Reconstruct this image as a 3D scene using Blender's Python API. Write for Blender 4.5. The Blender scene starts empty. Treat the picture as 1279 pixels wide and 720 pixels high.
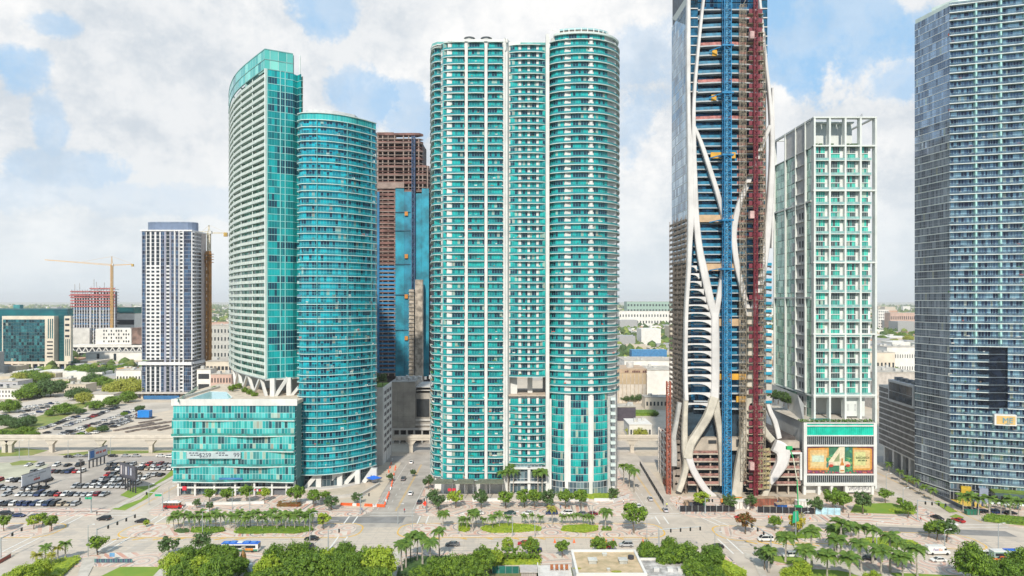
import bpy, math, random
from mathutils import Vector, Matrix, noise
R=random.Random(7)
SC=bpy.context.scene
COL=SC.collection
H=82.5; F=860.0; CX=639.5; HY=375.0
# ------------------------------------------------------------------ camera
cd=bpy.data.cameras.new('camera'); cam=bpy.data.objects.new('camera',cd); COL.objects.link(cam)
cam.location=(0,0,H); cam.rotation_euler=(math.radians(90),0,0)
cd.sensor_width=36; cd.lens=36*F/1279.0; cd.shift_y=15.0/1279.0; cd.shift_x=0
cd.clip_start=1; cd.clip_end=60000
SC.camera=cam
# ------------------------------------------------------------------ light
SUN_EL=math.radians(40); SUN_AZ=math.radians(188)   # azimuth measured from +Y (view direction) towards +X
W=bpy.data.worlds.new('World'); SC.world=W; W.use_nodes=True
sd=bpy.data.lights.new('sun','SUN'); sun=bpy.data.objects.new('sun',sd); COL.objects.link(sun)
sd.energy=4.4; sd.angle=math.radians(2.0); sd.color=(1,.93,.81)
_d=Vector((math.sin(SUN_AZ)*math.cos(SUN_EL),math.cos(SUN_AZ)*math.cos(SUN_EL),math.sin(SUN_EL)))
sun.rotation_euler=_d.to_track_quat('Z','Y').to_euler(); sun.location=(0,-50,400)
SC.view_settings.view_transform='Standard'; SC.view_settings.look='None'
SC.view_settings.exposure=0.2; SC.view_settings.gamma=1; SC.view_settings.use_curve_mapping=False
SC.render.engine='CYCLES'
cy=SC.cycles; cy.use_denoising=True; cy.max_bounces=6; cy.diffuse_bounces=3; cy.glossy_bounces=3
cy.transmission_bounces=4; cy.transparent_max_bounces=12; cy.volume_bounces=0
cy.caustics_reflective=False; cy.caustics_refractive=False

class NT:
    """small helper to write node trees"""
    def __init__(s,nt): s.nt=nt; s.n=nt.nodes; s.l=nt.links
    def new(s,t,**k):
        n=s.n.new(t)
        for a,b in k.items(): setattr(n,a,b)
        return n
    def put(s,sock,v):
        if hasattr(v,'links') or isinstance(v,bpy.types.NodeSocket): s.l.new(v,sock)
        elif v is not None: sock.default_value=v
    def m(s,op,a,b=None,c=None,clamp=False):
        n=s.new('ShaderNodeMath',operation=op,use_clamp=clamp)
        s.put(n.inputs[0],a)
        if b is not None: s.put(n.inputs[1],b)
        if c is not None: s.put(n.inputs[2],c)
        return n.outputs[0]
    def vm(s,op,a,b=None):
        n=s.new('ShaderNodeVectorMath',operation=op); s.put(n.inputs[0],a)
        if b is not None: s.put(n.inputs[1],b)
        return n.outputs[0]
    def mix(s,f,a,b):
        n=s.new('ShaderNodeMix',data_type='RGBA'); s.put(n.inputs[0],f)
        s.put(n.inputs[6],c4(a)); s.put(n.inputs[7],c4(b)); return n.outputs[2]
    def noise(s,vec,scale,detail=3,rough=.55,dim='3D'):
        n=s.new('ShaderNodeTexNoise',noise_dimensions=dim)
        if vec is not None: s.l.new(vec,n.inputs['Vector'])
        n.inputs['Scale'].default_value=scale; n.inputs['Detail'].default_value=detail; n.inputs['Roughness'].default_value=rough
        return n.outputs['Fac']
    def white(s,vec):
        n=s.new('ShaderNodeTexWhiteNoise',noise_dimensions='3D'); s.l.new(vec,n.inputs['Vector']); return n
    def comb(s,x,y,z):
        n=s.new('ShaderNodeCombineXYZ'); s.put(n.inputs[0],x); s.put(n.inputs[1],y); s.put(n.inputs[2],z); return n.outputs[0]
    def sep(s,v):
        n=s.new('ShaderNodeSeparateXYZ'); s.l.new(v,n.inputs[0]); return n.outputs
    def smooth(s,v,a,b,lo=0.,hi=1.):
        n=s.new('ShaderNodeMapRange',interpolation_type='SMOOTHSTEP'); s.put(n.inputs[0],v)
        n.inputs[1].default_value=a; n.inputs[2].default_value=b; n.inputs[3].default_value=lo; n.inputs[4].default_value=hi
        return n.outputs[0]
def c4(c):
    if isinstance(c,(tuple,list)): return (*c[:3],1.0)
    return c
def srgb(r,g,b):
    f=lambda v:(v/255/12.92) if v<=10 else ((v/255+.055)/1.055)**2.4
    return (f(r),f(g),f(b))

# ------------------------------------------------------------------ sky: Nishita air with broken white cloud
def build_sky():
    t=NT(W.node_tree); t.n.clear()
    out=t.new('ShaderNodeOutputWorld'); bg=t.new('ShaderNodeBackground')
    sky=t.new('ShaderNodeTexSky',sky_type='NISHITA'); sky.sun_disc=False
    sky.sun_elevation=SUN_EL; sky.sun_rotation=SUN_AZ; sky.altitude=80; sky.air_density=1.0; sky.dust_density=1.2; sky.ozone_density=1.5
    tc=t.new('ShaderNodeTexCoord'); d=tc.outputs['Generated']
    x,y,z=t.sep(d)
    az=t.m('ARCTAN2',x,y); el=t.m('ARCSINE',z)
    # clouds seen as a layer: flatten the direction so they get smaller to the horizon
    zz=t.m('ADD',t.m('ABSOLUTE',z),.22)
    pl=t.comb(t.m('DIVIDE',x,zz),t.m('DIVIDE',y,zz),t.m('MULTIPLY',z,1.5))
    wob=t.noise(d,6.5,12,.66)
    big=t.noise(pl,1.1,12,.64)
    fine=t.noise(d,13,12,.68)
    # openings of blue between the clouds, by direction
    def opening(px,py,rx,ry,s=1.0):
        a=math.atan2((px-CX)/F,1); e=math.atan2((HY-py)/F,math.hypot(1,(px-CX)/F))
        u=t.m('DIVIDE',t.m('SUBTRACT',az,a),rx/F); v=t.m('DIVIDE',t.m('SUBTRACT',el,e),ry/F)
        r=t.m('SQRT',t.m('ADD',t.m('MULTIPLY',u,u),t.m('MULTIPLY',v,v)))
        r=t.m('ADD',r,t.m('MULTIPLY',t.m('SUBTRACT',wob,.5),4.4))
        return t.smooth(r,.58,1.06,s,0)
    m=opening(452,120,36,36,.8)
    for a in ((412,14,36,30,.9),(1068,26,100,62,1.),(985,55,60,75,1.),(28,84,28,22,.8),(62,150,16,30,.55),(60,212,70,20,.45),
              (66,30,30,14,.6),(770,70,70,45,.45),(1120,100,34,24,.7),(790,150,40,50,.45),(200,250,150,18,.28),(15,240,60,30,.35),(508,150,26,40,.6)):
        m=t.m('MAXIMUM',m,opening(*a))
    # elsewhere (outside the picture) the same broken cover goes on
    side=t.smooth(t.m('ABSOLUTE',az),.62,.9)
    up=t.smooth(el,.46,.62)
    outside=t.m('MAXIMUM',side,up)
    rnd=t.m('MULTIPLY',t.smooth(big,.50,.62,1,0),outside)
    hole=t.m('MAXIMUM',m,t.m('MULTIPLY',rnd,.85))
    hole=t.m('MULTIPLY',hole,t.smooth(el,.03,.16))
    wisp=t.smooth(t.noise(d,8,10,.7),.40,.60); hole=t.m('MULTIPLY',hole,t.m('SUBTRACT',1.0,t.m('MULTIPLY',wisp,.35)))
    # cloud shade: bright billows, blue-grey thinner places
    shade=t.smooth(t.m('ADD',t.m('MULTIPLY',big,.55),t.m('MULTIPLY',fine,.45)),.42,.57)
    billow=t.smooth(t.noise(d,5,12,.62),.44,.58)
    shade=t.m('ADD',t.m('MULTIPLY',shade,.6),t.m('MULTIPLY',billow,.4))
    ccol=t.mix(shade,srgb(206,214,222),(.96,.955,.945))
    low=t.smooth(el,.0,.22)
    ccol=t.mix(t.m('MULTIPLY',t.m('SUBTRACT',1.0,low),.72),ccol,srgb(226,235,240))
    skyc=t.vm('MULTIPLY',sky.outputs[0],t.comb(.085,.085,.085))
    skyc=t.mix(.85,skyc,(.37,.64,.94))
    col=t.mix(hole,ccol,skyc)
    # haze low on the horizon and below it
    hz=t.smooth(el,-.02,.05,1,0)
    col=t.mix(t.m('MULTIPLY',hz,.65),col,srgb(210,222,230))
    t.l.new(col,bg.inputs[0]); bg.inputs[1].default_value=.93
    t.l.new(bg.outputs[0],out.inputs[0])
build_sky()
W.cycles.sampling_method='MANUAL' if hasattr(W.cycles,'sampling_method') else W.cycles.sampling_method
try: W.cycles.sample_map_resolution=512
except Exception: pass

# ------------------------------------------------------------------ pixel <-> place
def P(px,py,z=0.0):
    Y=(H-z)*F/(py-HY); return ((px-CX)*Y/F,Y)
def X(px,Y): return (px-CX)*Y/F
def Z(py,Y): return H-(py-HY)*Y/F

# ------------------------------------------------------------------ materials
MATS={}
def M(name,col,rough=.65,metal=0.,var=.12,scale=.35,bump=0.,emit=None,col2=None,objrand=0.,spec=None,alpha=None,streak=0.):
    if name in MATS: return MATS[name]
    m=bpy.data.materials.new(name); m.use_nodes=True; t=NT(m.node_tree)
    b=t.n['Principled BSDF']; out=t.n['Material Output']
    g=t.new('ShaderNodeNewGeometry'); pos=g.outputs['Position']
    base=None
    if var>0:
        f=t.noise(pos,scale,4,.6)
        f=t.smooth(f,.3,.7)
        c2=col2 if col2 else tuple(c*(1-2.2*var) for c in col)
        c1=col if col2 else tuple(min(1,c*(1+.4*var)) for c in col)
        base=t.mix(f,c2,c1)
        if streak>0:
            sx,sy,sz=t.sep(pos)
            s=t.noise(t.comb(sx,sy,t.m('MULTIPLY',sz,.07)),1.7,4,.7)
            base=t.mix(t.m('MULTIPLY',t.smooth(s,.5,.75),streak),base,tuple(c*.55 for c in col))
    if objrand>0:
        oi=t.new('ShaderNodeObjectInfo'); hv=t.new('ShaderNodeHueSaturation')
        t.put(hv.inputs['Color'],c4(base if base is not None else col))
        hv.inputs['Hue'].default_value=.5
        t.l.new(t.m('ADD',t.m('MULTIPLY',oi.outputs['Random'],objrand),1-objrand/2),hv.inputs['Value'])
        t.l.new(t.m('ADD',t.m('MULTIPLY',t.m('FRACT',t.m('MULTIPLY',oi.outputs['Random'],7.3)),objrand*.12),.5-objrand*.06),hv.inputs['Hue'])
        base=hv.outputs[0]
    t.put(b.inputs['Base Color'],c4(base if base is not None else col))
    b.inputs['Roughness'].default_value=rough; b.inputs['Metallic'].default_value=metal
    if spec is not None: b.inputs['Specular IOR Level'].default_value=spec
    if alpha is not None: b.inputs['Alpha'].default_value=alpha
    if bump>0:
        bn=t.new('ShaderNodeBump'); bn.inputs['Strength'].default_value=bump; bn.inputs['Distance'].default_value=.05
        t.l.new(t.noise(pos,scale*8,4,.6),bn.inputs['Height']); t.l.new(bn.outputs[0],b.inputs['Normal'])
    if emit: b.inputs['Emission Color'].default_value=c4(emit); b.inputs['Emission Strength'].default_value=1
    MATS[name]=m; return m

def glass_mat(name,light,mid,dark,pw,fh,z0=0.,p_light=.55,p_dark=.25,unit=4,mull=(.62,.66,.66),mw=.09,hb=.0,hbw=.05,metal=.45,rough=.09,blend=.7,warm=.06,tilt=.05):
    """curtain wall: u (metres along the wall) from the UV map, height from the place itself"""
    if name in MATS: return MATS[name]
    m=bpy.data.materials.new(name); m.use_nodes=True; t=NT(m.node_tree); b=t.n['Principled BSDF']
    uv=t.new('ShaderNodeUVMap'); u=t.sep(uv.outputs[0])[0]
    g=t.new('ShaderNodeNewGeometry'); gz=t.sep(g.outputs['Position'])[2]
    up=t.m('DIVIDE',u,pw); iz=t.m('DIVIDE',t.m('SUBTRACT',gz,z0),fh)
    fu=t.m('FRACT',up); iu=t.m('FLOOR',up); fz=t.m('FRACT',iz); kz=t.m('FLOOR',iz)
    w1=t.white(t.comb(t.m('FLOOR',t.m('DIVIDE',iu,unit)),kz,3.7))      # one flat
    w2=t.white(t.comb(iu,kz,9.1))                                      # one pane
    a=t.m('ADD',t.m('MULTIPLY',w1.outputs[0],blend),t.m('MULTIPLY',w2.outputs[0],1-blend))
    isd=t.m('LESS_THAN',a,.5*p_dark+.12); isl=t.m('GREATER_THAN',a,1-(.5*p_light+.14))
    col=t.mix(isd,mid,dark); col=t.mix(isl,col,light)
    # curtains half drawn, furniture: a second pane-scale break
    w3=t.white(t.comb(iu,kz,21.3))
    col=t.mix(t.m('MULTIPLY',t.m('GREATER_THAN',w3.outputs[0],.8),.55),col,dark)
    col=t.mix(t.m('MULTIPLY',t.m('LESS_THAN',w3.outputs[0],warm),.7),col,(.5,.52,.42))
    val=t.m('ADD',.85,t.m('MULTIPLY',w2.outputs[0],.3))
    # broad unevenness up the wall
    big=t.smooth(t.noise(g.outputs['Position'],.035,3,.6),.3,.7,.84,1.12)
    col=t.vm('MULTIPLY',col,t.comb(t.m('MULTIPLY',val,big),t.m('MULTIPLY',val,big),t.m('MULTIPLY',val,big)))
    ml=t.m('LESS_THAN',fu,mw/pw)
    if hb>0: ml=t.m('MAXIMUM',ml,t.m('LESS_THAN',t.m('ABSOLUTE',t.m('SUBTRACT',fz,hb)),hbw/fh))
    col=t.mix(ml,col,mull)
    t.l.new(col,b.inputs['Base Color'])
    t.l.new(t.m('MULTIPLY',t.m('SUBTRACT',1.0,ml),metal),b.inputs['Metallic'])
    t.l.new(t.m('ADD',t.m('MULTIPLY',ml,.4),t.m('ADD',rough,t.m('MULTIPLY',w3.outputs[0],.10))),b.inputs['Roughness'])
    # each pane leans a hair differently, so what it mirrors breaks from pane to pane
    if tilt>0:
        wn=t.vm('SUBTRACT',w2.outputs[1],(.5,.5,.5)); wn=t.vm('MULTIPLY',wn,(tilt,tilt,tilt))
        t.l.new(t.vm('NORMALIZE',t.vm('ADD',g.outputs['Normal'],wn)),b.inputs['Normal'])
    MATS[name]=m; return m

# ------------------------------------------------------------------ mesh builder
class MB:
    def __init__(s): s.v=[]; s.f=[]; s.mi=[]; s.uv={}; s.cm=0
    def face(s,pts,mi=None,uv=None):
        k=len(s.v); s.v+= [tuple(p) for p in pts]; s.f.append(tuple(range(k,k+len(pts)))); s.mi.append(s.cm if mi is None else mi)
        if uv: s.uv[len(s.f)-1]=uv
        return s
    def box(s,x0,x1,y0,y1,z0,z1,mi=None,bottom=True):
        k=len(s.v); m=s.cm if mi is None else mi
        s.v+=[(x0,y0,z0),(x1,y0,z0),(x1,y1,z0),(x0,y1,z0),(x0,y0,z1),(x1,y0,z1),(x1,y1,z1),(x0,y1,z1)]
        fs=[(0,1,5,4),(1,2,6,5),(2,3,7,6),(3,0,4,7),(4,5,6,7)]+([(3,2,1,0)] if bottom else [])
        for f in fs: s.f.append(tuple(k+i for i in f)); s.mi.append(m)
        return s
    def prism(s,poly,z0,z1,mi=None,cap=True,u0=None):
        """poly: xy corners, counter-clockwise from above"""
        m=s.cm if mi is None else mi; n=len(poly); k=len(s.v)
        s.v+=[(p[0],p[1],z0) for p in poly]+[(p[0],p[1],z1) for p in poly]
        u=u0
        for i in range(n):
            j=(i+1)%n; s.f.append((k+i,k+j,k+n+j,k+n+i)); s.mi.append(m)
            if u0 is not None:
                L=math.dist(poly[i][:2],poly[j][:2]); s.uv[len(s.f)-1]=[(u,0),(u+L,0),(u+L,z1-z0),(u,z1-z0)]; u+=L
        if cap:
            s.f.append(tuple(k+n+i for i in range(n))); s.mi.append(m)
            s.f.append(tuple(k+n-1-i for i in range(n))); s.mi.append(m)
        return s
    def ribbon(s,path,z0,z1,th,mi=None,u0=0.,close=True):
        """upright strip following an open xy path; th to the inside (left of travel)"""
        m=s.cm if mi is None else mi; inn=offs(path,th); u=u0
        for i in range(len(path)-1):
            a,b,c,d=path[i],path[i+1],inn[i+1],inn[i]; L=math.dist(a,b)
            s.face([(a[0],a[1],z0),(b[0],b[1],z0),(b[0],b[1],z1),(a[0],a[1],z1)],m,[(u,0),(u+L,0),(u+L,z1-z0),(u,z1-z0)])
            s.face([(a[0],a[1],z1),(b[0],b[1],z1),(c[0],c[1],z1),(d[0],d[1],z1)],m)
            s.face([(d[0],d[1],z0),(c[0],c[1],z0),(b[0],b[1],z0),(a[0],a[1],z0)],m)
            s.face([(c[0],c[1],z0),(d[0],d[1],z0),(d[0],d[1],z1),(c[0],c[1],z1)],m); u+=L
        for i,j in ((0,0),(-1,-1)):
            a,d=path[i],inn[j]; s.face([(a[0],a[1],z0),(a[0],a[1],z1),(d[0],d[1],z1),(d[0],d[1],z0)],m)
        return s
    def bar(s,p,q,w,h=None,mi=None):
        """rectangular bar from p to q"""
        p=Vector(p); q=Vector(q); h=h or w; d=(q-p)
        if d.length<1e-6: return s
        d.normalize(); a=Vector((0,0,1)) if abs(d.z)<.95 else Vector((0,1,0))
        sx=d.cross(a).normalized()*w/2; sy=sx.cross(d).normalized()*h/2
        k=len(s.v); m=s.cm if mi is None else mi
        for c in (p,q):
            for e,f in ((-1,-1),(1,-1),(1,1),(-1,1)): s.v.append(tuple(c+sx*e+sy*f))
        for f in ((0,1,5,4),(1,2,6,5),(2,3,7,6),(3,0,4,7),(3,2,1,0),(4,5,6,7)): s.f.append(tuple(k+i for i in f)); s.mi.append(m)
        return s
    def tube(s,pts,rad,n=6,mi=None,cap=True):
        m=s.cm if mi is None else mi; rings=[]
        pts=[Vector(p) for p in pts]
        if not hasattr(rad,'__len__'): rad=[rad]*len(pts)
        for i,p in enumerate(pts):
            d=(pts[min(i+1,len(pts)-1)]-pts[max(i-1,0)]).normalized()
            a=Vector((0,0,1)) if abs(d.z)<.9 else Vector((1,0,0))
            x=d.cross(a).normalized(); y=x.cross(d).normalized(); k=len(s.v)
            for j in range(n):
                t=2*math.pi*j/n; s.v.append(tuple(p+(x*math.cos(t)+y*math.sin(t))*rad[i]))
            rings.append(k)
        for r0,r1 in zip(rings,rings[1:]):
            for j in range(n): s.f.append((r0+j,r1+j,r1+(j+1)%n,r0+(j+1)%n)); s.mi.append(m)
        if cap:
            s.f.append(tuple(rings[0]+j for j in range(n))); s.mi.append(m)
            s.f.append(tuple(rings[-1]+n-1-j for j in range(n))); s.mi.append(m)
        return s
    def strut(s,pts,wx,wy,mi=None):
        """beam through points given in 3D with per-point width along X and depth along Y (square-ish ribs of a facade)"""
        m=s.cm if mi is None else mi; rings=[]
        for i,p in enumerate(pts):
            a=Vector(pts[max(i-1,0)]); b=Vector(pts[min(i+1,len(pts)-1)]); d=(b-a).normalized()
            nx=Vector((abs(d.z),0,-d.x*(1 if d.z>0 else -1))); nx=nx.normalized() if nx.length>1e-4 else Vector((1,0,0))
            w=wx[i] if hasattr(wx,'__len__') else wx; k=len(s.v); p=Vector(p); dy=Vector((0,wy/2,0)); c=.28
            for e,f in ((-1,1),(-1,-1+c),(-1+c,-1),(1-c,-1),(1,-1+c),(1,1)): s.v.append(tuple(p+nx*(w/2)*e+dy*f))
            rings.append(k)
        for r0,r1 in zip(rings,rings[1:]):
            for j in range(6): s.f.append((r0+j,r0+(j+1)%6,r1+(j+1)%6,r1+j)); s.mi.append(m)
        s.f.append(tuple(rings[0]+5-j for j in range(6))); s.mi.append(m); s.f.append(tuple(rings[-1]+j for j in range(6))); s.mi.append(m)
        return s
    def mesh(s,name,mats,smooth=False):
        me=bpy.data.meshes.new(name); me.from_pydata(s.v,[],s.f)
        for m in (mats if isinstance(mats,(list,tuple)) else [mats]): me.materials.append(m)
        me.polygons.foreach_set('material_index',s.mi)
        if s.uv:
            ul=me.uv_layers.new(name='UVMap')
            for i,uv in s.uv.items():
                st=me.polygons[i].loop_start
                for j,c in enumerate(uv): ul.data[st+j].uv=c
        if smooth: me.polygons.foreach_set('use_smooth',[True]*len(s.f))
        me.update(); return me
def offs(path,d):
    """shift an open path to its left by d"""
    out=[]; n=len(path)
    for i in range(n):
        a=path[max(i-1,0)]; b=path[min(i+1,n-1)]
        if 0<i<n-1:
            d1=Vector((path[i][0]-a[0],path[i][1]-a[1])).normalized(); d2=Vector((b[0]-path[i][0],b[1]-path[i][1])).normalized()
            t=(d1+d2); t=t.normalized() if t.length>1e-3 else d1
            k=1/max(.5,t.dot(d1))
        else: t=Vector((b[0]-a[0],b[1]-a[1])).normalized(); k=1
        out.append((path[i][0]-t.y*d*k,path[i][1]+t.x*d*k))
    return out
def arc(pts,n=4):
    """Catmull-Rom through 2D or 3D points"""
    out=[]; m=len(pts); D=len(pts[0])
    for i in range(m-1):
        p0=pts[max(i-1,0)]; p1=pts[i]; p2=pts[i+1]; p3=pts[min(i+2,m-1)]
        for k in range(n):
            t=k/n; out.append(tuple(.5*(2*p1[c]+(p2[c]-p0[c])*t+(2*p0[c]-5*p1[c]+4*p2[c]-p3[c])*t*t+(3*p1[c]-p0[c]-3*p2[c]+p3[c])*t**3) for c in range(D)))
    out.append(tuple(pts[-1])); return out
def along(path,step):
    """resample a path into equal chords of about step"""
    L=[0]
    for a,b in zip(path,path[1:]): L.append(L[-1]+math.dist(a,b))
    n=max(1,round(L[-1]/step)); out=[]; j=0
    for i in range(n+1):
        s=L[-1]*i/n
        while j<len(L)-2 and L[j+1]<s: j+=1
        t=(s-L[j])/max(1e-9,L[j+1]-L[j]); a,b=path[j],path[j+1]
        out.append(tuple(a[c]+(b[c]-a[c])*t for c in range(len(a))))
    return out

# ------------------------------------------------------------------ objects
ORG={}
def thing(name,label,cat,loc=(0,0,0),rz=0.,group=None,mesh=None):
    o=bpy.data.objects.new(name,mesh); COL.objects.link(o); o.location=loc; o.rotation_euler=(0,0,rz)
    o['label']=label; o['category']=cat
    if group: o['group']=group
    ORG[o.name]=Vector(loc); return o
def part(name,mesh,parent,at=(0,0,0),label=None,stuff=False):
    """part whose mesh is written in scene coordinates (shifted by at)"""
    o=bpy.data.objects.new(name,mesh); COL.objects.link(o); o.parent=parent
    o.location=Vector(at)-ORG[parent.name]; ORG[o.name]=Vector(at)
    if label: o['label']=label
    if stuff: o['kind']='stuff'
    return o
def lpart(name,mesh,parent,loc=(0,0,0),rot=(0,0,0),label=None,stuff=False):
    o=bpy.data.objects.new(name,mesh); COL.objects.link(o); o.parent=parent; o.location=loc; o.rotation_euler=rot
    ORG[o.name]=Vector((0,0,0))
    if label: o['label']=label
    if stuff: o['kind']='stuff'
    return o
def struct(name,mesh,loc=(0,0,0),stuff=False,label=None):
    o=bpy.data.objects.new(name,mesh); COL.objects.link(o); o.location=loc; o['kind']='stuff' if stuff else 'structure'
    ORG[o.name]=Vector(loc)
    if label: o['label']=label
    return o
def clone(o,parent=None,loc=None,rz=None,label=None,scale=None,mat=None):
    c=o.copy(); COL.objects.link(c)
    if parent is not None: c.parent=parent
    if loc is not None: c.location=loc
    if rz is not None: c.rotation_euler=(0,0,rz)
    if label: c['label']=label
    if scale is not None: c.scale=scale if hasattr(scale,'__len__') else (scale,)*3
    for ch in list(o.children): clone(ch,c)
    return c
def windows(root,segs,zs,h,mat,cap=300,name='window',th=.15,zc=70.):
    """segs: ((x,y),(x,y)) chords; one object per pane bay and storey, the rest as one part"""
    mesh=[]; u=R.randrange(400)*7.7
    info=[]
    for k,(a,b) in enumerate(segs):
        L=math.dist(a,b); mb=MB(); mb.ribbon([(0,0),(b[0]-a[0],b[1]-a[1])],0,h,th,u0=u); u+=L
        mesh.append(None); info.append((mb,L,u-L))
    jobs=[(abs(z-zc)-2*info[k][1],z,k) for k in range(len(segs)) for z in zs]
    jobs.sort(); rest=MB()
    for i,(s,z,k) in enumerate(jobs):
        a,b=segs[k]
        if i<cap:
            if mesh[k] is None: mesh[k]=info[k][0].mesh(name,mat)
            part(name,mesh[k],root,(a[0],a[1],z))
        else: rest.ribbon([a,b],z,z+h,th,u0=info[k][2])
    if rest.f: part(name,rest.mesh(name,mat),root,stuff=True)
def stack(root,name,mb,zs,mat,smooth=False,dx=0,dy=0):
    me=mb.mesh(name,mat,smooth)
    for z in zs: part(name,me,root,(dx,dy,z))
def marks(root,at,widths,h,mat,ang=0.,gap=.35,name='lettering'):
    """a line of print too small to read in the picture: a row of low blocks, centred"""
    mb=MB(); tot=sum(widths)+gap*(len(widths)-1); x=-tot/2
    for w in widths:
        if w>0:
            n=max(1,int(w/(h*.75))); c=w/n
            for i in range(n): mb.box(x+c*i,x+c*(i+.78),-.03,.0,0,h*(1 if i%2 else .86))
        x+=abs(w)+gap
    o=part(name,mb.mesh(name,mat),root,at); o.rotation_euler=(0,0,ang)
CLUT=[]
def clutter(root,path,zs,n):
    """chairs, tables, plants and towels left on the balconies: small things past counting"""
    r=random.Random(len(path)*31+n); mb=MB(); P_=along(path,.9)
    if not CLUT:
        for k,c in enumerate(((.05,.05,.06),(.6,.58,.54),(.25,.16,.09),(.05,.14,.03),(.45,.10,.07),(.10,.16,.3))): CLUT.append(M('balcony_thing_%d'%k,c,.7,var=0))
    for i in range(n):
        x,y=r.choice(P_)[:2]; z=r.choice(zs)+.03; w=r.uniform(.2,.75); mb.box(x-w,x+w,y-.25,y+.25,z,z+r.uniform(.5,1.25),r.choices(range(6),(5,4,3,3,1,1))[0],False)
    part('balcony_furniture',mb.mesh('balcony_furniture',CLUT),root,stuff=True)
def segs(path): return list(zip(path,path[1:]))
def frange(a,b,s):
    out=[]; i=0
    while a+i*s<b-1e-6: out.append(a+i*s); i+=1
    return out
# ================================================================== SETTING
def bend(x): 
    t=max(0.,x-45); return -.125*t*t/(t+18) if t>0 else 0.
def ground_mat():
    m=bpy.data.materials.new('city_ground'); m.use_nodes=True; t=NT(m.node_tree); b=t.n['Principled BSDF']; b.inputs['Roughness'].default_value=.9
    pos=t.new('ShaderNodeNewGeometry').outputs['Position']
    px,py,_=t.sep(pos)
    v=t.new('ShaderNodeTexVoronoi',voronoi_dimensions='2D',feature='F1',distance='CHEBYCHEV'); t.l.new(pos,v.inputs['Vector']); v.inputs['Scale'].default_value=1/55.
    blk=t.sep(v.outputs['Color'])
    v2=t.new('ShaderNodeTexVoronoi',voronoi_dimensions='2D',feature='F1',distance='CHEBYCHEV'); t.l.new(pos,v2.inputs['Vector']); v2.inputs['Scale'].default_value=1/14.
    cell=t.sep(v2.outputs['Color'])
    big=t.smooth(t.noise(pos,.0022,5,.6),.4,.6)
    fine=t.noise(pos,.35,5,.65)
    paved=t.mix(blk[0],(.48,.42,.34),(.33,.31,.28)); paved=t.mix(t.m('GREATER_THAN',blk[1],.72),paved,(.50,.46,.385))
    green=t.mix(cell[0],(.08,.13,.025),(.17,.21,.045))
    far=t.mix(t.m('GREATER_THAN',t.m('ADD',t.m('MULTIPLY',cell[1],.55),t.m('MULTIPLY',big,.6)),.52),green,paved)
    far=t.mix(t.m('GREATER_THAN',cell[2],.93),far,(.62,.60,.56))
    dist=t.smooth(py,620,820)
    near=t.mix(t.smooth(t.noise(pos,.05,4,.6),.35,.65),(.54,.46,.365),(.46,.40,.32))
    col=t.mix(dist,near,far)
    col=t.mix(t.smooth(fine,.3,.75,0,.35),col,(.24,.22,.18))
    t.l.new(col,b.inputs['Base Color']); return m
GROUND=ground_mat()
# one sheet to the horizon; the bay (behind the camera) is its own water sheet
struct('ground',MB().face([(-26000,120,0),(26000,120,0),(26000,30000,0),(-26000,30000,0)]).mesh('ground',GROUND))
struct('bay_water',MB().face([(-26000,-20000,-.6),(26000,-20000,-.6),(26000,120.,-.6),(-26000,120.,-.6)]).mesh('bay_water',M('water',(.02,.075,.085),.12,var=.0)))

ASPH=M('asphalt_pale',(.50,.44,.375),.9,var=.09,scale=.12,streak=0)
ASPHD=M('asphalt_dark',(.235,.23,.225),.9,var=.12,scale=.2)
ASPHL=M('lot_asphalt',(.43,.385,.335),.9,var=.14,scale=.09)
CONC=M('concrete_pale',(.52,.48,.42),.85,var=.1,scale=.3)
KERB=M('kerb_concrete',(.50,.465,.41),.85,var=.08)
WHITEP=M('road_paint_white',(.72,.71,.68),.7,var=.1,scale=2.)
YELP=M('road_paint_yellow',(.70,.43,.09),.7,var=.12,scale=2.)
def lane_mat():
    m=bpy.data.materials.new('lane_asphalt'); m.use_nodes=True; t=NT(m.node_tree); b=t.n['Principled BSDF']; b.inputs['Roughness'].default_value=.88
    pos=t.new('ShaderNodeNewGeometry').outputs['Position']; x,y,z=t.sep(pos)
    tt=t.m('MAXIMUM',t.m('SUBTRACT',x,45.),0.); bd=t.m('DIVIDE',t.m('MULTIPLY',t.m('MULTIPLY',tt,tt),-.125),t.m('ADD',tt,18.))
    yy=t.m('SUBTRACT',y,bd)
    # wheel tracks polished darker along each lane
    tr=t.m('ABSOLUTE',t.m('SINE',t.m('MULTIPLY',yy,math.pi/1.75)))
    tr=t.m('MULTIPLY',t.smooth(tr,.3,1.0),.55)
    st=t.noise(t.comb(t.m('MULTIPLY',x,.03),yy,0.),1.1,5,.6)
    c=t.mix(t.smooth(st,.3,.7),(.47,.405,.335),(.58,.50,.41))
    c=t.mix(t.m('MULTIPLY',tr,t.smooth(st,.42,.62)),c,(.30,.285,.27))
    c=t.mix(t.smooth(t.noise(pos,.5,6,.75),.5,.7,0,.5),c,(.27,.255,.24)); c=t.mix(t.smooth(t.noise(t.vm('ADD',pos,(9.,4.,0.)),.09,3,.5),.56,.6,0,.3),c,(.30,.285,.27))
    # slab joints
    j=t.m('LESS_THAN',t.m('ABSOLUTE',t.m('SUBTRACT',t.m('FRACT',t.m('DIVIDE',x,4.6)),.5)),.012)
    c=t.mix(t.m('MULTIPLY',j,.3),c,(.16,.155,.15))
    t.l.new(c,b.inputs['Base Color']); return m
LANE=lane_mat()
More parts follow.
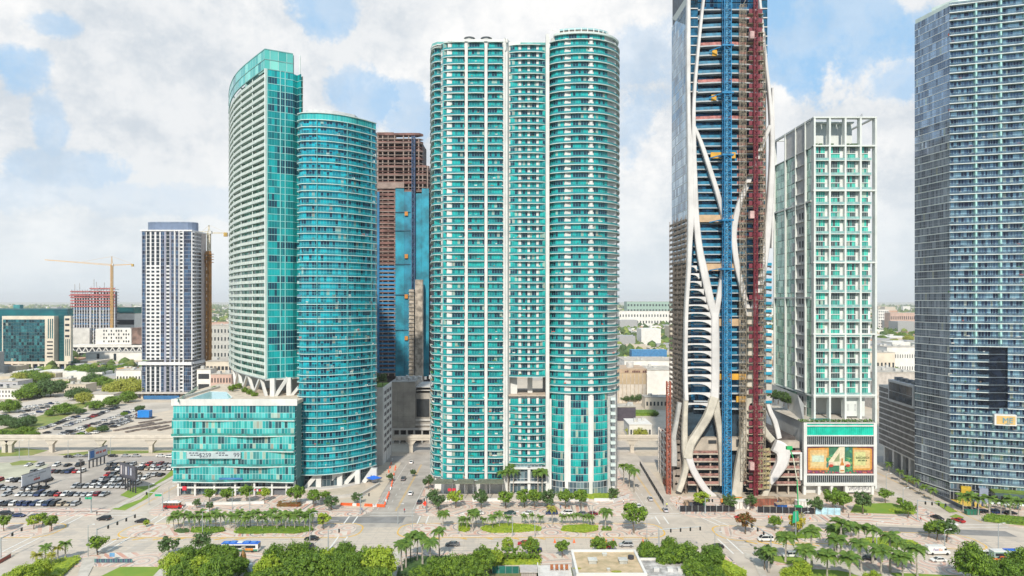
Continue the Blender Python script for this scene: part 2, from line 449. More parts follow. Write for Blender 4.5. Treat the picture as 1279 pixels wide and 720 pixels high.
def paving_mat():
    """granite mosaic: waves, rings and diagonal bands in rose, grey and white"""
    m=bpy.data.materials.new('mosaic_paving'); m.use_nodes=True; t=NT(m.node_tree); b=t.n['Principled BSDF']; b.inputs['Roughness'].default_value=.85
    pos=t.new('ShaderNodeNewGeometry').outputs['Position']; x,y,z=t.sep(pos)
    v=t.new('ShaderNodeTexVoronoi',voronoi_dimensions='2D',feature='F1'); t.l.new(pos,v.inputs['Vector']); v.inputs['Scale'].default_value=1/8.
    d=v.outputs['Distance']; ck=t.sep(v.outputs['Color'])
    ring=t.m('FRACT',t.m('MULTIPLY',d,3.1))
    ang=t.m('MULTIPLY',ck[0],6.28)
    lin=t.m('FRACT',t.m('DIVIDE',t.m('ADD',t.m('MULTIPLY',x,t.m('COSINE',ang)),t.m('MULTIPLY',y,t.m('SINE',ang))),3.4))
    pat=t.m('GREATER_THAN',ck[1],.55)
    s=t.new('ShaderNodeMix',data_type='FLOAT'); t.put(s.inputs[0],pat); t.put(s.inputs[2],ring); t.put(s.inputs[3],lin); s=s.outputs[0]
    rose=t.mix(ck[2],(.50,.25,.19),(.60,.40,.31))
    c=t.mix(t.m('GREATER_THAN',s,.45),rose,(.60,.54,.47))
    c=t.mix(t.m('MULTIPLY',t.m('GREATER_THAN',s,.80),t.m('GREATER_THAN',ck[0],.25)),c,(.20,.175,.175))
    c=t.mix(t.m('LESS_THAN',s,.07),c,(.66,.62,.57))
    patch=t.smooth(t.noise(pos,.09,3,.5),.38,.52)
    c=t.mix(t.m('MULTIPLY',patch,.5),c,(.57,.475,.40))
    c=t.mix(t.smooth(t.noise(pos,.9,4,.7),.45,.7,0,.35),c,(.32,.28,.26))
    t.l.new(c,b.inputs['Base Color']); return m
PAVE=paving_mat()
GRASS=M('lawn_grass',(.135,.245,.022),.9,var=.2,scale=.15,col2=(.20,.27,.028),bump=.6)
GRASSR=M('rough_grass',(.13,.20,.03),.9,var=.2,scale=.12,col2=(.25,.25,.07),bump=.6)
SANDY=M('sandy_ground',(.56,.47,.365),.9,var=.16,scale=.09,col2=(.44,.385,.31))

def sheet(name,pts,z,mat,h=0.,kmat=None,at=None):
    """flat area from xy corners; with h it is a raised slab with a kerb face"""
    mb=MB()
    if h: mb.prism(ccw(pts),z,z+h)
    else: mb.face([(p[0],p[1],z) for p in ccw(pts)])
    return struct(name,mb.mesh(name,mat))
def ccw(pts):
    a=sum(pts[i-1][0]*pts[i][1]-pts[i][0]*pts[i-1][1] for i in range(len(pts)))
    return pts if a>0 else pts[::-1]
def rounded(x0,x1,y0,y1,r,bf=True,n=5,st=8.):
    pts=[]
    for cx_,cy_,a0 in ((x1-r,y0+r,-90),(x1-r,y1-r,0),(x0+r,y1-r,90),(x0+r,y0+r,180)):
        for i in range(n+1):
            a=math.radians(a0+90*i/n); pts.append((cx_+r*math.cos(a),cy_+r*math.sin(a)))
    out=[]
    for a,b in zip(pts,pts[1:]+pts[:1]):
        k=max(1,int(math.dist(a,b)/st))
        for i in range(k): out.append((a[0]+(b[0]-a[0])*i/k,a[1]+(b[1]-a[1])*i/k))
    if bf: out=[(x,y+bend(x)) for x,y in out]
    return out
def px_poly(*pp): return [P(a,b) for a,b in pp]
# the boulevard itself
def lanes(name,x0,x1,y0,y1,z,mat,step=6):
    mb=MB(); n=int((x1-x0)/step)
    for i in range(n):
        a=x0+(x1-x0)*i/n; b=x0+(x1-x0)*(i+1)/n
        mb.face([(a,y0+bend(a),z),(b,y0+bend(b),z),(b,y1+bend(b),z),(a,y1+bend(a),z)])
    return struct(name,mb.mesh(name,mat))
lanes('boulevard',-330,260,224,272,.03,LANE)
STREETS={'a':(-149,13),'b':(-46,15),'c':(58,11),'d':(171.5,15)}
for k,(c,w) in STREETS.items():
    mb=MB(); mb.face([(c-w/2-4,250+bend(c),.045),(c+w/2+4,250+bend(c),.045),(c+w/2+.2,640,.045),(c-w/2-.2,640,.045)])
    struct('cross_street',mb.mesh('cross_street',ASPH if k!='b' else M('street_b_asphalt',(.40,.365,.325),.9,var=.12,scale=.15)))
struct('back_street',MB().face([(-420,350,.035),(250,350,.035),(250,364,.035),(-420,364,.035)]).mesh('back_street',M('back_street_asphalt',(.38,.345,.31),.9,var=.1,scale=.1)))
struct('park_street',MB().face([(-160,150,.05),(-140.5,150,.05),(-140.5,226,.05),(-160,226,.05)]).mesh('park_street',ASPH))
# dark resurfaced stretch of the far carriageway
lanes('resurfaced_lane',-78,-40.5,254.5,262,.05,ASPHD)
lanes('resurfaced_lane',112,176,254.,260,.05,ASPHD)
# far pavements, one per block
def pave(name,x0,x1,y0,y1,r=6,h=.14,mat=None,bf=True): return sheet(name,rounded(x0,x1,y0,y1,r,bf),.03,mat or PAVE,h)
pave('pavement',-330,-156.5,263,272.5,5)
pave('pavement',-141.5,-54.5,263,291,7)
pave('pavement',-38,51.,263,291,6)
pave('pavement',65,163.0,263,291,6)
pave('pavement',180,262,263,300,9)
# near pavements
pave('park_pavement',-330,-161,206,224.5,5)
pave('park_pavement',-139.5,70,213,224.5,4)
pave('park_pavement',82,158,215,226.5,4)
pave('park_pavement',170,262,205,227,4)
# medians with kerb, mosaic and yellow nose
def median(x0,x1,y0=240.2,y1=253.6):
    # hatched nose lies on the road, a little wider than the raised island
    sheet('painted_nose',rounded(x0-2.4,x1+2.4,y0-1.6,y1+.9,6.2),.052,YELP)
    sheet('nose_asphalt',rounded(x0-1.9,x1+1.9,y0-1.1,y1+.45,6.0),.056,LANE)
    o=sheet('median',rounded(x0,x1,y0,y1,6.0),.03,PAVE,.16)
median(-330,-164); median(-137,-56); median(-38.5,52); median(74,157)
# the near-side yellow chevrons
def stripes(name,items,mat):
    for pts,z in items: struct(name,MB().face([(p[0],p[1],z) for p in ccw(pts)]).mesh(name,mat))
def line(a,b,w,z=.062):
    d=Vector((b[0]-a[0],b[1]-a[1])).normalized(); n=Vector((-d.y,d.x))*w/2
    return ([(a[0]-n.x,a[1]-n.y),(b[0]-n.x,b[1]-n.y),(b[0]+n.x,b[1]+n.y),(a[0]+n.x,a[1]+n.y)],z)
L=[]
for x in range(-134,-90,7): L.append(line((x,238.8),(x-3.5,236.6),.9))
for x in range(80,104,4): L.append(line((x,238.8+bend(x)-.6),(x+3,236.4+bend(x)-.6),.9))
for x in range(-36,50,9): L.append(line((x,238.9),(x+2.5,237.2),.8))
stripes('yellow_hatch',L,YELP)
# lane dashes: far and near carriageway
mb=MB()
def poly(mb,pts,z): mb.face([(p[0],p[1],z) for p in ccw(pts)])
L=[]
for yy in (257.6,236.0,232.6,228.9):
    for x in range(-320,250,12):
        if any(abs(x-c)<w/2+9 for c,w in STREETS.values()): continue
        L.append(line((x,yy+bend(x)),(x+3.2,yy+bend(x+3.2)),.22))
for p,z in L: poly(mb,p,z)
struct('lane_dashes',mb.mesh('lane_dashes',WHITEP),stuff=True)
# pedestrian crossings (pairs of white lines), traced on the road
L=[]
def cw(x,y0,y1,dx=0.,gap=3.2,w=.5):
    for s in (0,1): L.append(line((x+s*gap,y0+bend(x)),(x+dx+s*gap,y1+bend(x)),w))
cw(-167,225.5,239.5,0); cw(-167,254,262.6,0); cw(-136,225.5,239.5,0); cw(-135,254,262.6,0)
cw(-60.5,225.5,240.,0); cw(-62,254,262.6,0); cw(-35,254,262.8,0)
cw(54.5,254,262.6,0); cw(72,225.8,240,-1); cw(76,254,262.8,-4); cw(154,226,240,3);cw(180,252,262,4)
for c,w in STREETS.values():
    b=bend(c)
    for yy in (263.6,266.6): L.append(line((c-w/2-1,yy+b),(c+w/2+1,yy+b),.35,.066))
stripes('crossing_line',L,WHITEP)
# centre lines of the cross streets
L=[]
for k,(c,w) in STREETS.items():
    for s in (-.18,.18): L.append(line((c+s*1.4+(2.6 if k=='d' else .6),269+bend(c)),(c+s*1.4+(2.6 if k=='d' else .6),345),.2))
stripes('street_centre_line',L,YELP)
L=[]
for k,(c,w) in STREETS.items():
    for yy in range(272,340,9): L.append(line((c-3,yy),(c-3,yy+3),.16))
    for s in (-1,1): L.append(line((c+s*(w/2-.5),270),(c+s*(w/2-.5),346),.14))
stripes('street_edge_line',L,WHITEP)
# blocks beyond the street edge
def block(name,pts,z,mat,h=.0): return sheet(name,pts,z,mat,h)
block('parking_lot',[(-330,273),(-160,273),(-158,348),(-420,348),(-420,290)],.05,ASPHL)
block('verge',px_poly((139,636.5),(176,624),(215,587),(214,593),(186,622),(156,638)),.075,GRASS)
block('verge',px_poly((150,619),(166,609),(196,606),(188,611),(166,624)),.08,GRASS)
block('verge',px_poly((176,612),(190,606),(206,596),(212,590),(216,588),(216,594),(186,613)),.085,GRASS)
block('verge',px_poly((12,579),(26,575.5),(48,576),(40,580),(15,582)),.08,GRASSR)
block('pale_lot',px_poly((-60,600),(-60,584),(10,578),(62,580),(54,588),(28,597),(0,604)),.07,M('pale_lot',(.45,.44,.33),.9,var=.12,scale=.1))
block('kerb_walk',[(-156,273),(-156.4,340),(-158.8,340),(-158.4,273)],.03,KERB,.14)
for x0,x1 in ((-141.5,-140),(-56,-54.3),(-38,-36.3),(50,51.6),(65.5,67),(161.5,163.2),(180.5,182.5)):
    pass
# verge along the back street and yards between it and the viaduct
block('verge',px_poly((-60,566),(30,560),(60,563),(40,569),(-60,573)),.05,GRASSR)
block('verge',px_poly((72,568),(120,563),(217,563),(217,565.5),(120,568),(90,570)),.055,GRASSR)
block('dirt_yard',px_poly((-80,566),(250,566),(280,510),(180,498),(120,500),(60,520),(-80,556)),.02,SANDY)
block('railway_verge',px_poly((-80,556),(15,552.5),(40,541),(75,525),(108,508),(112,501),(92,505),(60,516),(30,526),(-10,541),(-80,550)),.05,GRASSR)
block('far_lot',px_poly((-90,549),(0,532),(60,514),(110,498),(118,492),(70,494),(20,505),(-90,520)),.04,M('far_lot_pale',(.56,.50,.43),.9,var=.1,scale=.05))
block('car_park_deck',px_poly((110,513),(170,503),(215,503),(280,495),(280,500),(215,512),(150,525),(60,549),(40,549)),.035,M('far_lot2',(.50,.45,.385),.9,var=.12,scale=.05))
# street B: dirt works area on its left, pavement on its right
block('dirt_works',[(-62,291),(-55.4,291),(-56,348),(-66,348),(-66,310)],.16,SANDY,.04)
block('dirt_works',[(-72,276),(-55,270.5),(-55.2,292),(-72,292)],.16,SANDY,.035)
block('side_pavement',[(-38.2,290),(-34,290),(-34,348),(-38.2,348)],.03,PAVE,.14)
block('side_pavement',[(46,290),(51.,290),(51.6,348),(46,348)],.03,PAVE,.14)
block('site_road',[(64.5,290),(72,290),(72,348),(64.5,348)],.04,SANDY)
block('side_pavement',[(156.5,288),(163.3,288),(163.3,348),(156.5,348)],.03,CONC,.14)
block('side_pavement',[(180,296),(183.5,296),(182,348),(180,348)],.03,CONC,.14)
block('ramp_bed',[(179.6,276),(189,272),(187,300),(181,318),(179.6,318)],.18,M('yellow_paving',(.62,.42,.08),.8,var=.1,scale=.6),.03)
# park side
block('park_lawn',[(-137.5,140),(-121,212.5),(-60,212.5),(-60,140)],.05,GRASS,.105)
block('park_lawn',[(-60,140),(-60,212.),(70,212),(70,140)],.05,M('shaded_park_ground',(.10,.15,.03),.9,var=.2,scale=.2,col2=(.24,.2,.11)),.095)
block('park_path',px_poly((96,722),(104,698),(116,697),(122,697),(100,740)),.2,CONC)
block('park_path',px_poly((190,722),(203,708),(212,708),(206,722)),.2,CONC)
block('park_path',px_poly((300,700),(318,700),(300,725),(280,725)),.2,CONC)
block('park_path',px_poly((490,690),(502,690),(494,725),(478,725)),.2,CONC)
block('driveway',[(70,150),(70,226),(84,226),(80,150)],.06,ASPH)
block('park_lawn',[(84,140),(85,213),(158,213),(158,140)],.05,GRASS,.105)
block('park_path',px_poly((1000,700),(1020,698),(1060,706),(1110,716),(1130,730),(1100,730),(1060,716),(1020,708)),.2,CONC)
block('park_path',px_poly((930,690),(950,700),(958,722),(950,722),(940,702),(930,697)),.2,CONC)
block('park_lawn',[(166,140),(166,206),(260,206),(260,140)],.05,GRASS,.105)
block('ground_park_left',[(-330,120),(-330,206),(-161,206),(-161,120)],.05,GRASS,.105)

# ---- far city: low roofs and tree tops too many and too far to tell apart
def far_city():
    rr=random.Random(3); mats=[M('roof_white',(.66,.64,.60),.8,var=.05),M('roof_beige',(.50,.43,.34),.8,var=.05),M('roof_grey',(.33,.33,.33),.8,var=.05),M('roof_terracotta',(.45,.26,.17),.8,var=.05)]
    mb=MB()
    for i in range(5200):
        Y=700*math.exp(rr.random()**.8*2.75); x=rr.uniform(-.95,.95)*Y
        w=rr.uniform(9,34); d=rr.uniform(9,40); h=rr.uniform(3.5,8)
        r=rr.random()
        if r>.975: h=rr.uniform(14,32); w=rr.uniform(14,28)
        if r>.93: w*=1.8; d*=1.6
        if Y>3000: w*=1.7; h*=1.3
        mb.box(x-w/2,x+w/2,Y,Y+d,0,h,rr.choices((0,1,2,3),(5,4,3,1))[0],False)
    struct('distant_buildings',mb.mesh('distant_buildings',mats),stuff=True)
    mb=MB()
    fol=[M('far_foliage',(.11,.17,.03),.9,var=.25,scale=.02),M('far_foliage_light',(.20,.25,.045),.9,var=.2,scale=.02),M('far_foliage_dark',(.06,.11,.03),.9,var=.2,scale=.02)]
    for i in range(15000):
        Y=640*math.exp(rr.random()**.75*2.7); x=rr.uniform(-.98,.98)*Y
        if noise.noise(Vector((x*.0016,Y*.0011,2.)))<-.12 and Y<2500: continue
        if abs(x)<10*Y/F: pass
        r=rr.uniform(3,6.5)*(1+Y/5000); h=r*rr.uniform(.9,1.5); k=len(mb.v); n=6; mi=rr.choices((0,1,2),(5,3,3))[0]
        mb.v.append((x+rr.uniform(-1,1),Y,h*1.35))
        for z,q in ((h*1.0,.7),(h*.55,1.),(0,.75)):
            a0=rr.random()
            for j in range(n):
                a=a0+j*2*math.pi/n; q2=q*rr.uniform(.8,1.15); mb.v.append((x+r*q2*math.cos(a),Y+r*q2*math.sin(a),z+rr.uniform(-.5,.5)*h*.2))
        for j in range(n):
            mb.f.append((k,k+1+j,k+1+(j+1)%n)); mb.mi.append(mi)
            for s in (0,1):
                a=k+1+s*n; b_=a+n; mb.f.append((a+j,b_+j,b_+(j+1)%n,a+(j+1)%n)); mb.mi.append(mi)
    struct('distant_trees',mb.mesh('distant_trees',fol),stuff=True)
far_city()
# haze
hz=bpy.data.materials.new('haze_air'); hz.use_nodes=True; t=NT(hz.node_tree); t.n.clear()
o_=t.new('ShaderNodeOutputMaterial'); pv=t.new('ShaderNodeVolumePrincipled'); pv.inputs['Density'].default_value=.000055; pv.inputs['Color'].default_value=(.97,.985,1.,1); pv.inputs['Anisotropy'].default_value=0
t.l.new(pv.outputs[0],o_.inputs['Volume'])
struct('haze',MB().box(-25000,25000,-3000,28000,-1.6,262).mesh('haze',hz),stuff=True)
# ================================================================== TOWERS
WHT=M('white_concrete',(.64,.64,.62),.6,var=.07,scale=.15,streak=.25)
WHT2=M('white_slab',(.55,.63,.61),.6,var=.06,scale=.2)
GREYC=M('raw_concrete',(.40,.37,.33),.85,var=.14,scale=.15,streak=.4)
GREYL=M('light_grey_concrete',(.55,.53,.50),.8,var=.1,scale=.12,streak=.35)
DARKIN=M('dark_interior',(.03,.035,.04),.8,var=.1)
STEEL=M('galvanised_steel',(.42,.43,.44),.45,metal=.6,var=.08)
RAILT=M('rail_glass_teal',(.03,.36,.36),.08,metal=.35,var=.15,scale=.3,spec=.8)
RAILM=M('rail_glass_mint',(.20,.52,.47),.1,metal=.25,var=.15,scale=.3,spec=.8)
ROOFG=M('roof_gravel',(.46,.42,.36),.9,var=.14,scale=.2)

def roof_plant(root,items,mat):
    for x,y,z,w,d,h in items: part('roof_unit',MB().box(x-w/2,x+w/2,y-d/2,y+d/2,z,z+h).mesh('roof_unit',mat),root)

# ---------------------------------------------------------------- curved teal condominium on the left (two wings on a podium)
def tower_teal():
    root=thing('condo_tower','curved teal glass condo tower on white diagonal legs behind the low glass podium','tower',(-115,320,0))
    fh=3.05
    # glass
    g_front=glass_mat('glass_teal_front',(.005,.36,.37),(.004,.26,.27),(.01,.06,.10),1.15,fh,47.7,p_light=.55,p_dark=.35,unit=10,mull=(.03,.33,.32),mw=.11,metal=.35,blend=.85,warm=.0)
    g_left=glass_mat('glass_left_curve',(.22,.54,.42),(.09,.36,.29),(.08,.17,.14),1.35,fh,47.7,p_light=.5,p_dark=.45,unit=3,mull=(.22,.40,.34),mw=.10,metal=.25,blend=.4,warm=.08)
    g_right=glass_mat('glass_blue_curve',(.008,.46,.55),(.006,.29,.38),(.013,.055,.11),1.25,3.0,6.5,p_light=.66,p_dark=.42,unit=5,mull=(.10,.40,.43),mw=.13,metal=.4,blend=.55,hb=.36,hbw=.07,warm=.03)
    z0=47.7; zt=Z(86,305)
    c0=(X(331,305),305)
    left=[(X(285.5,378),378),(X(287,360),360),(X(292,344),344),(X(300,332),332),(X(310,322),322),(X(320,313.5),313.5),c0]
    left=along(arc(left,5),4.4)
    face=[c0,(X(366,311),311),(X(371,313.5),313.5),(X(376,311.5),311.5)]
    back=[(-97.5,317),(-116.5,378)]
    nfl=int((zt-z0)/fh)
    zs=[z0+i*fh for i in range(nfl)]
    # structural body behind the glass
    body=MB(); inner=offs(left,2.0); inn2=offs(face,1.0)
    body.prism(ccw(inner+inn2+back),z0+.2,zt-1); part('inner_wall',body.mesh('inner_wall',M('inner_wall',(.30,.30,.27),.8,var=.2,scale=.3)),root)
    # left curve: white balcony slab + solid parapet per storey, glass set back
    sl=MB(); sl.ribbon(left,-.32,0,2.0); part_mesh=sl
    stack(root,'balcony_slab',sl,zs,WHT2)
    pr=MB(); pr.ribbon(left,0,1.05,.12); stack(root,'balcony_parapet',pr,zs,M('pale_parapet',(.60,.66,.60),.4,var=.12,scale=.5))
    windows(root,segs(offs(left,1.75)),zs,fh-.33,g_left,cap=150)
    # partition fins on the curve
    fins=MB(); inn=offs(left,1.7)
    for i in range(0,len(left),4): fins.bar((left[i][0]*.6+inn[i][0]*.4,left[i][1]*.6+inn[i][1]*.4,z0),(left[i][0]*.6+inn[i][0]*.4,left[i][1]*.6+inn[i][1]*.4,zt),.35,1.1)
    part('partition_fin',fins.mesh('partition_fin',WHT2),root,stuff=True)
    # flat facet
    fs=along([c0,(X(366,311),311)],2.95)
    windows(root,segs(fs)+segs(face[1:]),zs,fh-.2,g_front,cap=150)
    sb=MB(); sb.ribbon(offs(face,-.12),-.2,0,1.2); stack(root,'slab_edge',sb,zs,M('teal_slab_edge',(.35,.62,.60),.5,var=.05))
    corner=MB().box(c0[0]-.25,c0[0]+.25,c0[1]-.25,c0[1]+.3,z0,zt); part('corner_post',corner.mesh('corner_post',WHT2),root)
    for f in (.09,.55,.72):
        x=c0[0]+(fs[-1][0]-c0[0])*f; y=c0[1]+(fs[-1][1]-c0[1])*f
        part('facade_mullion',MB().box(x-.16,x+.16,y-.22,y+.1,z0,zt).mesh('facade_mullion',M('teal_mullion',(.22,.5,.49),.4,var=.05)),root)
    # glass crown
    ct=Z(61,305); crown=left+face[1:2]; 
    gl=glass_mat('glass_crown',(.22,.62,.54),(.10,.50,.45),(.02,.30,.30),3.6,4.4,zt-.2,p_light=.5,p_dark=.1,unit=1,mull=(.30,.52,.50),mw=.28,metal=.2,blend=.2,warm=.0)
    for k,(a,b) in enumerate(segs(left)+segs(face[:2])):
        mb=MB(); mb.ribbon([a,b],zt,ct,.15,u0=k*4.4); part('crown_pane',mb.mesh('crown_pane',gl),root)
    for z in (zt,zt+(ct-zt)*.48,ct-.15):
        mb=MB(); mb.ribbon(offs(left,-.15),z-.18,z+.18,.5); mb.ribbon(offs(face[:2],-.15),z-.18,z+.18,.5); part('crown_rail',mb.mesh('crown_rail',M('crown_rail',(.18,.38,.37),.5,var=.05)),root)
    # penthouse band right under the crown on the curve and machine room
    part('machine_room',MB().box(-126,-108,325,345,zt-2,ct-3).mesh('machine_room',M('machine_room',(.22,.40,.38),.6,var=.1)),root)
    for i in range(5):
        part('crown_column',MB().box(-108+i*2.9,-107.6+i*2.9,311+i*.3,311.5+i*.3,zt,ct-.4).mesh('crown_column',WHT2),root)
    part('upper_terrace',MB().prism(ccw(offs(left,1.2)+[face[1],(-116,378)]),zt-.6,zt-.1).mesh('upper_terrace',WHT2),root)
    # legs: white zig-zag under the curve, on the podium deck
    zd=38.9; LEG=WHT
    def onleft(s):
        n=len(left)-1; i=min(n-1,int(s*n)); t=s*n-i; a,b=left[i],left[i+1]; return (a[0]+(b[0]-a[0])*t+.8,a[1]+(b[1]-a[1])*t+1.2)
    ss=[.30,.40,.50,.60,.70,.80,.90,.985]
    for i in range(len(ss)-1):
        a,b=onleft(ss[i]),onleft(ss[i+1]); up=i%2==0
        part('diagonal_leg',MB().bar((a[0],a[1],z0 if up else zd),(b[0],b[1],zd if up else z0),1.1).mesh('diagonal_leg',LEG),root)
    xa=X(341,306.5); xb=X(361,309.5)
    part('leg',MB().box(xa-1,xa+1,305.4,307.4,zd,z0).mesh('leg',LEG),root)
    part('leg',MB().box(xb-1,xb+1,308.8,310.8,zd,z0).mesh('leg',LEG),root)
    part('diagonal_leg',MB().bar((xa+.6,306.3,zd),(xb-.6,309.4,z0),1.3).mesh('diagonal_leg',LEG),root)
    part('diagonal_leg',MB().bar((xb+1,309.6,zd+.5),(xb+4.4,310.5,z0-4),1.3).mesh('diagonal_leg',LEG),root)
    core=MB().prism(ccw([(-140,350),(-118,334),(-104,322),(-92,318),(-98,330),(-116,372),(-138,372)]),zd,z0)
    part('undercroft_wall',core.mesh('undercroft_wall',glass_mat('glass_undercroft',(.05,.10,.13),(.03,.06,.08),(.015,.03,.045),1.2,3.2,zd,mull=(.30,.33,.33),mw=.1,hb=.5,hbw=.1,metal=.3)),root)
    part('tower_underside',MB().prism(ccw(offs(left,.5)+face+back),z0-.9,z0-.35).mesh('tower_underside',WHT),root)

    # ---- right curved wing
    zb=Z(593,300); zt2=Z(141,300); fh2=(zt2-6.5-3)/50.
    pr_=[(X(376,311),311),(X(372,302.),302.),(X(377,299.8),299.8),(X(395,299.6),299.6),(X(415,301.4),301.4),(X(435,305.3),305.3),(X(455,311.6),311.6),(X(470,318.),318.)]
    path=[pr_[0],pr_[1]]+arc(pr_[2:],4)
    path=[pr_[0]]+along(path[1:],3.35)
    bk=[(X(471,352),352),(-80,352)]
    zs2=[6.5+i*fh2 for i in range(50)]
    part('inner_wall',MB().prism(ccw(offs(path,1.6)+bk),zb+.2,zt2-2).mesh('inner_wall',M('inner_wall',(.3,.3,.3))),root)
    sl=MB(); sl.ribbon(offs(path,-.35),-.24,0,2.); stack(root,'balcony_slab',sl,zs2+[zt2-3],M('aqua_slab_edge',(.60,.74,.73),.5,var=.06))
    rl=MB(); rl.ribbon(offs(path[1:],-.3),0,.95,.05); stack(root,'balcony_railing',rl,zs2,M('rail_glass_blue',(.02,.40,.45),.1,metal=.2,var=.3,scale=.25,col2=(.03,.30,.38),spec=.8,alpha=.35))
    windows(root,segs(offs(path,.5)),zs2,fh2-.22,g_right,cap=300)
    clutter(root,offs(path,.2),zs2,190)
    # pale dividing fins seen every few bays
    for i in (4,8,12,15,18):
        if i<len(path): part('partition_fin',MB().box(path[i][0]-.18,path[i][0]+.18,path[i][1]-.35,path[i][1]+.9,6.5,zt2-3).mesh('partition_fin',M('teal_fin',(.06,.30,.33),.5,var=.1)),root)
    mb=MB(); mb.ribbon(offs(path,.2),zt2-3,zt2,.6,u0=0); part('roof_parapet',mb.mesh('roof_parapet',glass_mat('glass_parapet',(.05,.48,.46),(.03,.38,.38),(.02,.28,.30),1.3,3,zt2-3,p_light=.6,p_dark=.1,mull=(.2,.5,.5),metal=.35,warm=0)),root)
    mb=MB(); mb.ribbon(offs(path,-.3),zt2-.25,zt2+.1,1.4); part('roof_coping',mb.mesh('roof_coping',WHT2),root)
    part('roof_deck',MB().prism(ccw(offs(path,.6)+bk),zt2-2.2,zt2-1.8).mesh('roof_deck',ROOFG),root)
    # set-back mechanical screen in pale metal
    scr=offs(path[1:],4.); part('roof_screen',MB().prism(ccw(scr[:-3]+[(-68,345),(-88,345)]),zt2-1.8,zt2+2.4).mesh('roof_screen',M('roof_screen',(.58,.60,.61),.6,var=.06)),root)
    # ground storey: recessed lobby glass and white slanted legs
    lob=offs(path[2:],3.); mb=MB(); mb.ribbon(lob,0,6.3,.3,u0=0)
    part('lobby_glazing',mb.mesh('lobby_glazing',glass_mat('glass_lobby',(.10,.16,.19),(.05,.09,.11),(.02,.03,.045),1.6,3.1,0,mull=(.30,.33,.34),mw=.12,hb=.1,hbw=.12,metal=.3,warm=.02)),root)
    part('lobby_soffit',MB().prism(ccw(path[1:]+bk),6.0,6.35).mesh('lobby_soffit',WHT),root)
    part('lobby_floor',MB().prism(ccw(offs(path[1:],-1)+bk),0,.45).mesh('lobby_floor',GREYL),root)
    for a,b in ((383,398),(405,424),(432,446),(455,467)):
        ya=303.2+(a-383)*.12; yb=ya+.6
        part('diagonal_leg',MB().bar((X(a,ya),ya-1.2,.3),(X(b,yb),yb-1.2,6.4),1.35,1.8).mesh('diagonal_leg',WHT),root)
        part('leg',MB().box(X(b,yb)-.6,X(b,yb)+1.6,yb-2,yb+.2,.3,6.4).mesh('leg',WHT),root)
    # link between podium and tower: folded teal wall
    x=[(-91.2,290.6),(-90.4,295),(-92.,300),(-92.4,306)]
    link=[(-91.4,290.2),(X(372.5,296.5),296.5),(X(377,300.3),300.3)]
    windows(root,segs(along(link,3.2)),[8+3.1*i for i in range(10)],2.8,g_front,cap=40)
    sl=MB(); sl.ribbon(offs(link,-.2),-.25,.05,1.5); stack(root,'slab_edge',sl,[8+3.1*i for i in range(11)],WHT2)
    part('link_wall',MB().prism(ccw(offs(link,.4)+[(-88,316),(-100,316)]),0,38.8).mesh('link_wall',M('link_wall',(.05,.16,.17),.6,var=.1)),root)
tower_teal()

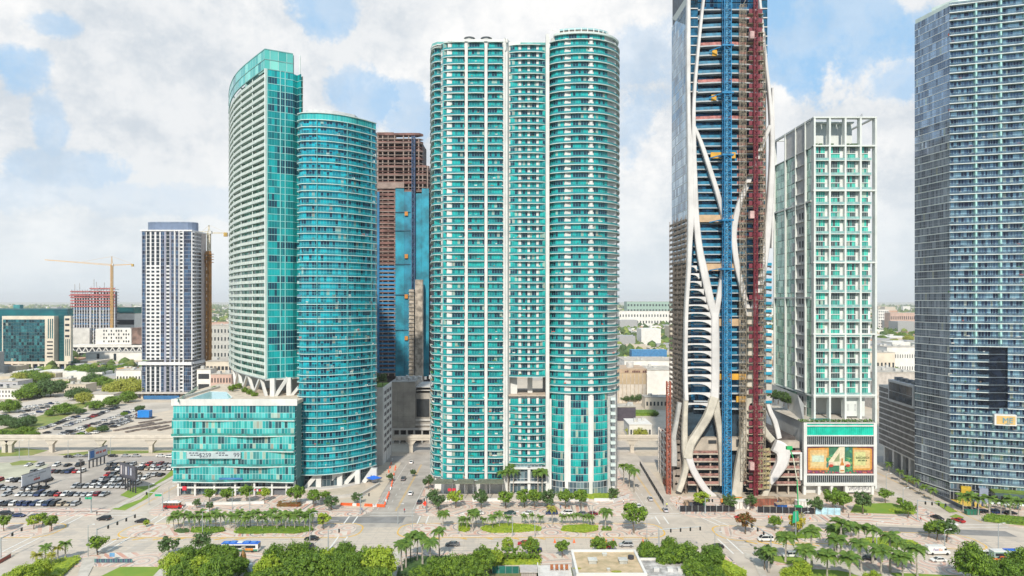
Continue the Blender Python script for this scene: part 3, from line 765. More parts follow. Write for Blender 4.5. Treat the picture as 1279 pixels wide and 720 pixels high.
def podium_teal():
    root=thing('glass_podium','low five-tier teal glass podium with a rooftop pool and a long price banner','podium building',(-116,300,0))
    x0,x1=X(217,290),-91.2; y0=290
    zt=Z(506,290)
    tiers=[Z(601,290)+ (zt-Z(601,290))*i/5 for i in range(6)]
    th=tiers[1]-tiers[0]
    g=glass_mat('glass_podium',(.10,.50,.50),(.03,.37,.38),(.03,.10,.13),1.28,th/2,tiers[0],p_light=.62,p_dark=.34,unit=5,mull=(.30,.52,.50),mw=.12,metal=.22,blend=.45,warm=.10,hb=.97,hbw=.09)
    n=16
    for k in range(5):
        zz=tiers[k]; bulge=1.2 if k<4 else .2
        path=[]
        for i in range(n+1):
            f=i/n; path.append((x0+(x1-x0)*f, y0-.5-bulge*.5*(1-math.cos(2*math.pi*((f*1.5+k*.5)%1)))))
        for i in range(n):
            mb=MB(); mb.ribbon([path[i],path[i+1]],zz+.25,tiers[k+1],.2,u0=i*3.2+k*1.9); part('window',mb.mesh('window',g),root)
        mb=MB(); mb.ribbon(offs(path,-.7),zz-.28,zz+.12,2.4); part('slab_edge',mb.mesh('slab_edge',WHT2),root)
        mb=MB(); mb.ribbon(offs(path,-.65),zz+.12,zz+1.1,.05); part('balcony_railing',mb.mesh('balcony_railing',M('rail_glass_pod',(.05,.42,.40),.08,metal=.3,var=.35,scale=.4,col2=(.08,.22,.22))),root)
        # things standing on the balconies
    part('body',MB().prism([(x0+.6,y0+1),(x1-.2,y0+1),(-92,316),(-100,336),(-141,336)],tiers[0],zt-.3).mesh('body',M('pod_inner',(.12,.26,.26),.7,var=.1)),root)
    # side wall to the left
    mb=MB(); mb.ribbon(along([(X(217,334),334),(x0,y0-.2)],3.4),tiers[0],zt,.2,u0=0); 
    part('side_wall',MB().prism([(x0+.2,y0),(x0+.8,y0),(-141.2,336),(-141.8,336)],tiers[0],zt).mesh('side_wall',WHT),root)
    # white parapet and deck
    zt2=Z(499,290)
    part('roof_parapet',MB().box(x0-.6,x1+1,y0-1,y0-.4,zt-.2,zt2+.2).box(x0-.6,x0,y0-.4,336,zt-.2,zt2).mesh('roof_parapet',WHT),root)
    part('pool_deck',MB().prism([(x0,y0-.4),(-91,y0-.4),(-91,316),(-100,345),(-150,352),(-150,320),(x0,310)],zt-.1,zt2-1.0).mesh('pool_deck',M('deck_tiles',(.58,.50,.40),.8,var=.12,scale=.4)),root)
    zp=zt2-.95
    def Q(a,b): return P(a,b,zp)
    pool=[Q(232,500),Q(262,489.5),Q(283,490),Q(290,497),Q(283,500.5)]
    part('swimming_pool',MB().face([(p[0],p[1],zp+.06) for p in ccw(pool)]).mesh('swimming_pool',M('pool_water',(.32,.62,.66),.06,var=.06,scale=.6)),root)
    cop=MB()
    for a,b in zip(pool,pool[1:]+pool[:1]): cop.bar((*a,zp+.06),(*b,zp+.06),.5,.2)
    part('pool_coping',cop.mesh('pool_coping',WHT),root)
    # glass windbreak around the deck corner
    a,b=Q(222,503),Q(247,486)
    part('windbreak',MB().bar((a[0],a[1],zp+.7),(b[0],b[1],zp+.7),.08,1.4).mesh('windbreak',RAILM),root)
    # base: white frame of two bands with storefront glass
    zb=tiers[0]
    part('storefront_glazing',MB().ribbon([(x0+2,y0+1.8),(x1,y0+1.8)],.3,zb,.2,u0=0).mesh('storefront_glazing',glass_mat('glass_shop',(.16,.24,.27),(.08,.13,.16),(.03,.04,.05),1.5,3.0,0,mull=(.42,.45,.46),mw=.12,hb=.1,hbw=.1,metal=.3)),root)
    for px_ in (223,244,268,294,318,340,358,368):
        x=X(px_,290); part('column',MB().box(x-.35,x+.35,y0-.4,y0+.4,0,zb).mesh('column',WHT),root)
    for z in (Z(609,290),zb-.3): part('frame_band',MB().box(x0+1.5,x1,y0-.5,y0+.3,z-.28,z+.28).mesh('frame_band',WHT),root)
    part('garage_door',MB().box(X(341,290),X(356,290),y0+.9,y0+1.2,.2,6).mesh('garage_door',M('garage_slats',(.14,.15,.17),.6)),root)
    part('shop_sign',MB().box(X(229,290),X(234,290),y0-.9,y0-.6,Z(612,290),Z(607,290)).mesh('shop_sign',M('sign_red',(.55,.03,.05),.5,var=.02)),root)
    for i in range(6):
        x=X(318,290)+i*1.0; part('sign_panel',MB().box(x,x+.7,y0-.6,y0-.45,Z(613.5,290),Z(611,290)).mesh('sign_panel',M('sign_red' if i%2==0 else 'sign_white',(.7,.68,.66),.5,var=.02)),root)
    # banners
    zc=Z(567,290); bn=thing_banner=MB().box(X(235,289),X(302,289),y0-2.35,y0-2.25,zc-1.5,zc+1.5); part('price_banner',bn.mesh('price_banner',M('banner_grey',(.42,.50,.52),.6,var=.05)),root)
    for px_,dz in ((244,1.6),(245.5,.7),(277,1.6),(281,.7)): marks(root,(X(px_,289),y0-2.42,zc-1.0+dz),(1.,.8,1.3),.5,M('banner_ink',(.06,.07,.1),.6,var=0))
    for txt,px_,sz in (('$259',258,2.5),('99',297,2.6)):
        textpart(root,txt,(X(px_,289),y0-2.42,zc-.9),sz,M('banner_ink',(.06,.07,.1)))
    part('blue_banner',MB().box(X(275,289),X(304,289),y0-2.1,y0-2.0,Z(598.4,289),Z(596.2,289)).mesh('blue_banner',M('banner_blue',(.06,.20,.45),.5)),root)
def textpart(parent,txt,at,size,mat,rot=(math.pi/2,0,0),name='lettering',align='CENTER',ext=.02):
    cu=bpy.data.curves.new(name,'FONT'); cu.body=txt; cu.size=size; cu.align_x=align; cu.extrude=ext; cu.materials.append(mat)
    o=bpy.data.objects.new('tmp',cu); COL.objects.link(o); dg=bpy.context.evaluated_depsgraph_get(); me=bpy.data.meshes.new_from_object(o.evaluated_get(dg)); me.name=name
    bpy.data.objects.remove(o); me.materials.clear(); me.materials.append(mat)
    c=bpy.data.objects.new(name,me); COL.objects.link(c); c.parent=parent; c.location=Vector(at)-ORG[parent.name]; c.rotation_euler=rot; ORG[c.name]=Vector(at)
    return c
podium_teal()

# ---------------------------------------------------------------- white and mint condominium in the middle
def tower_mint():
    root=thing('condo_tower','tall white and mint balcony condo tower with a see-through opening low in its middle','tower',(5,305,0))
    fh=3.1; Y0=292.5
    zt=Z(52,Y0)
    zs=[fh*i+6.2 for i in range(int((zt-6.2)/fh))]
    g=glass_mat('glass_mint',(.010,.40,.38),(.008,.27,.29),(.015,.05,.09),1.12,fh,6.2,p_light=.62,p_dark=.5,unit=3,mull=(.10,.42,.40),mw=.1,metal=.28,blend=.7,warm=.05,hb=.75,hbw=.06)
    gl=M('rail_glass_mint2',(.03,.36,.37),.1,metal=.2,var=.35,scale=.3,col2=(.04,.27,.31),spec=.8,alpha=.82)
    xs=lambda p,Y=Y0:X(p,Y)
    # --- balcony edge paths for three parts
    # left flank facing left, stepping back
    flank=[(xs(537,318),318),(xs(538,306),306),(xs(540,300.5),300.5),(xs(546,298.2),298.2),(xs(551,298.2),298.2)]
    wing=[(xs(550,297),297),(xs(551.5,294.6),294.6),(xs(557,292.8),292.8),(xs(568,292.1),292.1),(xs(580,292.0),292.0)]
    mid1=[(xs(584,292.2),292.2),(xs(594,291.8),291.8),(xs(604.5,292.2),292.2)]
    mid2=[(xs(609,292.2),292.2),(xs(619,291.9),291.9),(xs(627.5,292.2),292.2),(xs(629.5,292.9),292.9)]
    cen=[(xs(636,296.4),296.4),(xs(645,295.4),295.4),(xs(655,295.),295.),(xs(668,295),295),(xs(677,295.6),295.6),(xs(682,296.6),296.6)]
    bow=[(xs(685.5,293.5),293.5),(xs(692,291.4),291.4),(xs(702,289.9),289.9),(xs(715,288.9),288.9),(xs(730,288.6),288.6),(xs(745,289.4),289.4),(xs(757,291.2),291.2),(xs(767,294.5),294.5),(xs(773,299.5),299.5),(xs(774,305),305),(xs(773,312),312)]
    zl=Z(66,300)
    def low(z): return z<zt
    groups=[(flank,[z for z in zs if z<zl],3,298.6),(wing,[z for z in zs if z<zt-3],4,0),(mid1,[z for z in zs if z<Z(60,Y0)],2,0),(mid2,[z for z in zs if z<Z(60,Y0)],2,0)]
    zv0=Z(494,295); zv1=Z(470,295)
    czs=[z for z in zs if (z<zv0-1.5 or z>zv1-.5) and z<Z(57,295)]
    groups.append((cen,czs,3,0))
    bzs=[z for z in zs if z<Z(48,290)]
    bhi=[z for z in bzs if z>Z(500,290)]; blo=[z for z in bzs if z<=Z(500,290)]
    slabm=WHT2
    for path,zz,n,_ in groups:
        p=arc(path,n); sl=MB(); sl.ribbon(p,-.27,.02,2.4); stack(root,'balcony_slab',sl,zz+[zz[-1]+fh],slabm)
        rl=MB(); rl.ribbon(offs(p,.1),.02,.80,.05); stack(root,'balcony_railing',rl,zz,gl)
    p=arc(bow,3); sl=MB(); sl.ribbon(p,-.27,.02,2.4); stack(root,'balcony_slab',sl,bhi+[bhi[-1]+fh],slabm)
    rl=MB(); rl.ribbon(offs(p,.1),.02,.80,.05); stack(root,'balcony_railing',rl,bhi,gl)
    bw2=arc(bow[:8],3); sl=MB(); sl.ribbon(offs(bw2,1.35),-.22,.02,1.4); stack(root,'slab_edge',sl,blo,slabm)
    for path,zz,n,_ in groups+[(bow[:9],bhi,3,0)]: clutter(root,offs(arc(path,n),.75),zz,len(zz)*2)
    # --- glass with white wall between
    def glass(px0,px1,y,zz,cap,curve=None):
        a=(xs(px0,y),y); b=(xs(px1,y),y); windows(root,segs(along([a,b],3.0)),zz,fh-.30,g,cap=cap)
    gy=293.0
    fl=[z for z in zs if z<zl]
    glass(542.5,549.5,299.8,fl,20)
    # piece on the flank itself
    windows(root,segs(along([(xs(541,318),318),(xs(541.5,303),303)],4)),fl,fh-.3,g,cap=20)
    wz=[z for z in zs if z<zt-3]
    glass(553,557.8,293.6,wz,20); glass(564.8,579.6,gy,wz,45); glass(584.6,604.8,gy,wz,60); glass(610,627.4,gy,wz,50)
    for a,b in ((637.5,647.2),(651.4,658.6),(662.2,669.6),(673,681.6)): glass(a,b,296.3,czs,16)
    gb=offs(arc(bow[:8],6),.95)
    def sub(path,x0,x1): return [q for q in path if x0<=q[0]<=x1]
    for a,b in ((687.5,705),(711,736),(740.5,760.5)):
        sp=sub(gb,xs(a,291),xs(b,291)); windows(root,segs(along(sp,3.1)),bzs,fh-.30,g,cap=60)
    # --- white walls
    mb=MB(); zc=zt
    def wall(name,poly,z0,z1,mat=WHT): part(name,MB().prism(ccw(poly),z0,z1).mesh(name,mat),root)
    wall('rear_wall',[(xs(541.5,319),319),(xs(542,303.5),303.5),(xs(543,300.2),300.2),(xs(551,300.2),300.2),(xs(551,295.5),295.5),(xs(553,293.9),293.9),(xs(634,293.9),293.9),(xs(634,319),319)],0,zt-3.5)
    for a,b in ((635.8,683),): 
        wall('core_wall',[(xs(a,296.8),296.8),(xs(b,296.8),296.8),(xs(b,299),318),(xs(a,299),318)],0,zv0-.5)
        wall('core_wall',[(xs(a,296.8),296.8),(xs(b,296.8),296.8),(xs(b,299),318),(xs(a,299),318)],zv1,Z(52,296))
    # columns standing in the opening
    for a,b,y in ((637,646,300),(659,665,303),(636,640,312),(678,683,312)):
        wall('opening_column',[(xs(a,y),y),(xs(b,y),y),(xs(b,y),y+2.5),(xs(a,y),y+2.5)],zv0,zv1)
    wall('opening_floor',[(xs(635,295),295),(xs(684,295),295),(xs(684,295),318),(xs(635,295),318)],zv0-.4,zv0,M('opening_floor',(.50,.42,.34),.8,var=.1))
    gbi=offs(arc(bow[:8],6),1.2)
    wall('core_wall',gbi+[(xs(769,297),297),(xs(771,303),303),(xs(770.5,318),318),(xs(684,318),318)],0,Z(48,292))
    # white wall at the right end of the bow
    # projecting piers
    for a,b,yf,zz in ((580.6,584.2,291.6,Z(57,Y0)),(605.2,608.8,291.6,Z(57,Y0)),(628.6,630.6,292.6,Z(48,Y0)),(681.8,686.2,292.,Z(43,Y0))):
        wall('pier',[(xs(a,yf),yf),(xs(b,yf),yf),(xs(b,yf),yf+3.6),(xs(a,yf),yf+3.6)],0,zz)
    wall('end_wall',[(xs(629.8,293),293),(xs(636.6,297.4),297.4),(xs(636,299),299),(xs(629.5,299),299)],0,Z(48,294))
    for a,b,y in ((705.6,710.4,290.3),(736.2,740.2,289.5),(558.2,564.4,293.0),(551,552.8,295.2),(647.6,651,296.1),(658.8,662,296.1),(669.8,672.8,296.1)):
        if 640<a<680:
            wall('wall_strip',[(xs(a,y),y),(xs(b,y),y),(xs(b,y),y+.6),(xs(a,y),y+.6)],0,zv0); wall('wall_strip',[(xs(a,y),y),(xs(b,y),y),(xs(b,y),y+.6),(xs(a,y),y+.6)],zv1,Z(57,296))
        else: wall('wall_strip',[(xs(a,y),y),(xs(b,y),y),(xs(b,y),y+.8),(xs(a,y),y+.8)],0,Z(50,292) if a>700 else zt-3)
    for a,y in ((708,290.0),(737.6,289.2),(687,292.6),(766,294.6)):
        wall('pier',[(xs(a-1.9,y),y),(xs(a+1.9,y),y),(xs(a+1.9,y),y+3),(xs(a-1.9,y),y+3)],0,Z(500,290))
    # small balconies on the white end wall
    mb=MB().box(xs(762,293),xs(768,293),290.9,293,-.2,.9); stack(root,'small_balcony',mb,[z for z in zs if z<Z(500,290)],WHT2)
    # --- roofs
    wall('roof_frame_post',[(xs(559.5,293),293),(xs(564,293),293),(xs(564,293),296),(xs(559.5,293),296)],zt-3.5,Z(51,293))
    for a in (580.4,605.2,628.6): wall('roof_frame_post',[(xs(a,293),293.4),(xs(a+3.6,293),293.4),(xs(a+3.6,293),296),(xs(a,293),296)],zt-3.5,Z(50,293))
    wall('roof_frame_beam',[(xs(559,293),292.8),(xs(631,293),292.8),(xs(631,293),294.2),(xs(559,293),294.2)],Z(52,293),Z(49.4,293))
    wall('roof_frame_beam',[(xs(629.5,293),294.2),(xs(634,293),294.2),(xs(637.5,300),304),(xs(634,300),304)],Z(52,293),Z(47,293))
    wall('roof_house',[(xs(562,300),303),(xs(631,300),303),(xs(631,300),316),(xs(562,300),316)],zt-3.5,Z(53,302),M('louvre_grey',(.42,.42,.40),.7,var=.1))
    for k in range(26):
        x=xs(583,297)+k*.62; part('louvre',MB().box(x,x+.22,295.6,296.,zt-3.4,Z(52.5,295)).mesh('louvre',M('louvre_grey',(.42,.42,.40))),root)
    for a in (586.5,607.5):
        cxx=xs(a,299); mbv=MB(); mbv.tube([(cxx,299,Z(51,299)),(cxx,299,Z(48.5,299))],[1.9,1.9],16); mbv.tube([(cxx,299,Z(48.5,299)),(cxx,299,Z(47.6,299)),(cxx,299,Z(46.7,299))],[2.5,1.9,.6],16); part('cooling_fan',mbv.mesh('cooling_fan',M('fan_grey',(.45,.45,.44),.5,var=.05)),root)
    wall('roof_terrace_wall',[(xs(636,297),297),(xs(683,297),297),(xs(683,299),301),(xs(636,299),301)],Z(57,296),Z(53.6,296),WHT2)
    wall('terrace_glass',[(xs(650,296),295.4),(xs(683,296),295.4),(xs(683,296),295.5),(xs(650,296),295.5)],Z(57,296),Z(54,296),RAILM)
    wall('flank_roof',flank+[(xs(566,298),298),(xs(566,298),315)],zl+2.7,zl+3.05)
    wall('flank_roof_rail',[(xs(537.5,306),306),(xs(540,300.5),300.5),(xs(546,298.4),298.4),(xs(559,298.4),298.4),(xs(559,298.6),298.7),(xs(546,298.6),298.7)],zl+3.05,zl+4.1,RAILM)
    # bow crown: tall glass, slab, then open curved roof band
    zb=Z(48,290); crown=offs(arc(bow[1:8],4),1.)
    windows(root,segs(along(sub(crown,xs(690,291),xs(757,291)),3.2)),[zb],Z(43,290)-zb+.2,g,cap=30)
    wall('crown_wall',offs(arc(bow[:8],4),1.3)+[(xs(771,302),302),(xs(770,315),315),(xs(686,315),315)],zb,Z(43.4,290),WHT)
    wall('crown_slab',arc(bow[1:9],4)+[(xs(772,303),303),(xs(770,315),315),(xs(686,315),315)],Z(43,290)-.1,Z(41.6,290)+.2,WHT2)
    pr=sub(arc(bow[:9],5),xs(695,290),xs(769,294))
    rb=offs(pr,3.0); mb=MB(); mb.ribbon(rb,Z(37.4,292),Z(35.3,292),.5); part('crown_ring',mb.mesh('crown_ring',M('pale_aqua_metal',(.34,.52,.54),.5,var=.05)),root)
    mb=MB(); mb.ribbon(offs(rb,.4),Z(44,292),Z(37.3,292),.3); part('crown_screen',mb.mesh('crown_screen',M('screen_tan',(.30,.27,.24),.7,var=.15,scale=.6)),root)
    for q in rb[::3]: part('crown_post',MB().box(q[0]-.2,q[0]+.2,q[1]-.1,q[1]+.3,Z(43,292),Z(36,292)).mesh('crown_post',WHT),root)
    mb=MB(); a=xs(688,292); mb.bar((a,294,Z(43,292)),(a,294,Z(34.5,292)),.2); mb.bar((a,294,Z(34.5,292)),(a+2.4,294,Z(37.5,292)),.15); mb.bar((xs(694,292),295,Z(43,292)),(xs(694,292),295,Z(32,292)),.12); part('roof_mast',mb.mesh('roof_mast',STEEL),root)
    # --- ground floor
    zg=6.0
    mb=MB(); mb.ribbon(sub(gb,xs(687,291),xs(761,291)),0,5.8,.2,u0=0); part('storefront_glazing',mb.mesh('storefront_glazing',glass_mat('glass_shop',(.1,.1,.1),(.1,.1,.1),(.1,.1,.1),1,1)),root)
    for a,b,y in ((637,683,294),(552,629,296)): part('storefront_glazing',MB().ribbon([(xs(a,y),y),(xs(b,y),y)],0,12 if a>600 else 6,.2,u0=0).mesh('storefront_glazing',MATS['glass_shop']),root)
    wall('lobby_column',[(xs(659,292.5),292.5),(xs(662.5,292.5),292.5),(xs(662.5,293.5),293.7),(xs(659,293.5),293.7)],0,Z(584,293))
    wall('lobby_canopy',[(xs(637,293),292.3),(xs(683,293),292.3),(xs(683,293),296),(xs(637,293),296)],Z(586,293),Z(584,293))
    wall('lobby_canopy',[(xs(637,293),291.8),(xs(683,293),291.8),(xs(683,293),296),(xs(637,293),296)],Z(603,293),Z(601.6,293))
    # sloping olive awning of three bays over the restaurant
    for a,b in ((541,566),(568.5,592),(594.5,629)):
        y1,y0_=291.3,283.8; za,zb_=Z(598.5,y1),Z(607,y0_)+1.0
        mb=MB().face([(xs(a,289)-.5,y0_,zb_),(xs(b,289),y0_,zb_),(xs(b,289),y1,za),(xs(a,289)+1.2,y1,za)]); mb.face([(xs(a,289)+1.2,y1,za-.25),(xs(b,289),y1,za-.25),(xs(b,289),y0_,zb_-.25),(xs(a,289)-.5,y0_,zb_-.25)]); mb.face([(xs(a,289)-.5,y0_,zb_-.25),(xs(b,289),y0_,zb_-.25),(xs(b,289),y0_,zb_),(xs(a,289)-.5,y0_,zb_)])
        part('awning',mb.mesh('awning',M('awning_olive',(.16,.17,.12),.8,var=.15,scale=.5)),root)
        for q in (a+1,(a+b)/2,b-1): part('awning_post',MB().box(xs(q,284)-.12,xs(q,284)+.12,284.1,284.4,0,zb_).mesh('awning_post',STEEL),root)
        x=xs(a,289)
        mb=MB()
        for k in range(int((xs(b,289)-x)/1.3)): mb.bar((x+k*1.3,y0_,zb_+.06),(x+k*1.3+.3,y1,za+.06),.1)
        part('awning_rib',mb.mesh('awning_rib',M('awning_rib',(.25,.26,.2),.7)),root,stuff=True)
    for a in (561.5,567): part('red_sign',MB().box(xs(a-2.2,283.6),xs(a+2.2,283.6),283.3,283.7,Z(613.5,283.6),Z(610.2,283.6)).mesh('red_sign',M('sign_red',(.6,.03,.05))),root)
    # terrace steps and low planters
    part('terrace',MB().box(xs(541,283),xs(776,283),282.5,292,0,.5).mesh('terrace',M('terrace_stone',(.55,.49,.42),.8,var=.1)),root)
    for a,b in ((545,575),(590,625),(700,735),(742,772)): part('planter_wall',MB().box(xs(a,282),xs(b,282),281.6,282.2,.1,1.3).mesh('planter_wall',WHT),root)
tower_mint()
# ---------------------------------------------------------------- lattice masts
def lattice(mb,x,y,z0,z1,w,d,step,r=.12,diag=True):
    for a in (-1,1):
        for b in (-1,1): mb.bar((x+a*w/2,y+b*d/2,z0),(x+a*w/2,y+b*d/2,z1),r*1.6)
    z=z0; k=0
    while z<z1-.01:
        z2=min(z+step,z1)
        for b in (-1,1):
            mb.bar((x-w/2,y+b*d/2,z),(x+w/2,y+b*d/2,z),r)
            if diag: mb.bar((x-w/2*(1 if k%2 else -1),y+b*d/2,z),(x+w/2*(1 if k%2 else -1),y+b*d/2,z2),r)
        for a in (-1,1):
            mb.bar((x+a*w/2,y-d/2,z),(x+a*w/2,y+d/2,z),r)
            if diag: mb.bar((x+a*w/2,y-d/2*(1 if k%2 else -1),z),(x+a*w/2,y+d/2*(1 if k%2 else -1),z2),r)
        z=z2; k+=1
    return mb
# ---------------------------------------------------------------- skyscraper under construction with the ribbed white skeleton
def tower_ribbed():
    Y0=291.; root=thing('ribbed_skyscraper','blue glass skyscraper being built inside a curving white outer skeleton','tower',(92,305,0))
    RIB=M('skeleton_white',(.64,.62,.61),.55,var=.08,scale=.12,streak=.35); RIBC=M('skeleton_raw',(.56,.52,.44),.8,var=.14,scale=.15,streak=.5)
    xs=lambda p,Y=Y0:X(p,Y); zz=lambda p,Y=Y0:Z(p,Y)
    BL=M('rail_mesh_blue',(.012,.19,.33),.5,var=.25,scale=.5); RD=M('edge_board_red',(.52,.20,.18),.7,var=.25,scale=.8)
    g=glass_mat('glass_ribbed',(.012,.15,.29),(.008,.085,.18),(.006,.022,.055),1.6,3.3,0,p_light=.5,p_dark=.45,unit=3,mull=(.03,.11,.17),mw=.08,metal=.4,blend=.5,hb=.5,hbw=.06,warm=.0)
    gs=glass_mat('glass_ribbed_side',(.34,.46,.56),(.22,.34,.46),(.12,.2,.3),2.9,3.9,0,p_light=.5,p_dark=.3,unit=1,mull=(.42,.45,.42),mw=.22,metal=.65,blend=.2,hb=.03,hbw=.16,warm=0,rough=.05)
    ztop=226.
    # core body
    part('inner_wall',MB().prism(ccw([(xs(862),Y0+4.5),(xs(962),Y0+4.5),(xs(962),Y0+32),(xs(862),Y0+32)]),0,ztop).mesh('inner_wall',M('tower_core',(.03,.06,.09),.5,var=.3)),root)
    # floors: pixel rows of the slab edges
    rows=[]; y=-2.
    while y<160: rows.append(y); y+=11.55
    while y<512: rows.append(y); y+=9.72
    zs=[zz(r) for r in rows]
    plateL=lambda r: 878-8*max(0,min(1,r/90)) if r<130 else 866
    up=[]; rr=random.Random(5)
    for i,r in enumerate(rows):
        z=zs[i]; fh=(zs[i-1]-z) if i else 3.9
        x0=xs(868 if r>120 else 872); x1=xs(958)
        # belly-shaped floor slab
        bel=1.6 if 20<r<160 else .4
        path=[(x0+(x1-x0)*f, Y0+1.8-bel*math.sin(math.pi*min(1,f*1.15))) for f in [k/10 for k in range(11)]]
        if r>6: mb=MB(); mb.ribbon(path,z-.55 if r<160 else z-.42,z,3.2); part('floor_slab',mb.mesh('floor_slab',M('slab_pale',(.42,.46,.49),.6,var=.08)),root)
        a=(xs(866),Y0+3.9); b=(xs(960),Y0+3.9)
        gl=[(a[0]+(b[0]-a[0])*k/6,a[1]) for k in range(7)]
        for k in range(6): mb=MB(); mb.ribbon([gl[k],gl[k+1]],z,z+fh-.4,.15,u0=k*5.2); part('window',mb.mesh('window',g),root)
        # blue mesh guards and a few red edge boards / ochre formwork
        if 10<r<470:
            q=offs(path,.1); red=int(r/11.6)%4==0 and r<160
            for s,e in ((0,3),(3,6),(6,10)):
                if r<380 or e<=6:
                    mb=MB(); mb.ribbon(q[s:e+1],z+.02,z+1.25,.05); part('edge_guard',mb.mesh('edge_guard',RD if (red or (s==6 and r<300)) else BL),root)
    for r,c,x0,x1 in ((66,'o',890,896),(122,'o',889,895),(194,'o',888,919),(273,'t',869,918),(334,'t',877,918),(403,'t',893,925),(471,'o',893,932),(499,'o',920,935)):
        h=9 if c=='t' else 7.5
        part('formwork_panel',MB().box(xs(x0),xs(x1),Y0+.3,Y0+.7,zz(r+h/2),zz(r-h/2)).mesh('formwork_panel',M('formwork_ochre',(.68,.36,.04),.7,var=.1) if c=='o' else M('formwork_tan',(.55,.38,.23),.7,var=.1)),root)
    # flush blue glass strip between outer and inner ribs at the top left / right
    for i,r in enumerate(rows):
        if r>120: break
        z=zs[i]; fh=11.5*Y0/F
        for (a,b) in ((860.5,872),(950.5,959)):
            mb=MB(); mb.ribbon([(xs(a),Y0+.9),(xs(b),Y0+.5)],z-.1,z+fh-.5,.2,u0=a*3.); part('window',mb.mesh('window',M('strip_glass',(.03,.16,.27),.08,metal=.5,var=.4,scale=.3)),root)
            part('strip_transom',MB().box(xs(a),xs(b),Y0+.2,Y0+1.3,z-.5,z-.1).mesh('strip_transom',RIB),root)
    # --- left return, faceted grey-blue glass with curved ribs
    side=[(xs(839,319),319),(xs(858,Y0+2),Y0+2)]
    for k,(a,b) in enumerate(segs(along(side,6.5))):
        z=Z(330,300)
        while z<Z(30,308)-1:
            mb=MB(); mb.ribbon([a,b],z,z+3.9,.15,u0=k*7.3); part('window',mb.mesh('window',gs),root); z+=3.95
    part('side_wall',MB().prism(ccw([(side[0][0]+.4,319),(side[1][0]+.5,Y0+2.4),(xs(862),Y0+4.5),(xs(862),320)]),0,Z(22,310)).mesh('side_wall',M('side_raw',(.34,.29,.25),.8,var=.25,scale=.2,streak=.6)),root)
    part('side_crest',MB().face([(side[0][0],319,Z(24,319)),(side[1][0],Y0+2,Z(30,Y0)),(side[1][0],Y0+2,Z(-8,Y0)),(side[0][0]+2,314,Z(16,316))]).mesh('side_crest',gs),root)
    def rib(pts,w,d=2.2,off=0,mat=RIB,n=5,y=None,name='skeleton_rib'):
        q=[(xs(p[0]),Y0+off,zz(p[1])) for p in pts]; ww=[(p[2] if len(p)>2 else w)*Y0/F for p in pts]
        qq=arc([(a,b,c,e) for (a,b,c),e in zip(q,ww)],n)
        part(name,MB().strut([p[:3] for p in qq],[p[3] for p in qq],d).mesh(name,mat),root)
    # front ribs (pixel x, y, width)
    rib([(860,-12,4),(859.5,60),(860,150,4.5),(862.5,200,8),(863.5,255,9),(861.5,300,6),(860,340,5),(857,390,4.5),(856,460,4.5),(857,500,5)],5,2.4)
    rib([(880,-12,3),(875.5,25,3.4),(870,80,3.6),(866.5,125,4),(866,165,5),(867,215,6),(869,270,7),(873,310,8),(879,340,9),(886,372,9),(892,395,8)],6,2.2,-.25)
    rib([(867,160,4),(876,182,5),(886,212,5.5),(895,240,5.5),(903,270,5.5),(907,292,5),(906,312,5.5),(903,338,5.5),(898,368,6),(893.5,396,7)],5,1.8,-.5)
    rib([(892.5,392,9),(893,430,9.5),(893,470,9.5),(892,500,10)],9,2.4,-.3)
    rib([(947,-12,3.2),(951,30,3.4),(956,80,3.6),(961,125,4),(963.5,165,5),(963.8,200,6),(962,240,7),(959,280,8),(955.5,315,8),(951,345,8),(944,372,7.5),(938,395,7)],6,2.4,-.2)
    rib([(965,110,2.6),(966,180,3.6),(965.5,250,3.),(964,310,2)],3,2.4,.6)
    rib([(961,158,4),(952,180,5),(942,207,5.5),(931,235,6),(921,262,6.5),(916,290,7),(917,312,7),(921,338,6.5),(928,366,6),(935,394,7)],6,1.8,-.5,)
    rib([(936,390,8),(937,430,8),(936.5,470,8),(935.5,505,9)],8,2.4,-.3,RIBC)
    # lower crossing legs
    rib([(892,496,11),(885,517,10),(874,536,9.5),(862,555,10),(858.5,572,11)],9,2.6,-.4,RIBC)
    rib([(892,496,10),(895.5,520,8),(899.5,545,7),(901,575,6.5),(901.5,606,6.5)],6,2.4,-.2,RIBC)
    rib([(857,498,5),(855.5,530,6),(855.5,560,7),(857.5,580,7),(853,600,6.5),(848,614,6.5)],6,2.6,.4,RIBC)
    rib([(858.5,566,9),(864,584,8),(873,600,8),(883,614,8),(893,622,8)],8,2.4,-.4,RIB)
    rib([(852,505,5),(848,530,5),(844.5,548,6),(845,565,7),(845,585,7)],5,2.2,4.5,M('skeleton_grey',(.46,.46,.45),.7,var=.1))
    rib([(935,502,9),(932,530,9),(928,555,9),(923,585,11),(919,622,13)],9,2.6,-.3,RIBC)
    rib([(937,503,8),(945,520,8),(954,538,8),(964,550,8)],8,2.6,-.3,RIBC)
    rib([(958,500,5),(963,515,5.5),(969,528,6),(974,548,6)],5,2.0,1.,RIB)
    rib([(966,556,15),(976,562,17),(976,577,14),(969,590,11),(960,603,7)],12,2.6,-.6,RIB)
    rib([(962,600,6),(957,612,7),(952,624,7)],7,2.4,-.2,RIBC)
    # arched webs per floor between outer and inner rib, both sides
    inner=lambda r: 868+ (r-300)*.30 if r<392 else 889
    r=332.
    k=0
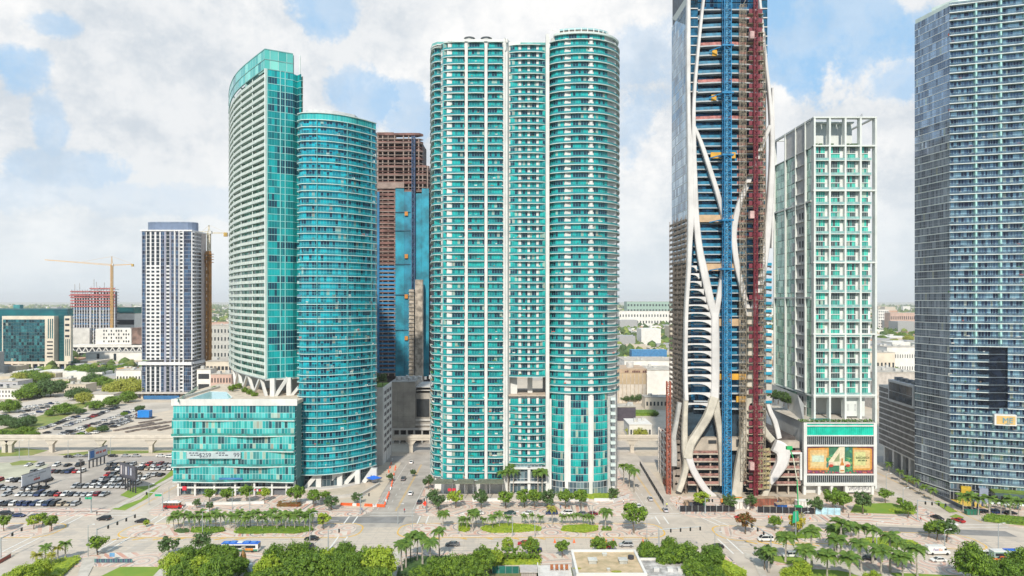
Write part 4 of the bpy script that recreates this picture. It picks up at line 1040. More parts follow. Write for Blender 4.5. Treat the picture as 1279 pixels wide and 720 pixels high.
    while r<512:
        xl=858.5 if r<400 else 858; xr=(866+max(0,(r-318))*.30) if r<398 else 888.5
        for side_ in (0,1):
            if side_==0: A,B=xl,xr; 
            else: A,B=964.5,(960-max(0,(r-318))*.29 if r<398 else 940.5)
            n=8; top=[];bot=[]
            H_=9.72 if k<15 else 13
            for i in range(n+1):
                f=i/n; e=f if side_==0 else f
                th=1.5+ (H_*.62)*(f**5) + 1.1*(1-f)**6
                if side_==0: bb=r+th
                else: bb=r+th
                top.append((xs(A+(B-A)*f),zz(r))); bot.append((xs(A+(B-A)*f),zz(bb)))
            mb=MB(); yf=Y0-.35+( .9 if side_ else 0); yb=yf+1.6
            for i in range(n):
                a,b,c,d=top[i],top[i+1],bot[i+1],bot[i]
                q=[(d,yf),(c,yf),(b,yf),(a,yf)]
                if side_: q=q[::-1]
                mb.face([(p[0],y,p[1]) for p,y in q])
                mb.face([(a[0],yf,a[1]),(b[0],yf,b[1]),(b[0],yb,b[1]),(a[0],yb,a[1])]); mb.face([(d[0],yf,d[1]),(c[0],yf,c[1]),(c[0],yb,c[1]),(d[0],yb,d[1])])
            part('arched_web',mb.mesh('arched_web',RIB if side_==0 else M('skeleton_tan',(.40,.31,.26),.8,var=.2,scale=.4)),root)
            if side_==1: part('edge_guard',MB().box(xs(954),xs(963.5),Y0-.5,Y0-.4,zz(r),zz(r-3.4)).mesh('edge_guard',M('rail_mesh_cyan',(.012,.27,.42),.5,var=.15)),root)
        r+=9.72 if k<15 else 13; k+=1
    # big podium-level windows region (y 495-545): grey concrete band, then parking decks
    part('concrete_band',MB().box(xs(862),xs(948),Y0+1.6,Y0+4.6,zz(564),zz(548)).mesh('concrete_band',M('deck_concrete',(.46,.40,.33),.8,var=.12,scale=.25,streak=.5)),root)
    part('band_opening',MB().box(xs(886),xs(896),Y0+1.3,Y0+1.9,zz(555),zz(551)).mesh('band_opening',DARKIN),root)
    part('band_opening',MB().box(xs(921),xs(928),Y0+1.3,Y0+1.9,zz(559),zz(550)).mesh('band_opening',DARKIN),root)
    part('podium_body',MB().prism(ccw([(74,Y0+5.5),(xs(1000),Y0+5.5),(xs(1000),Y0+40),(84,Y0+40)]),0,zz(549)).mesh('podium_body',M('podium_dark',(.09,.075,.07),.8,var=.3)),root)
    for i,r in enumerate((567,576.5,586,595.5,605.5)):
        for a,b in ((860,905),(928,1001) if r<603 else (930,1001)):
            part('parking_deck',MB().box(xs(a),xs(b),Y0+.6,Y0+6,zz(r+1.6),zz(r)).mesh('parking_deck',MATS['deck_concrete']),root)
            part('deck_parapet',MB().box(xs(a),xs(b),Y0+.9,Y0+1.2,zz(r),zz(r-3.2)).mesh('deck_parapet',M('parapet_rust',(.36,.19,.16),.8,var=.3,scale=.8)),root)
    for a in (872,888,944,958,972,986,998): part('column',MB().box(xs(a),xs(a+1.6),Y0+1.6,Y0+2.6,0,zz(564)).mesh('column',MATS['deck_concrete']),root)
    part('podium_roof_frame',MB().box(xs(979),xs(1002),Y0,Y0+1,zz(567.5),zz(565.5)).box(xs(999.5),xs(1002),Y0,Y0+1,zz(600),zz(567.5)).mesh('podium_roof_frame',WHT),root)
    part('podium_roof',MB().box(xs(972),xs(1001),Y0+2,Y0+20,zz(561),zz(553)).mesh('podium_roof',MATS['deck_concrete']),root)
    # left flank parking decks receding along the street
    for r in range(6):
        z=3+r*3.4
        part('parking_deck',MB().prism([(70.3,297),(72.4,297),(72.4,331),(70.3,331)],z-.25,z+.55).mesh('parking_deck',M('deck_white',(.66,.62,.58),.8,var=.12)),root)
        part('deck_parapet',MB().prism([(70.8,297),(71.,297),(71.,331),(70.8,331)],z+.5,z+1.5).mesh('deck_parapet',M('parapet_rust',(.36,.19,.16))),root)
    for y in (298,305,312,319,326,330): part('column',MB().box(70.1,70.9,y,y+.9,0,21.5).mesh('column',MATS['deck_white']),root)
    part('flank_wall',MB().prism(ccw([(73.4,331),(73.2,Y0+7),(xs(862),Y0+9),(82,331)]),1,21).mesh('flank_wall',M('podium_dark',(.09,.075,.07))),root)
    part('flank_wall',MB().box(xs(845),xs(862),Y0+6,Y0+7,0,22).mesh('flank_wall',M('side_raw',(.34,.29,.25))),root)
    # red-brown landing panels of the hoist on each floor, and tan floor edges behind the scaffold
    PR=M('hoist_panel_red',(.19,.025,.045),.6,var=.12,scale=.6); PT=M('landing_tan',(.42,.33,.24),.8,var=.2)
    for r in [y for y in rows if 12<y<500]+[512+9.7*i for i in range(11)]:
        if r<160 or int(r)%3==0 or r>500:
            for a,b in ((933,938),(944.5,949.5)): part('landing_gate',MB().box(xs(a),xs(b),Y0-2.6,Y0-2.4,zz(r-1.2),zz(r-6.5)).mesh('landing_gate',PR),root)
        part('landing_deck',MB().box(xs(931),xs(951),Y0-3.2,Y0-.2,zz(r+.55),zz(r)-.05).mesh('landing_deck',PT),root)
tower_ribbed()
def site_things():
    Y0=291.; xs=lambda p,Y=Y0:X(p,Y); zz=lambda p,Y=Y0:Z(p,Y)
    BLU=M('crane_blue',(.01,.20,.42),.45,var=.15,scale=.4); REDM=M('hoist_red',(.20,.02,.035),.5,var=.12); RUST=M('scaffold_rust',(.36,.28,.22),.7,var=.3,scale=.6)
    # tower crane mast, twelve metre sections
    x=xs(907.5,287); root=thing('tower_crane','blue lattice tower crane mast climbing the front of the ribbed skyscraper','crane',(x,286.5,0))
    sec=MB(); lattice(sec,0,0,0,11.4,2.7,2.7,1.9,.22); me=sec.mesh('mast_section',BLU)
    for i in range(19): part('mast_section',me,root,(x,286.5,i*11.4))
    part('crane_base',MB().box(x-3.5,x+3.5,283.5,289.5,0,1.1).mesh('crane_base',GREYC),root)
    for r in (62,120,196,276,336): part('tie_collar',MB().box(x-2.4,x+2.4,284.8,290.5,zz(r+2),zz(r)).bar((x-2,288,zz(r)),(x-6,291,zz(r+2)),.4).mesh('tie_collar',BLU),root)
    lad=MB(); lad.tube([(x,286.5,0),(x,286.5,216)],.45,6); part('cable_bundle',lad.mesh('cable_bundle',M('cable_pale',(.15,.40,.58),.6)),root)
    # hoist mast
    x=xs(943,286.8); root=thing('construction_hoist','dark red lattice hoist mast with a small cage right of the blue crane mast','hoist',(x,286.,0))
    sec=MB(); lattice(sec,0,0,0,9.,1.3,1.2,1.5,.15); me=sec.mesh('mast_section',REDM)
    for i in range(24): part('mast_section',me,root,(x,286.,i*9.))
    for r in (50,270,578): part('hoist_cage',MB().box(x-2.6,x-.9,284.9,287.2,zz(r+5),zz(r-4)).mesh('hoist_cage',M('cage_white_red',(.60,.40,.38),.5,var=.2)),root)
    # hoist on the left flank
    x=X(835,293); root=thing('construction_hoist','thin rust red hoist mast at the street corner left of the ribbed skyscraper','hoist',(x,293,0))
    part('mast_section',lattice(MB(),x,293,0,48,1.5,1.5,1.6,.2).mesh('mast_section',M('hoist_rust',(.36,.10,.06),.6,var=.15)),root)
    # scaffolds
    def scaff(label,px0,px1,r0,r1,Y,Y2=None,nx=4,step=2.1,dep=1.6,mat=RUST,w=.13,boards=True):
        xa,xb=X(px0,Y),X(px1,Y2 or Y); z0,z1=Z(r1,Y),Z(r0,Y); z0=max(0,z0)
        root=thing('scaffolding',label,'scaffold',(xa,Y,z0)); y2=Y2 or Y
        for i in range(nx+1):
            f=i/nx; xx=xa+(xb-xa)*f; yy=Y+(y2-Y)*f
            mb=MB()
            for d in (0,dep): mb.bar((xx,yy+d,z0),(xx,yy+d,z1),w)
            part('standard',mb.mesh('standard',mat),root)
        z=z0; k=0
        while z<z1:
            mb=MB()
            for d in (0,dep): mb.bar((xa,Y+d,z),(xb,y2+d,z),w)
            if boards: mb.bar((xa,Y+dep/2,z),(xb,y2+dep/2,z),.12 if k%3 else .3,1.1)
            f=(k%nx)/nx; f2=((k+1)%nx)/nx
            mb.bar((xa+(xb-xa)*f,Y+(y2-Y)*f,z),(xa+(xb-xa)*(f+1/nx),Y+(y2-Y)*(f+1/nx),z+step),w)
            part('scaffold_lift',mb.mesh('scaffold_lift',mat),root); z+=step; k+=1
    scaff('thin scaffold left of the red hoist gates, running up the ribbed skyscraper',925,932,5,600,288.4,nx=2,step=2.4,boards=False,mat=M('scaffold_tan',(.34,.29,.22),.7,var=.2),w=.16)
    scaff('thin scaffold right of the red hoist gates, running up the ribbed skyscraper',950,956,40,600,288.4,nx=2,step=2.4,boards=False,mat=M('scaffold_tan',(.34,.29,.22)),w=.16)
    scaff('brown scaffold wrapping the left flank of the ribbed skyscraper',837,857,277,600,318.,292.,nx=4,step=2.2)
    scaff('low scaffold around the right foot of the ribbed skyscraper',945,962,560,610,288.,nx=4,step=2.,mat=M('scaffold_yellow',(.45,.38,.2),.7,var=.2))
site_things()

# ---------------------------------------------------------------- white framed tower with the picture wall at its foot
def tower_frame():
    YF=300.; root=thing('framed_condo_tower','white grid-framed condo tower with green glass standing on a podium picture wall','tower',(145,320,0))
    x0,x1=X(1016,YF),X(1095.5,YF); Yb=345.
    xs=lambda p,Y=YF:X(p,Y); zz=lambda p,Y=YF:Z(p,Y)
    zt=zz(146); zb=zz(500); mod=18.35*YF/F
    FR=M('frame_white',(.63,.66,.64),.55,var=.05,scale=.2)
    g=glass_mat('glass_frame',(.03,.50,.38),(.02,.34,.29),(.05,.075,.085),.95,mod/2,zt-12.6,p_light=.6,p_dark=.55,unit=3,mull=(.45,.56,.52),mw=.12,metal=.25,blend=.6,hb=.98,hbw=.1,warm=.06)
    gs=glass_mat('glass_frame_side',(.40,.62,.52),(.24,.48,.40),(.10,.26,.22),1.5,mod/2,zt,p_light=.5,p_dark=.3,unit=1,mull=(.5,.55,.5),mw=.14,metal=.35,blend=.3,hb=.02,hbw=.1,warm=.03)
    cols=[1016,1035,1054.5,1073.5,1092.5]
    zs=[zt-12.6-mod*(i+1) for i in range(20)]; zs=[z for z in zs if z>zb-1]
    zb0=zs[-1]
    # body in two pieces; the open side bay on the right shows sky
    part('inner_wall',MB().box(x0+1.6,xs(1090),YF+1.95,Yb,zb0,zt-12.6).mesh('inner_wall',M('frame_inner',(.70,.72,.70),.7,var=.1)),root)
    for i,c in enumerate(cols):
        part('frame_column',MB().box(xs(c+.6),xs(c+2.9),YF,YF+2.6,0,zt).mesh('frame_column',FR),root)
    part('roof_beam',MB().box(x0,x1,YF-.12,YF+2.7,zz(147.6),zt).mesh('roof_beam',FR),root)
    part('roof_beam',MB().box(x1-1.1,x1,YF+2.8,Yb,zz(147.6),zt).box(x0+.1,x1-1.2,Yb-1,Yb,zz(147.6),zt).mesh('roof_beam',FR),root)
    for yy in (YF+14,YF+28,Yb-1): part('frame_column',MB().box(x1-1.1,x1,yy,yy+1.2,0,zt-.4).mesh('frame_column',FR),root)
    part('roof_slab',MB().box(x0,x1,YF+.1,Yb,zt-12.9,zt-12.6).mesh('roof_slab',FR),root)
    part('roof_wall',MB().box(x0+2,xs(1074),YF+7,YF+8,zt-12.6,zz(152,YF+7)).mesh('roof_wall',FR),root)
    part('roof_wall',MB().face([(xs(1035),YF+10,zt-12.6),(xs(1060),YF+10,zt-12.6),(xs(1060),YF+10,zt-6),(xs(1048),YF+10,zt-9)]).mesh('roof_wall',FR),root)
    for a,b in ((1016,1034),(1035,1053.6),(1054.5,1072.5)): part('roof_awning',MB().box(xs(a),xs(b),YF+4,YF+6.8,zz(151),zz(149.4)).mesh('roof_awning',FR),root)
    thick=(238,328,417.5)
    for z in [zt-12.6]+[zz(r) for r in thick]+[zb0]:
        part('belt_beam',MB().box(x0,x1,YF-.05,YF+2.5,z-.35,z+.3).mesh('belt_beam',FR),root)
    for bi in range(4):
        a=xs(cols[bi]+2.9); b=xs(cols[bi+1]+.6); off=0 if bi in (0,3) else mod*.38
        if bi==3: b=xs(1089)
        gb=xs(cols[bi]+16.3) if bi<3 else xs(1086.5)
        for j,z in enumerate(zs):
            z=z+(0 if bi in (0,3) else (mod*.0 if j<3 else mod*(.22*((j%5)))*0))
            part('balcony_slab',MB().box(a,b,YF+.2,YF+2.3,z-.16,z+.12).mesh('balcony_slab',FR),root)
            part('window',MB().ribbon([(a,YF+1.7),(gb,YF+1.7)],z+.15,z+mod-.2,.15,u0=bi*7+j*3.8).mesh('window',g),root)
            part('window_rail',MB().box(a,gb,YF+1.4,YF+1.68,z+mod*.48,z+mod*.53).mesh('window_rail',FR),root)
            part('balcony_railing',MB().box(a,b,YF+.25,YF+.32,z+.14,z+1.15).mesh('balcony_railing',M('rail_glass_pale',(.30,.56,.50),.1,metal=.25,var=.35,scale=.5,col2=(.22,.34,.36))),root)
    # side facade: four strips, receding
    sx=x0
    ys=[YF+2.6,308.5,319.,331.,345.]
    strips=['g','w','p','g2']
    sz=[zt-12.6-mod*i for i in range(20)]
    def sidebox(name,ya,yb,z0,z1,dx0,dx1,mat): part(name,MB().box(sx-dx0,sx+dx1,ya,yb,z0,z1).mesh(name,mat),root)
    for y in ys[1:]: sidebox('side_fin',y-.35,y+.35,zb0,zt,.3,1.2,FR)
    sidebox('roof_beam',YF+2.7,Yb,zt-.9,zt,.05,1.,FR)
    sidebox('side_panel',ys[2],ys[3],zt-12.6,zt-1,-.3,.8,M('side_grey',(.64,.62,.60),.7,var=.08)); sidebox('side_panel',ys[0],ys[1],zt-12.6,zt-1,-.2,.8,FR); sidebox('side_panel',ys[1],ys[2],zt-12.6,zt-1,-.2,.8,M('side_grey',(.64,.62,.60),.7,var=.08))
    for i in range(len(sz)-1):
        z=sz[i]; zn=sz[i+1]
        for k,(ya,yb,m) in enumerate(((ys[0],ys[1],gs),(ys[2],ys[3],gs),(ys[3],ys[4],gs))):
            mb=MB(); mb.ribbon([(sx+.6,yb-.3),(sx+.6,ya+.3)],zn+.1,z-.1,.2,u0=k*5+i); part('window',mb.mesh('window',m),root)
        sidebox('side_panel',ys[1]+.35,ys[2]-.35,zn+.25,z,-.5,.9,M('side_grey',(.52,.50,.48)))
        sidebox('side_ledge',ys[1]+.35,ys[2]-.35,zn,zn+.28,.1,.6,FR)
        if i>3: 
            for yy in (311.5,314.5): sidebox('small_window',yy,yy+1.3,zn+1.4,zn+4.3,-.42,.45,DARKIN)
        for yy in (321.5,): sidebox('side_panel',yy,yy+2.6,zn+.3,z-2.2,-.3,.7,FR)
    for r in (252,372): 
        z=Z(r,305); sidebox('belt_beam',YF+2.6,Yb,z-.4,z+.35,.12,.5,FR)
    # legs between tower and podium, back wall of the terrace
    zp=Z(523,297)
    part('terrace_back_wall',MB().box(xs(1030),xs(1070),YF+14,YF+15,zp-1,zb0).mesh('terrace_back_wall',FR),root)
    part('terrace_wall',MB().box(xs(1055),xs(1084),YF+2.7,YF+3.2,zp,zb0-.3).mesh('terrace_wall',FR),root)
    for a in (1058,1062,1071,1077): part('terrace_window',MB().box(xs(a),xs(a+2),YF+2.55,YF+2.69,zp+2.6,zp+5.4).mesh('terrace_window',M('dull_grey',(.5,.52,.52),.5)),root)
    part('tower_underside',MB().box(x0,x1,YF+.3,Yb,zb0-.9,zb0-.4).mesh('tower_underside',FR),root)
    # roof plants, pool furniture on top terrace
    for x in (1020,1026,1040,1060,1066,1070): part('roof_planter',MB().box(xs(x),xs(x+4),YF+2,YF+3.2,zt-12.5,zt-11.2).mesh('roof_planter',M('planter_green',(.05,.12,.04),.9,var=.3,scale=2)),root)
    mb=MB(); mb.bar((xs(1084),305,zt),(xs(1084),305,zt+2.6),.25); mb.bar((xs(1084),305,zt+2.6),(xs(1084)-1.4,305,zt+.8),.2); part('roof_mast',mb.mesh('roof_mast',STEEL),root)
    mb=MB(); mb.bar((xs(1076),305,zt),(xs(1077),305,zt+1),.25); mb.bar((xs(1077),305,zt+1),(xs(1079),305,zt+1.6),.2); part('roof_davit',mb.mesh('roof_davit',STEEL),root)
tower_frame()
def podium_picture():
    Y0=291.5; root=thing('podium_building','white podium box with a big orange and green number four picture wall','podium building',(140,305,0))
    xs=lambda p,Y=Y0:X(p,Y); zz=lambda p,Y=Y0:Z(p,Y)
    xa,xb=xs(1004),xs(1094.5); zt=zz(528); z1=zz(606)
    part('body',MB().box(xa+.6,xb-.6,Y0+1.2,330,z1,zt-.2).mesh('body',WHT),root)
    for a,b,c,d in ((1004,1008,528,606),(1091.5,1095,528,606)): part('frame',MB().box(xs(a),xs(b),Y0,Y0+1.5,zz(d),zz(c)).mesh('frame',WHT),root)
    for a,b in ((528,529.4),(531.5,533),(544,545.2),(556,558),(592.4,594),(603.4,606)): part('frame_band',MB().box(xs(1008),xs(1091.5),Y0-.05,Y0+1.4,zz(b),zz(a)).mesh('frame_band',WHT),root)
    gt=M('podium_glass_teal',(.02,.58,.45),.1,metal=.2,var=.12,scale=.3)
    n=34; w=(xs(1091.5)-xs(1008))/n
    for i in range(n):
        x=xs(1008)+w*i
        part('window',MB().box(x+.03,x+w-.03,Y0+.5,Y0+.7,zz(544),zz(533)).mesh('window',gt),root)
        part('window',MB().box(x+.03,x+w-.03,Y0+.5,Y0+.7,zz(531.5),zz(529.4)).mesh('window',gt),root)
        for a,b in ((556,545.2),(603.4,594)):
            part('dark_pane',MB().box(x,x+w,Y0+.8,Y0+.95,zz(a),zz(b)).mesh('dark_pane',M('dark_glass',(.02,.045,.07),.1,metal=.4,var=.5,scale=.8)),root)
            part('louvre_fin',MB().box(x,x+.16,Y0+.2,Y0+.8,zz(a),zz(b)).mesh('louvre_fin',M('fin_grey',(.45,.47,.47),.5)),root)
    # printed wall: ground colours and shapes laid as thin relief
    def pic(name,pts,off,col): part(name,MB().prism_y([(xs(a),zz(b)) for a,b in pts],Y0+.6-off,Y0+.9-off).mesh(name,M('print_'+name+str(round(col[0],2))+str(round(col[1],2)),tuple(c*.8 for c in col),.6,var=.12,scale=.9)),root)
    def ell(cx,cy,rx,ry,n=14,w=0): return [(cx+rx*(1+w*((i*7)%3-1))*math.cos(2*math.pi*i/n),cy+ry*(1+w*((i*5)%3-1))*math.sin(2*math.pi*i/n)) for i in range(n)]
    pic('border',[(1008,592.4),(1091.5,592.4),(1091.5,558),(1008,558)],0,(.20,.07,.09))
    pic('border_green',[(1031,592),(1071,592),(1071,558.5),(1031,558.5)],.02,(.05,.20,.11))
    pic('panel_rim',[(1010,587),(1010,560.5),(1036,559.8),(1036,588),(1012,588)],.05,(.72,.33,.06)); pic('panel_rim',[(1066,588),(1066,559.8),(1088,560.5),(1090,562),(1090,586),(1088,588)],.05,(.72,.33,.06))
    pic('panel_gold',[(1012.5,585.5),(1012.5,563),(1034,562),(1034,586)],.08,(.78,.52,.22)); pic('panel_gold',[(1067,586),(1067,562),(1087.5,563),(1087.5,585.5)],.08,(.76,.56,.26))
    pic('panel_pale',[(1014,583),(1014,568),(1030,567),(1030,583)],.1,(.78,.62,.30)); pic('panel_mint',[(1015,577.5),(1015,569.5),(1030,569.5),(1030,577.5)],.12,(.62,.74,.60)); pic('panel_lime',[(1068,582),(1068,565),(1082,565),(1082,582)],.1,(.66,.66,.30))
    rr=random.Random(4)
    for i in range(34):
        cx=rr.choice([rr.uniform(1033,1040),rr.uniform(1058,1064)]); cy_=rr.uniform(561,590); c=rr.choice([(.04,.30,.14),(.10,.42,.20),(.03,.22,.20),(.25,.45,.15)])
        a=rr.uniform(0,3.14); l=rr.uniform(2.2,4.2); wd=rr.uniform(.8,1.6); ca,sa=math.cos(a),math.sin(a)
        pic('leaf',[(cx+l*ca,cy_+l*sa),(cx-wd*sa,cy_+wd*ca),(cx-l*ca,cy_-l*sa),(cx+wd*sa,cy_-wd*ca)],.14+i*.003,c)
    for i in range(22): pic('flower',ell(1010+i*3.8+rr.uniform(-1,1),590+rr.uniform(-1,.8),1.5,1.1,7,.2),.13+i*.002,rr.choice([(.45,.05,.12),(.62,.15,.10),(.35,.05,.2)]))
    pic('numeral_four',[(1049,558.6),(1055.5,558.6),(1055.5,577),(1060,577),(1060,582),(1055.5,582),(1055.5,591),(1049,591),(1049,582),(1035.5,582),(1035.5,577)],.28,(.80,.72,.52))
    pic('numeral_hole',[(1049,577),(1049,566),(1041.5,577)],.31,(.30,.35,.18))
    pic('bottle',[(1050.,589),(1050.,580),(1051.4,577.5),(1051.4,573),(1053.2,573),(1053.2,577.5),(1054.6,580),(1054.6,589)],.34,(.62,.24,.05))
    pic('bottle_label',[(1050,587.5),(1050,582),(1054.6,582),(1054.6,587.5)],.36,(.80,.76,.66))
    for cx in (1038.5,1059.5): pic('drink_glass',ell(cx,580.5,3.2,3.),.38,(.80,.55,.42)); pic('drink_glass',ell(cx,582,2.7,1.8),.4,(.60,.07,.04))
    ink=M('print_ink',(.08,.12,.05),.6,var=0)
    textpart(root,'BACARDI',(xs(1078),Y0+.35,zz(573.5)),1.35,ink); marks(root,(xs(1078),Y0+.35,zz(576.4)),(1.2,1.4,.6),.55,ink)
    # ground floor: columns, murals
    part('shop_wall',MB().box(xs(1009),xs(1093),Y0+4,Y0+5,0,z1).mesh('shop_wall',glass_mat('glass_shop2',(.40,.40,.42),(.10,.11,.12),(.05,.05,.06),2.2,3,0,unit=1,mull=(.3,.3,.3),metal=.1,warm=.1)),root)
    for a in (1004,1022,1038,1056,1089): part('column',MB().box(xs(a),xs(a+3.2),Y0+.3,Y0+1.8,0,z1).mesh('column',WHT),root)
    part('white_panel',MB().box(xs(1059.5),xs(1089),Y0+1.,Y0+1.4,.8,z1).mesh('white_panel',WHT),root)
    for i in range(14): 
        x=xs(1062)+i*.62; part('mural_mark',MB().box(x,x+.35,Y0+.93,Y0+1,1.6+(i%3)*.3,2.6+((i*5)%4)*.35).mesh('mural_mark',M('mural_grey',(.25,.25,.27),.7)),root)
    part('soffit',MB().box(xa,xb,Y0,330,z1-.4,z1-.05).mesh('soffit',WHT),root)
    part('roof_deck',MB().box(xa,xb,Y0+.2,338,zt-.18,zt+.0).mesh('roof_deck',M('terrace_tiles',(.52,.48,.42),.8,var=.12)),root)
    hd=MB(); 
    rr=random.Random(9)
    for i in range(420):
        x=rr.uniform(xs(1000),xs(1092)); y=Y0+rr.uniform(.2,2.4); z=zt+rr.uniform(0,.9); s=rr.uniform(.25,.5)
        a=rr.uniform(0,3.1); hd.face([(x-s*math.cos(a),y-s*math.sin(a),z),(x+s*math.cos(a),y+s*math.sin(a),z),(x+s*math.cos(a)*.4,y+s*math.sin(a)*.4,z+s*1.2)])
    part('roof_hedge',hd.mesh('roof_hedge',M('hedge_leaf',(.10,.20,.03),.8,var=.3,scale=1.)),root,stuff=True)
    part('terrace_pool',MB().box(xs(1022),xs(1046),Y0+4,Y0+9,zt+.0,zt+.25).mesh('terrace_pool',M('pool_teal',(.03,.28,.28),.08,var=.1)),root)
    # big blank flank wall rising to the left
    a=(xa,Y0+.2); b=(X(975,345),345)
    def q(px,py,Y): return (X(px,Y),Y,Z(py,Y))
    part('flank_wall',MB().face([q(1004,606,291.7),q(1004,528,291.7),q(1004,505,301),q(996,493,312),q(964,480,346),(X(964,346),346,0),(X(1000,300),300,0)][::1]).mesh('flank_wall',WHT),root)
    part('flank_wall',MB().prism(ccw([(xa+.7,Y0+3),(xs(1030),Y0+3),(X(1005,350),350),(X(967,350),350)]),0,zt-.6).mesh('flank_wall',WHT),root)
def prism_y(s,pts,y0,y1,mi=None):
    m=s.cm if mi is None else mi; n=len(pts); a=sum(pts[i-1][0]*pts[i][1]-pts[i][0]*pts[i-1][1] for i in range(n))
    if a<0: pts=pts[::-1]
    k=len(s.v); s.v+=[(p[0],y0,p[1]) for p in pts]+[(p[0],y1,p[1]) for p in pts]
    s.f.append(tuple(k+i for i in range(n))); s.mi.append(m)
    for i in range(n): s.f.append((k+(i+1)%n,k+i,k+n+i,k+n+(i+1)%n)); s.mi.append(m)
    return s
MB.prism_y=prism_y
podium_picture()

# ---------------------------------------------------------------- grey-blue glass tower on the right edge
def tower_right():
    root=thing('glass_tower','wide grey blue glass tower with thin white floor bands at the right edge','tower',(190,290,0))
    fh=3.12; xc,yc=180.6,284.; 
    fr=[(xc,yc),(X(1262,277.6),277.6),(218,273.)]; sd=[(177.2,303.),(xc,yc)]
    zt=Z(8,yc)+.5
    gf=glass_mat('glass_right',(.24,.40,.50),(.10,.17,.27),(.035,.05,.10),1.05,fh,7.5,p_light=.42,p_dark=.5,unit=4,mull=(.30,.44,.48),mw=.13,metal=.5,blend=.35,hb=.93,hbw=.1,warm=.03,rough=.06)
    gs=glass_mat('glass_right_side',(.36,.42,.49),(.27,.32,.38),(.16,.19,.24),1.0,fh,7.5,tilt=.015,p_light=.4,p_dark=.4,unit=9,mull=(.22,.24,.27),mw=.1,metal=.75,blend=.5,hb=.35,hbw=.07,warm=.01,rough=.07)
    WB=M('band_white',(.66,.70,.69),.5,var=.05)
    zs=[7.5+fh*i for i in range(int((zt-7.5)/fh))]
    part('inner_wall',MB().prism(ccw([(177.7,303.),(181.6,285.6),(218,275),(218,303)]),0,zt-3).mesh('inner_wall',M('right_core',(.05,.07,.09),.4,var=.2)),root)
    # side
    sp=along(sd,3.7); windows(root,segs(sp),[.3,3.9]+zs,fh-.26,gs,cap=130,th=.12)
    sl=MB(); sl.ribbon(offs(sd,-.1),-.2,.04,.5); stack(root,'side_band',sl,[3.9]+zs,WB)
    # front, with deep slot low down (px 1232-1262, y 433-515)
    u=lambda px_: None
    def F_(px_):  # point on the front line under a pixel column
        t=(px_-1186)/(1262-1186); Yx=yc+(277.6-yc)*t; return (X(px_,Yx),Yx)
    slot0,slot1=Z(513,281),Z(433,281)
    cols=[1186,1197.5,1208.5,1219,1232,1241,1250,1260,1270,1281,1292,1300]
    jobs=[]
    hi=[z for z in zs]
    for a,b in zip(cols,cols[1:]):
        zz_=[z for z in zs if not(1230<a<1258 and slot0-1<z<slot1-1)]
        windows(root,[(offs([F_(a),F_(b)],1.1)[0],offs([F_(a),F_(b)],1.1)[1])],zz_,fh-.24,gf,cap=26,th=.12)
    for z in zs+[zs[-1]+fh]:
        pieces=[(1185.6,1300)] if not(slot0<z<slot1-1) else [(1185.6,1235),(1258.5,1300)]
        for a,b in pieces:
            mb=MB(); mb.ribbon(offs([F_(a),F_(b)],-.35),-.22,.05,1.7); part('balcony_slab',mb.mesh('balcony_slab',WB),root,(0,0,z))
            if b-a>60 or a>1250 or True:
                mb=MB(); mb.ribbon(offs([F_(a),F_(b)],-.3),.05,1.0,.05); part('balcony_railing',mb.mesh('balcony_railing',M('rail_glass_right',(.22,.34,.42),.08,metal=.5,var=.45,scale=.35,col2=(.07,.12,.18),alpha=.55)),root,(0,0,z))
    clutter(root,offs([F_(1187),F_(1229)],.4),zs,150); clutter(root,offs([F_(1260),F_(1292)],.4),zs,90)
    for a in (1219,1250,1281): 
        for z0,z1 in ((slot1,zt) ,):
            p=F_(a); part('aqua_fin',MB().box(p[0]-.35,p[0]+.35,p[1]-.3,p[1]+1.2,z0,z1).mesh('aqua_fin',M('aqua_fin',(.36,.62,.60),.4,var=.06)),root)
    for a in (1204,1215,1226,1241.5,1258,1273): 
        p=F_(a); part('aqua_fin',MB().box(p[0]-.5,p[0]+.5,p[1]+.3,p[1]+1.2,27 if a<1260 else 27,slot0).mesh('aqua_fin',M('aqua_fin2',(.30,.50,.52),.3,metal=.3,var=.1)),root)
    # slot walls
    a,b=F_(1238),F_(1258.5); n=offs([a,b],9)
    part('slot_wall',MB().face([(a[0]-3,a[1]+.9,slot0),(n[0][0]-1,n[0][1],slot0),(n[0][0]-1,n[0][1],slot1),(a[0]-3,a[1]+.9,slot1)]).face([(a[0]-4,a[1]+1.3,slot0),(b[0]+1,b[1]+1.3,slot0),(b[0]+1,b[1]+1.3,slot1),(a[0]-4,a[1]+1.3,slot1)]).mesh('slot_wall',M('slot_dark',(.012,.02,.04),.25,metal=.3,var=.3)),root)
    for z in [z for z in zs if slot0<z<slot1-1]: part('slot_band',MB().bar((b[0]-7,b[1]+1.1,z),(b[0],b[1]+1.0,z-.0),.2,.16).mesh('slot_band',M('slot_band',(.2,.24,.27),.5)),root)
    # sign
    pa,pb=F_(1240),F_(1267.5); za,zb=Z(530.5,279),Z(517,279)
    part('sign_box',MB().prism(ccw(offs([pa,pb],-2.0)+offs([pa,pb],1.)[::-1]),za,zb).mesh('sign_box',WHT),root)
    part('sign_face',MB().prism(ccw(offs([F_(1242.5),F_(1266)],-2.08)+offs([F_(1242.5),F_(1266)],-1.9)[::-1]),za+.5,zb-.5).mesh('sign_face',M('sign_gold',(.62,.42,.16),.6,var=.08)),root)
    pm=F_(1254); ang=math.atan2(pb[1]-pa[1],pb[0]-pa[0])
    textpart(root,'ME',(pm[0]-.1,pm[1]-2.3,za+1.2),2.9,M('sign_blue',(.10,.32,.45),.5),rot=(math.pi/2,0,ang),ext=.06)
    marks(root,(pm[0]-.1,pm[1]-2.3,za+.62),(1.6,),.3,M('sign_blue',(.10,.32,.45)),ang)
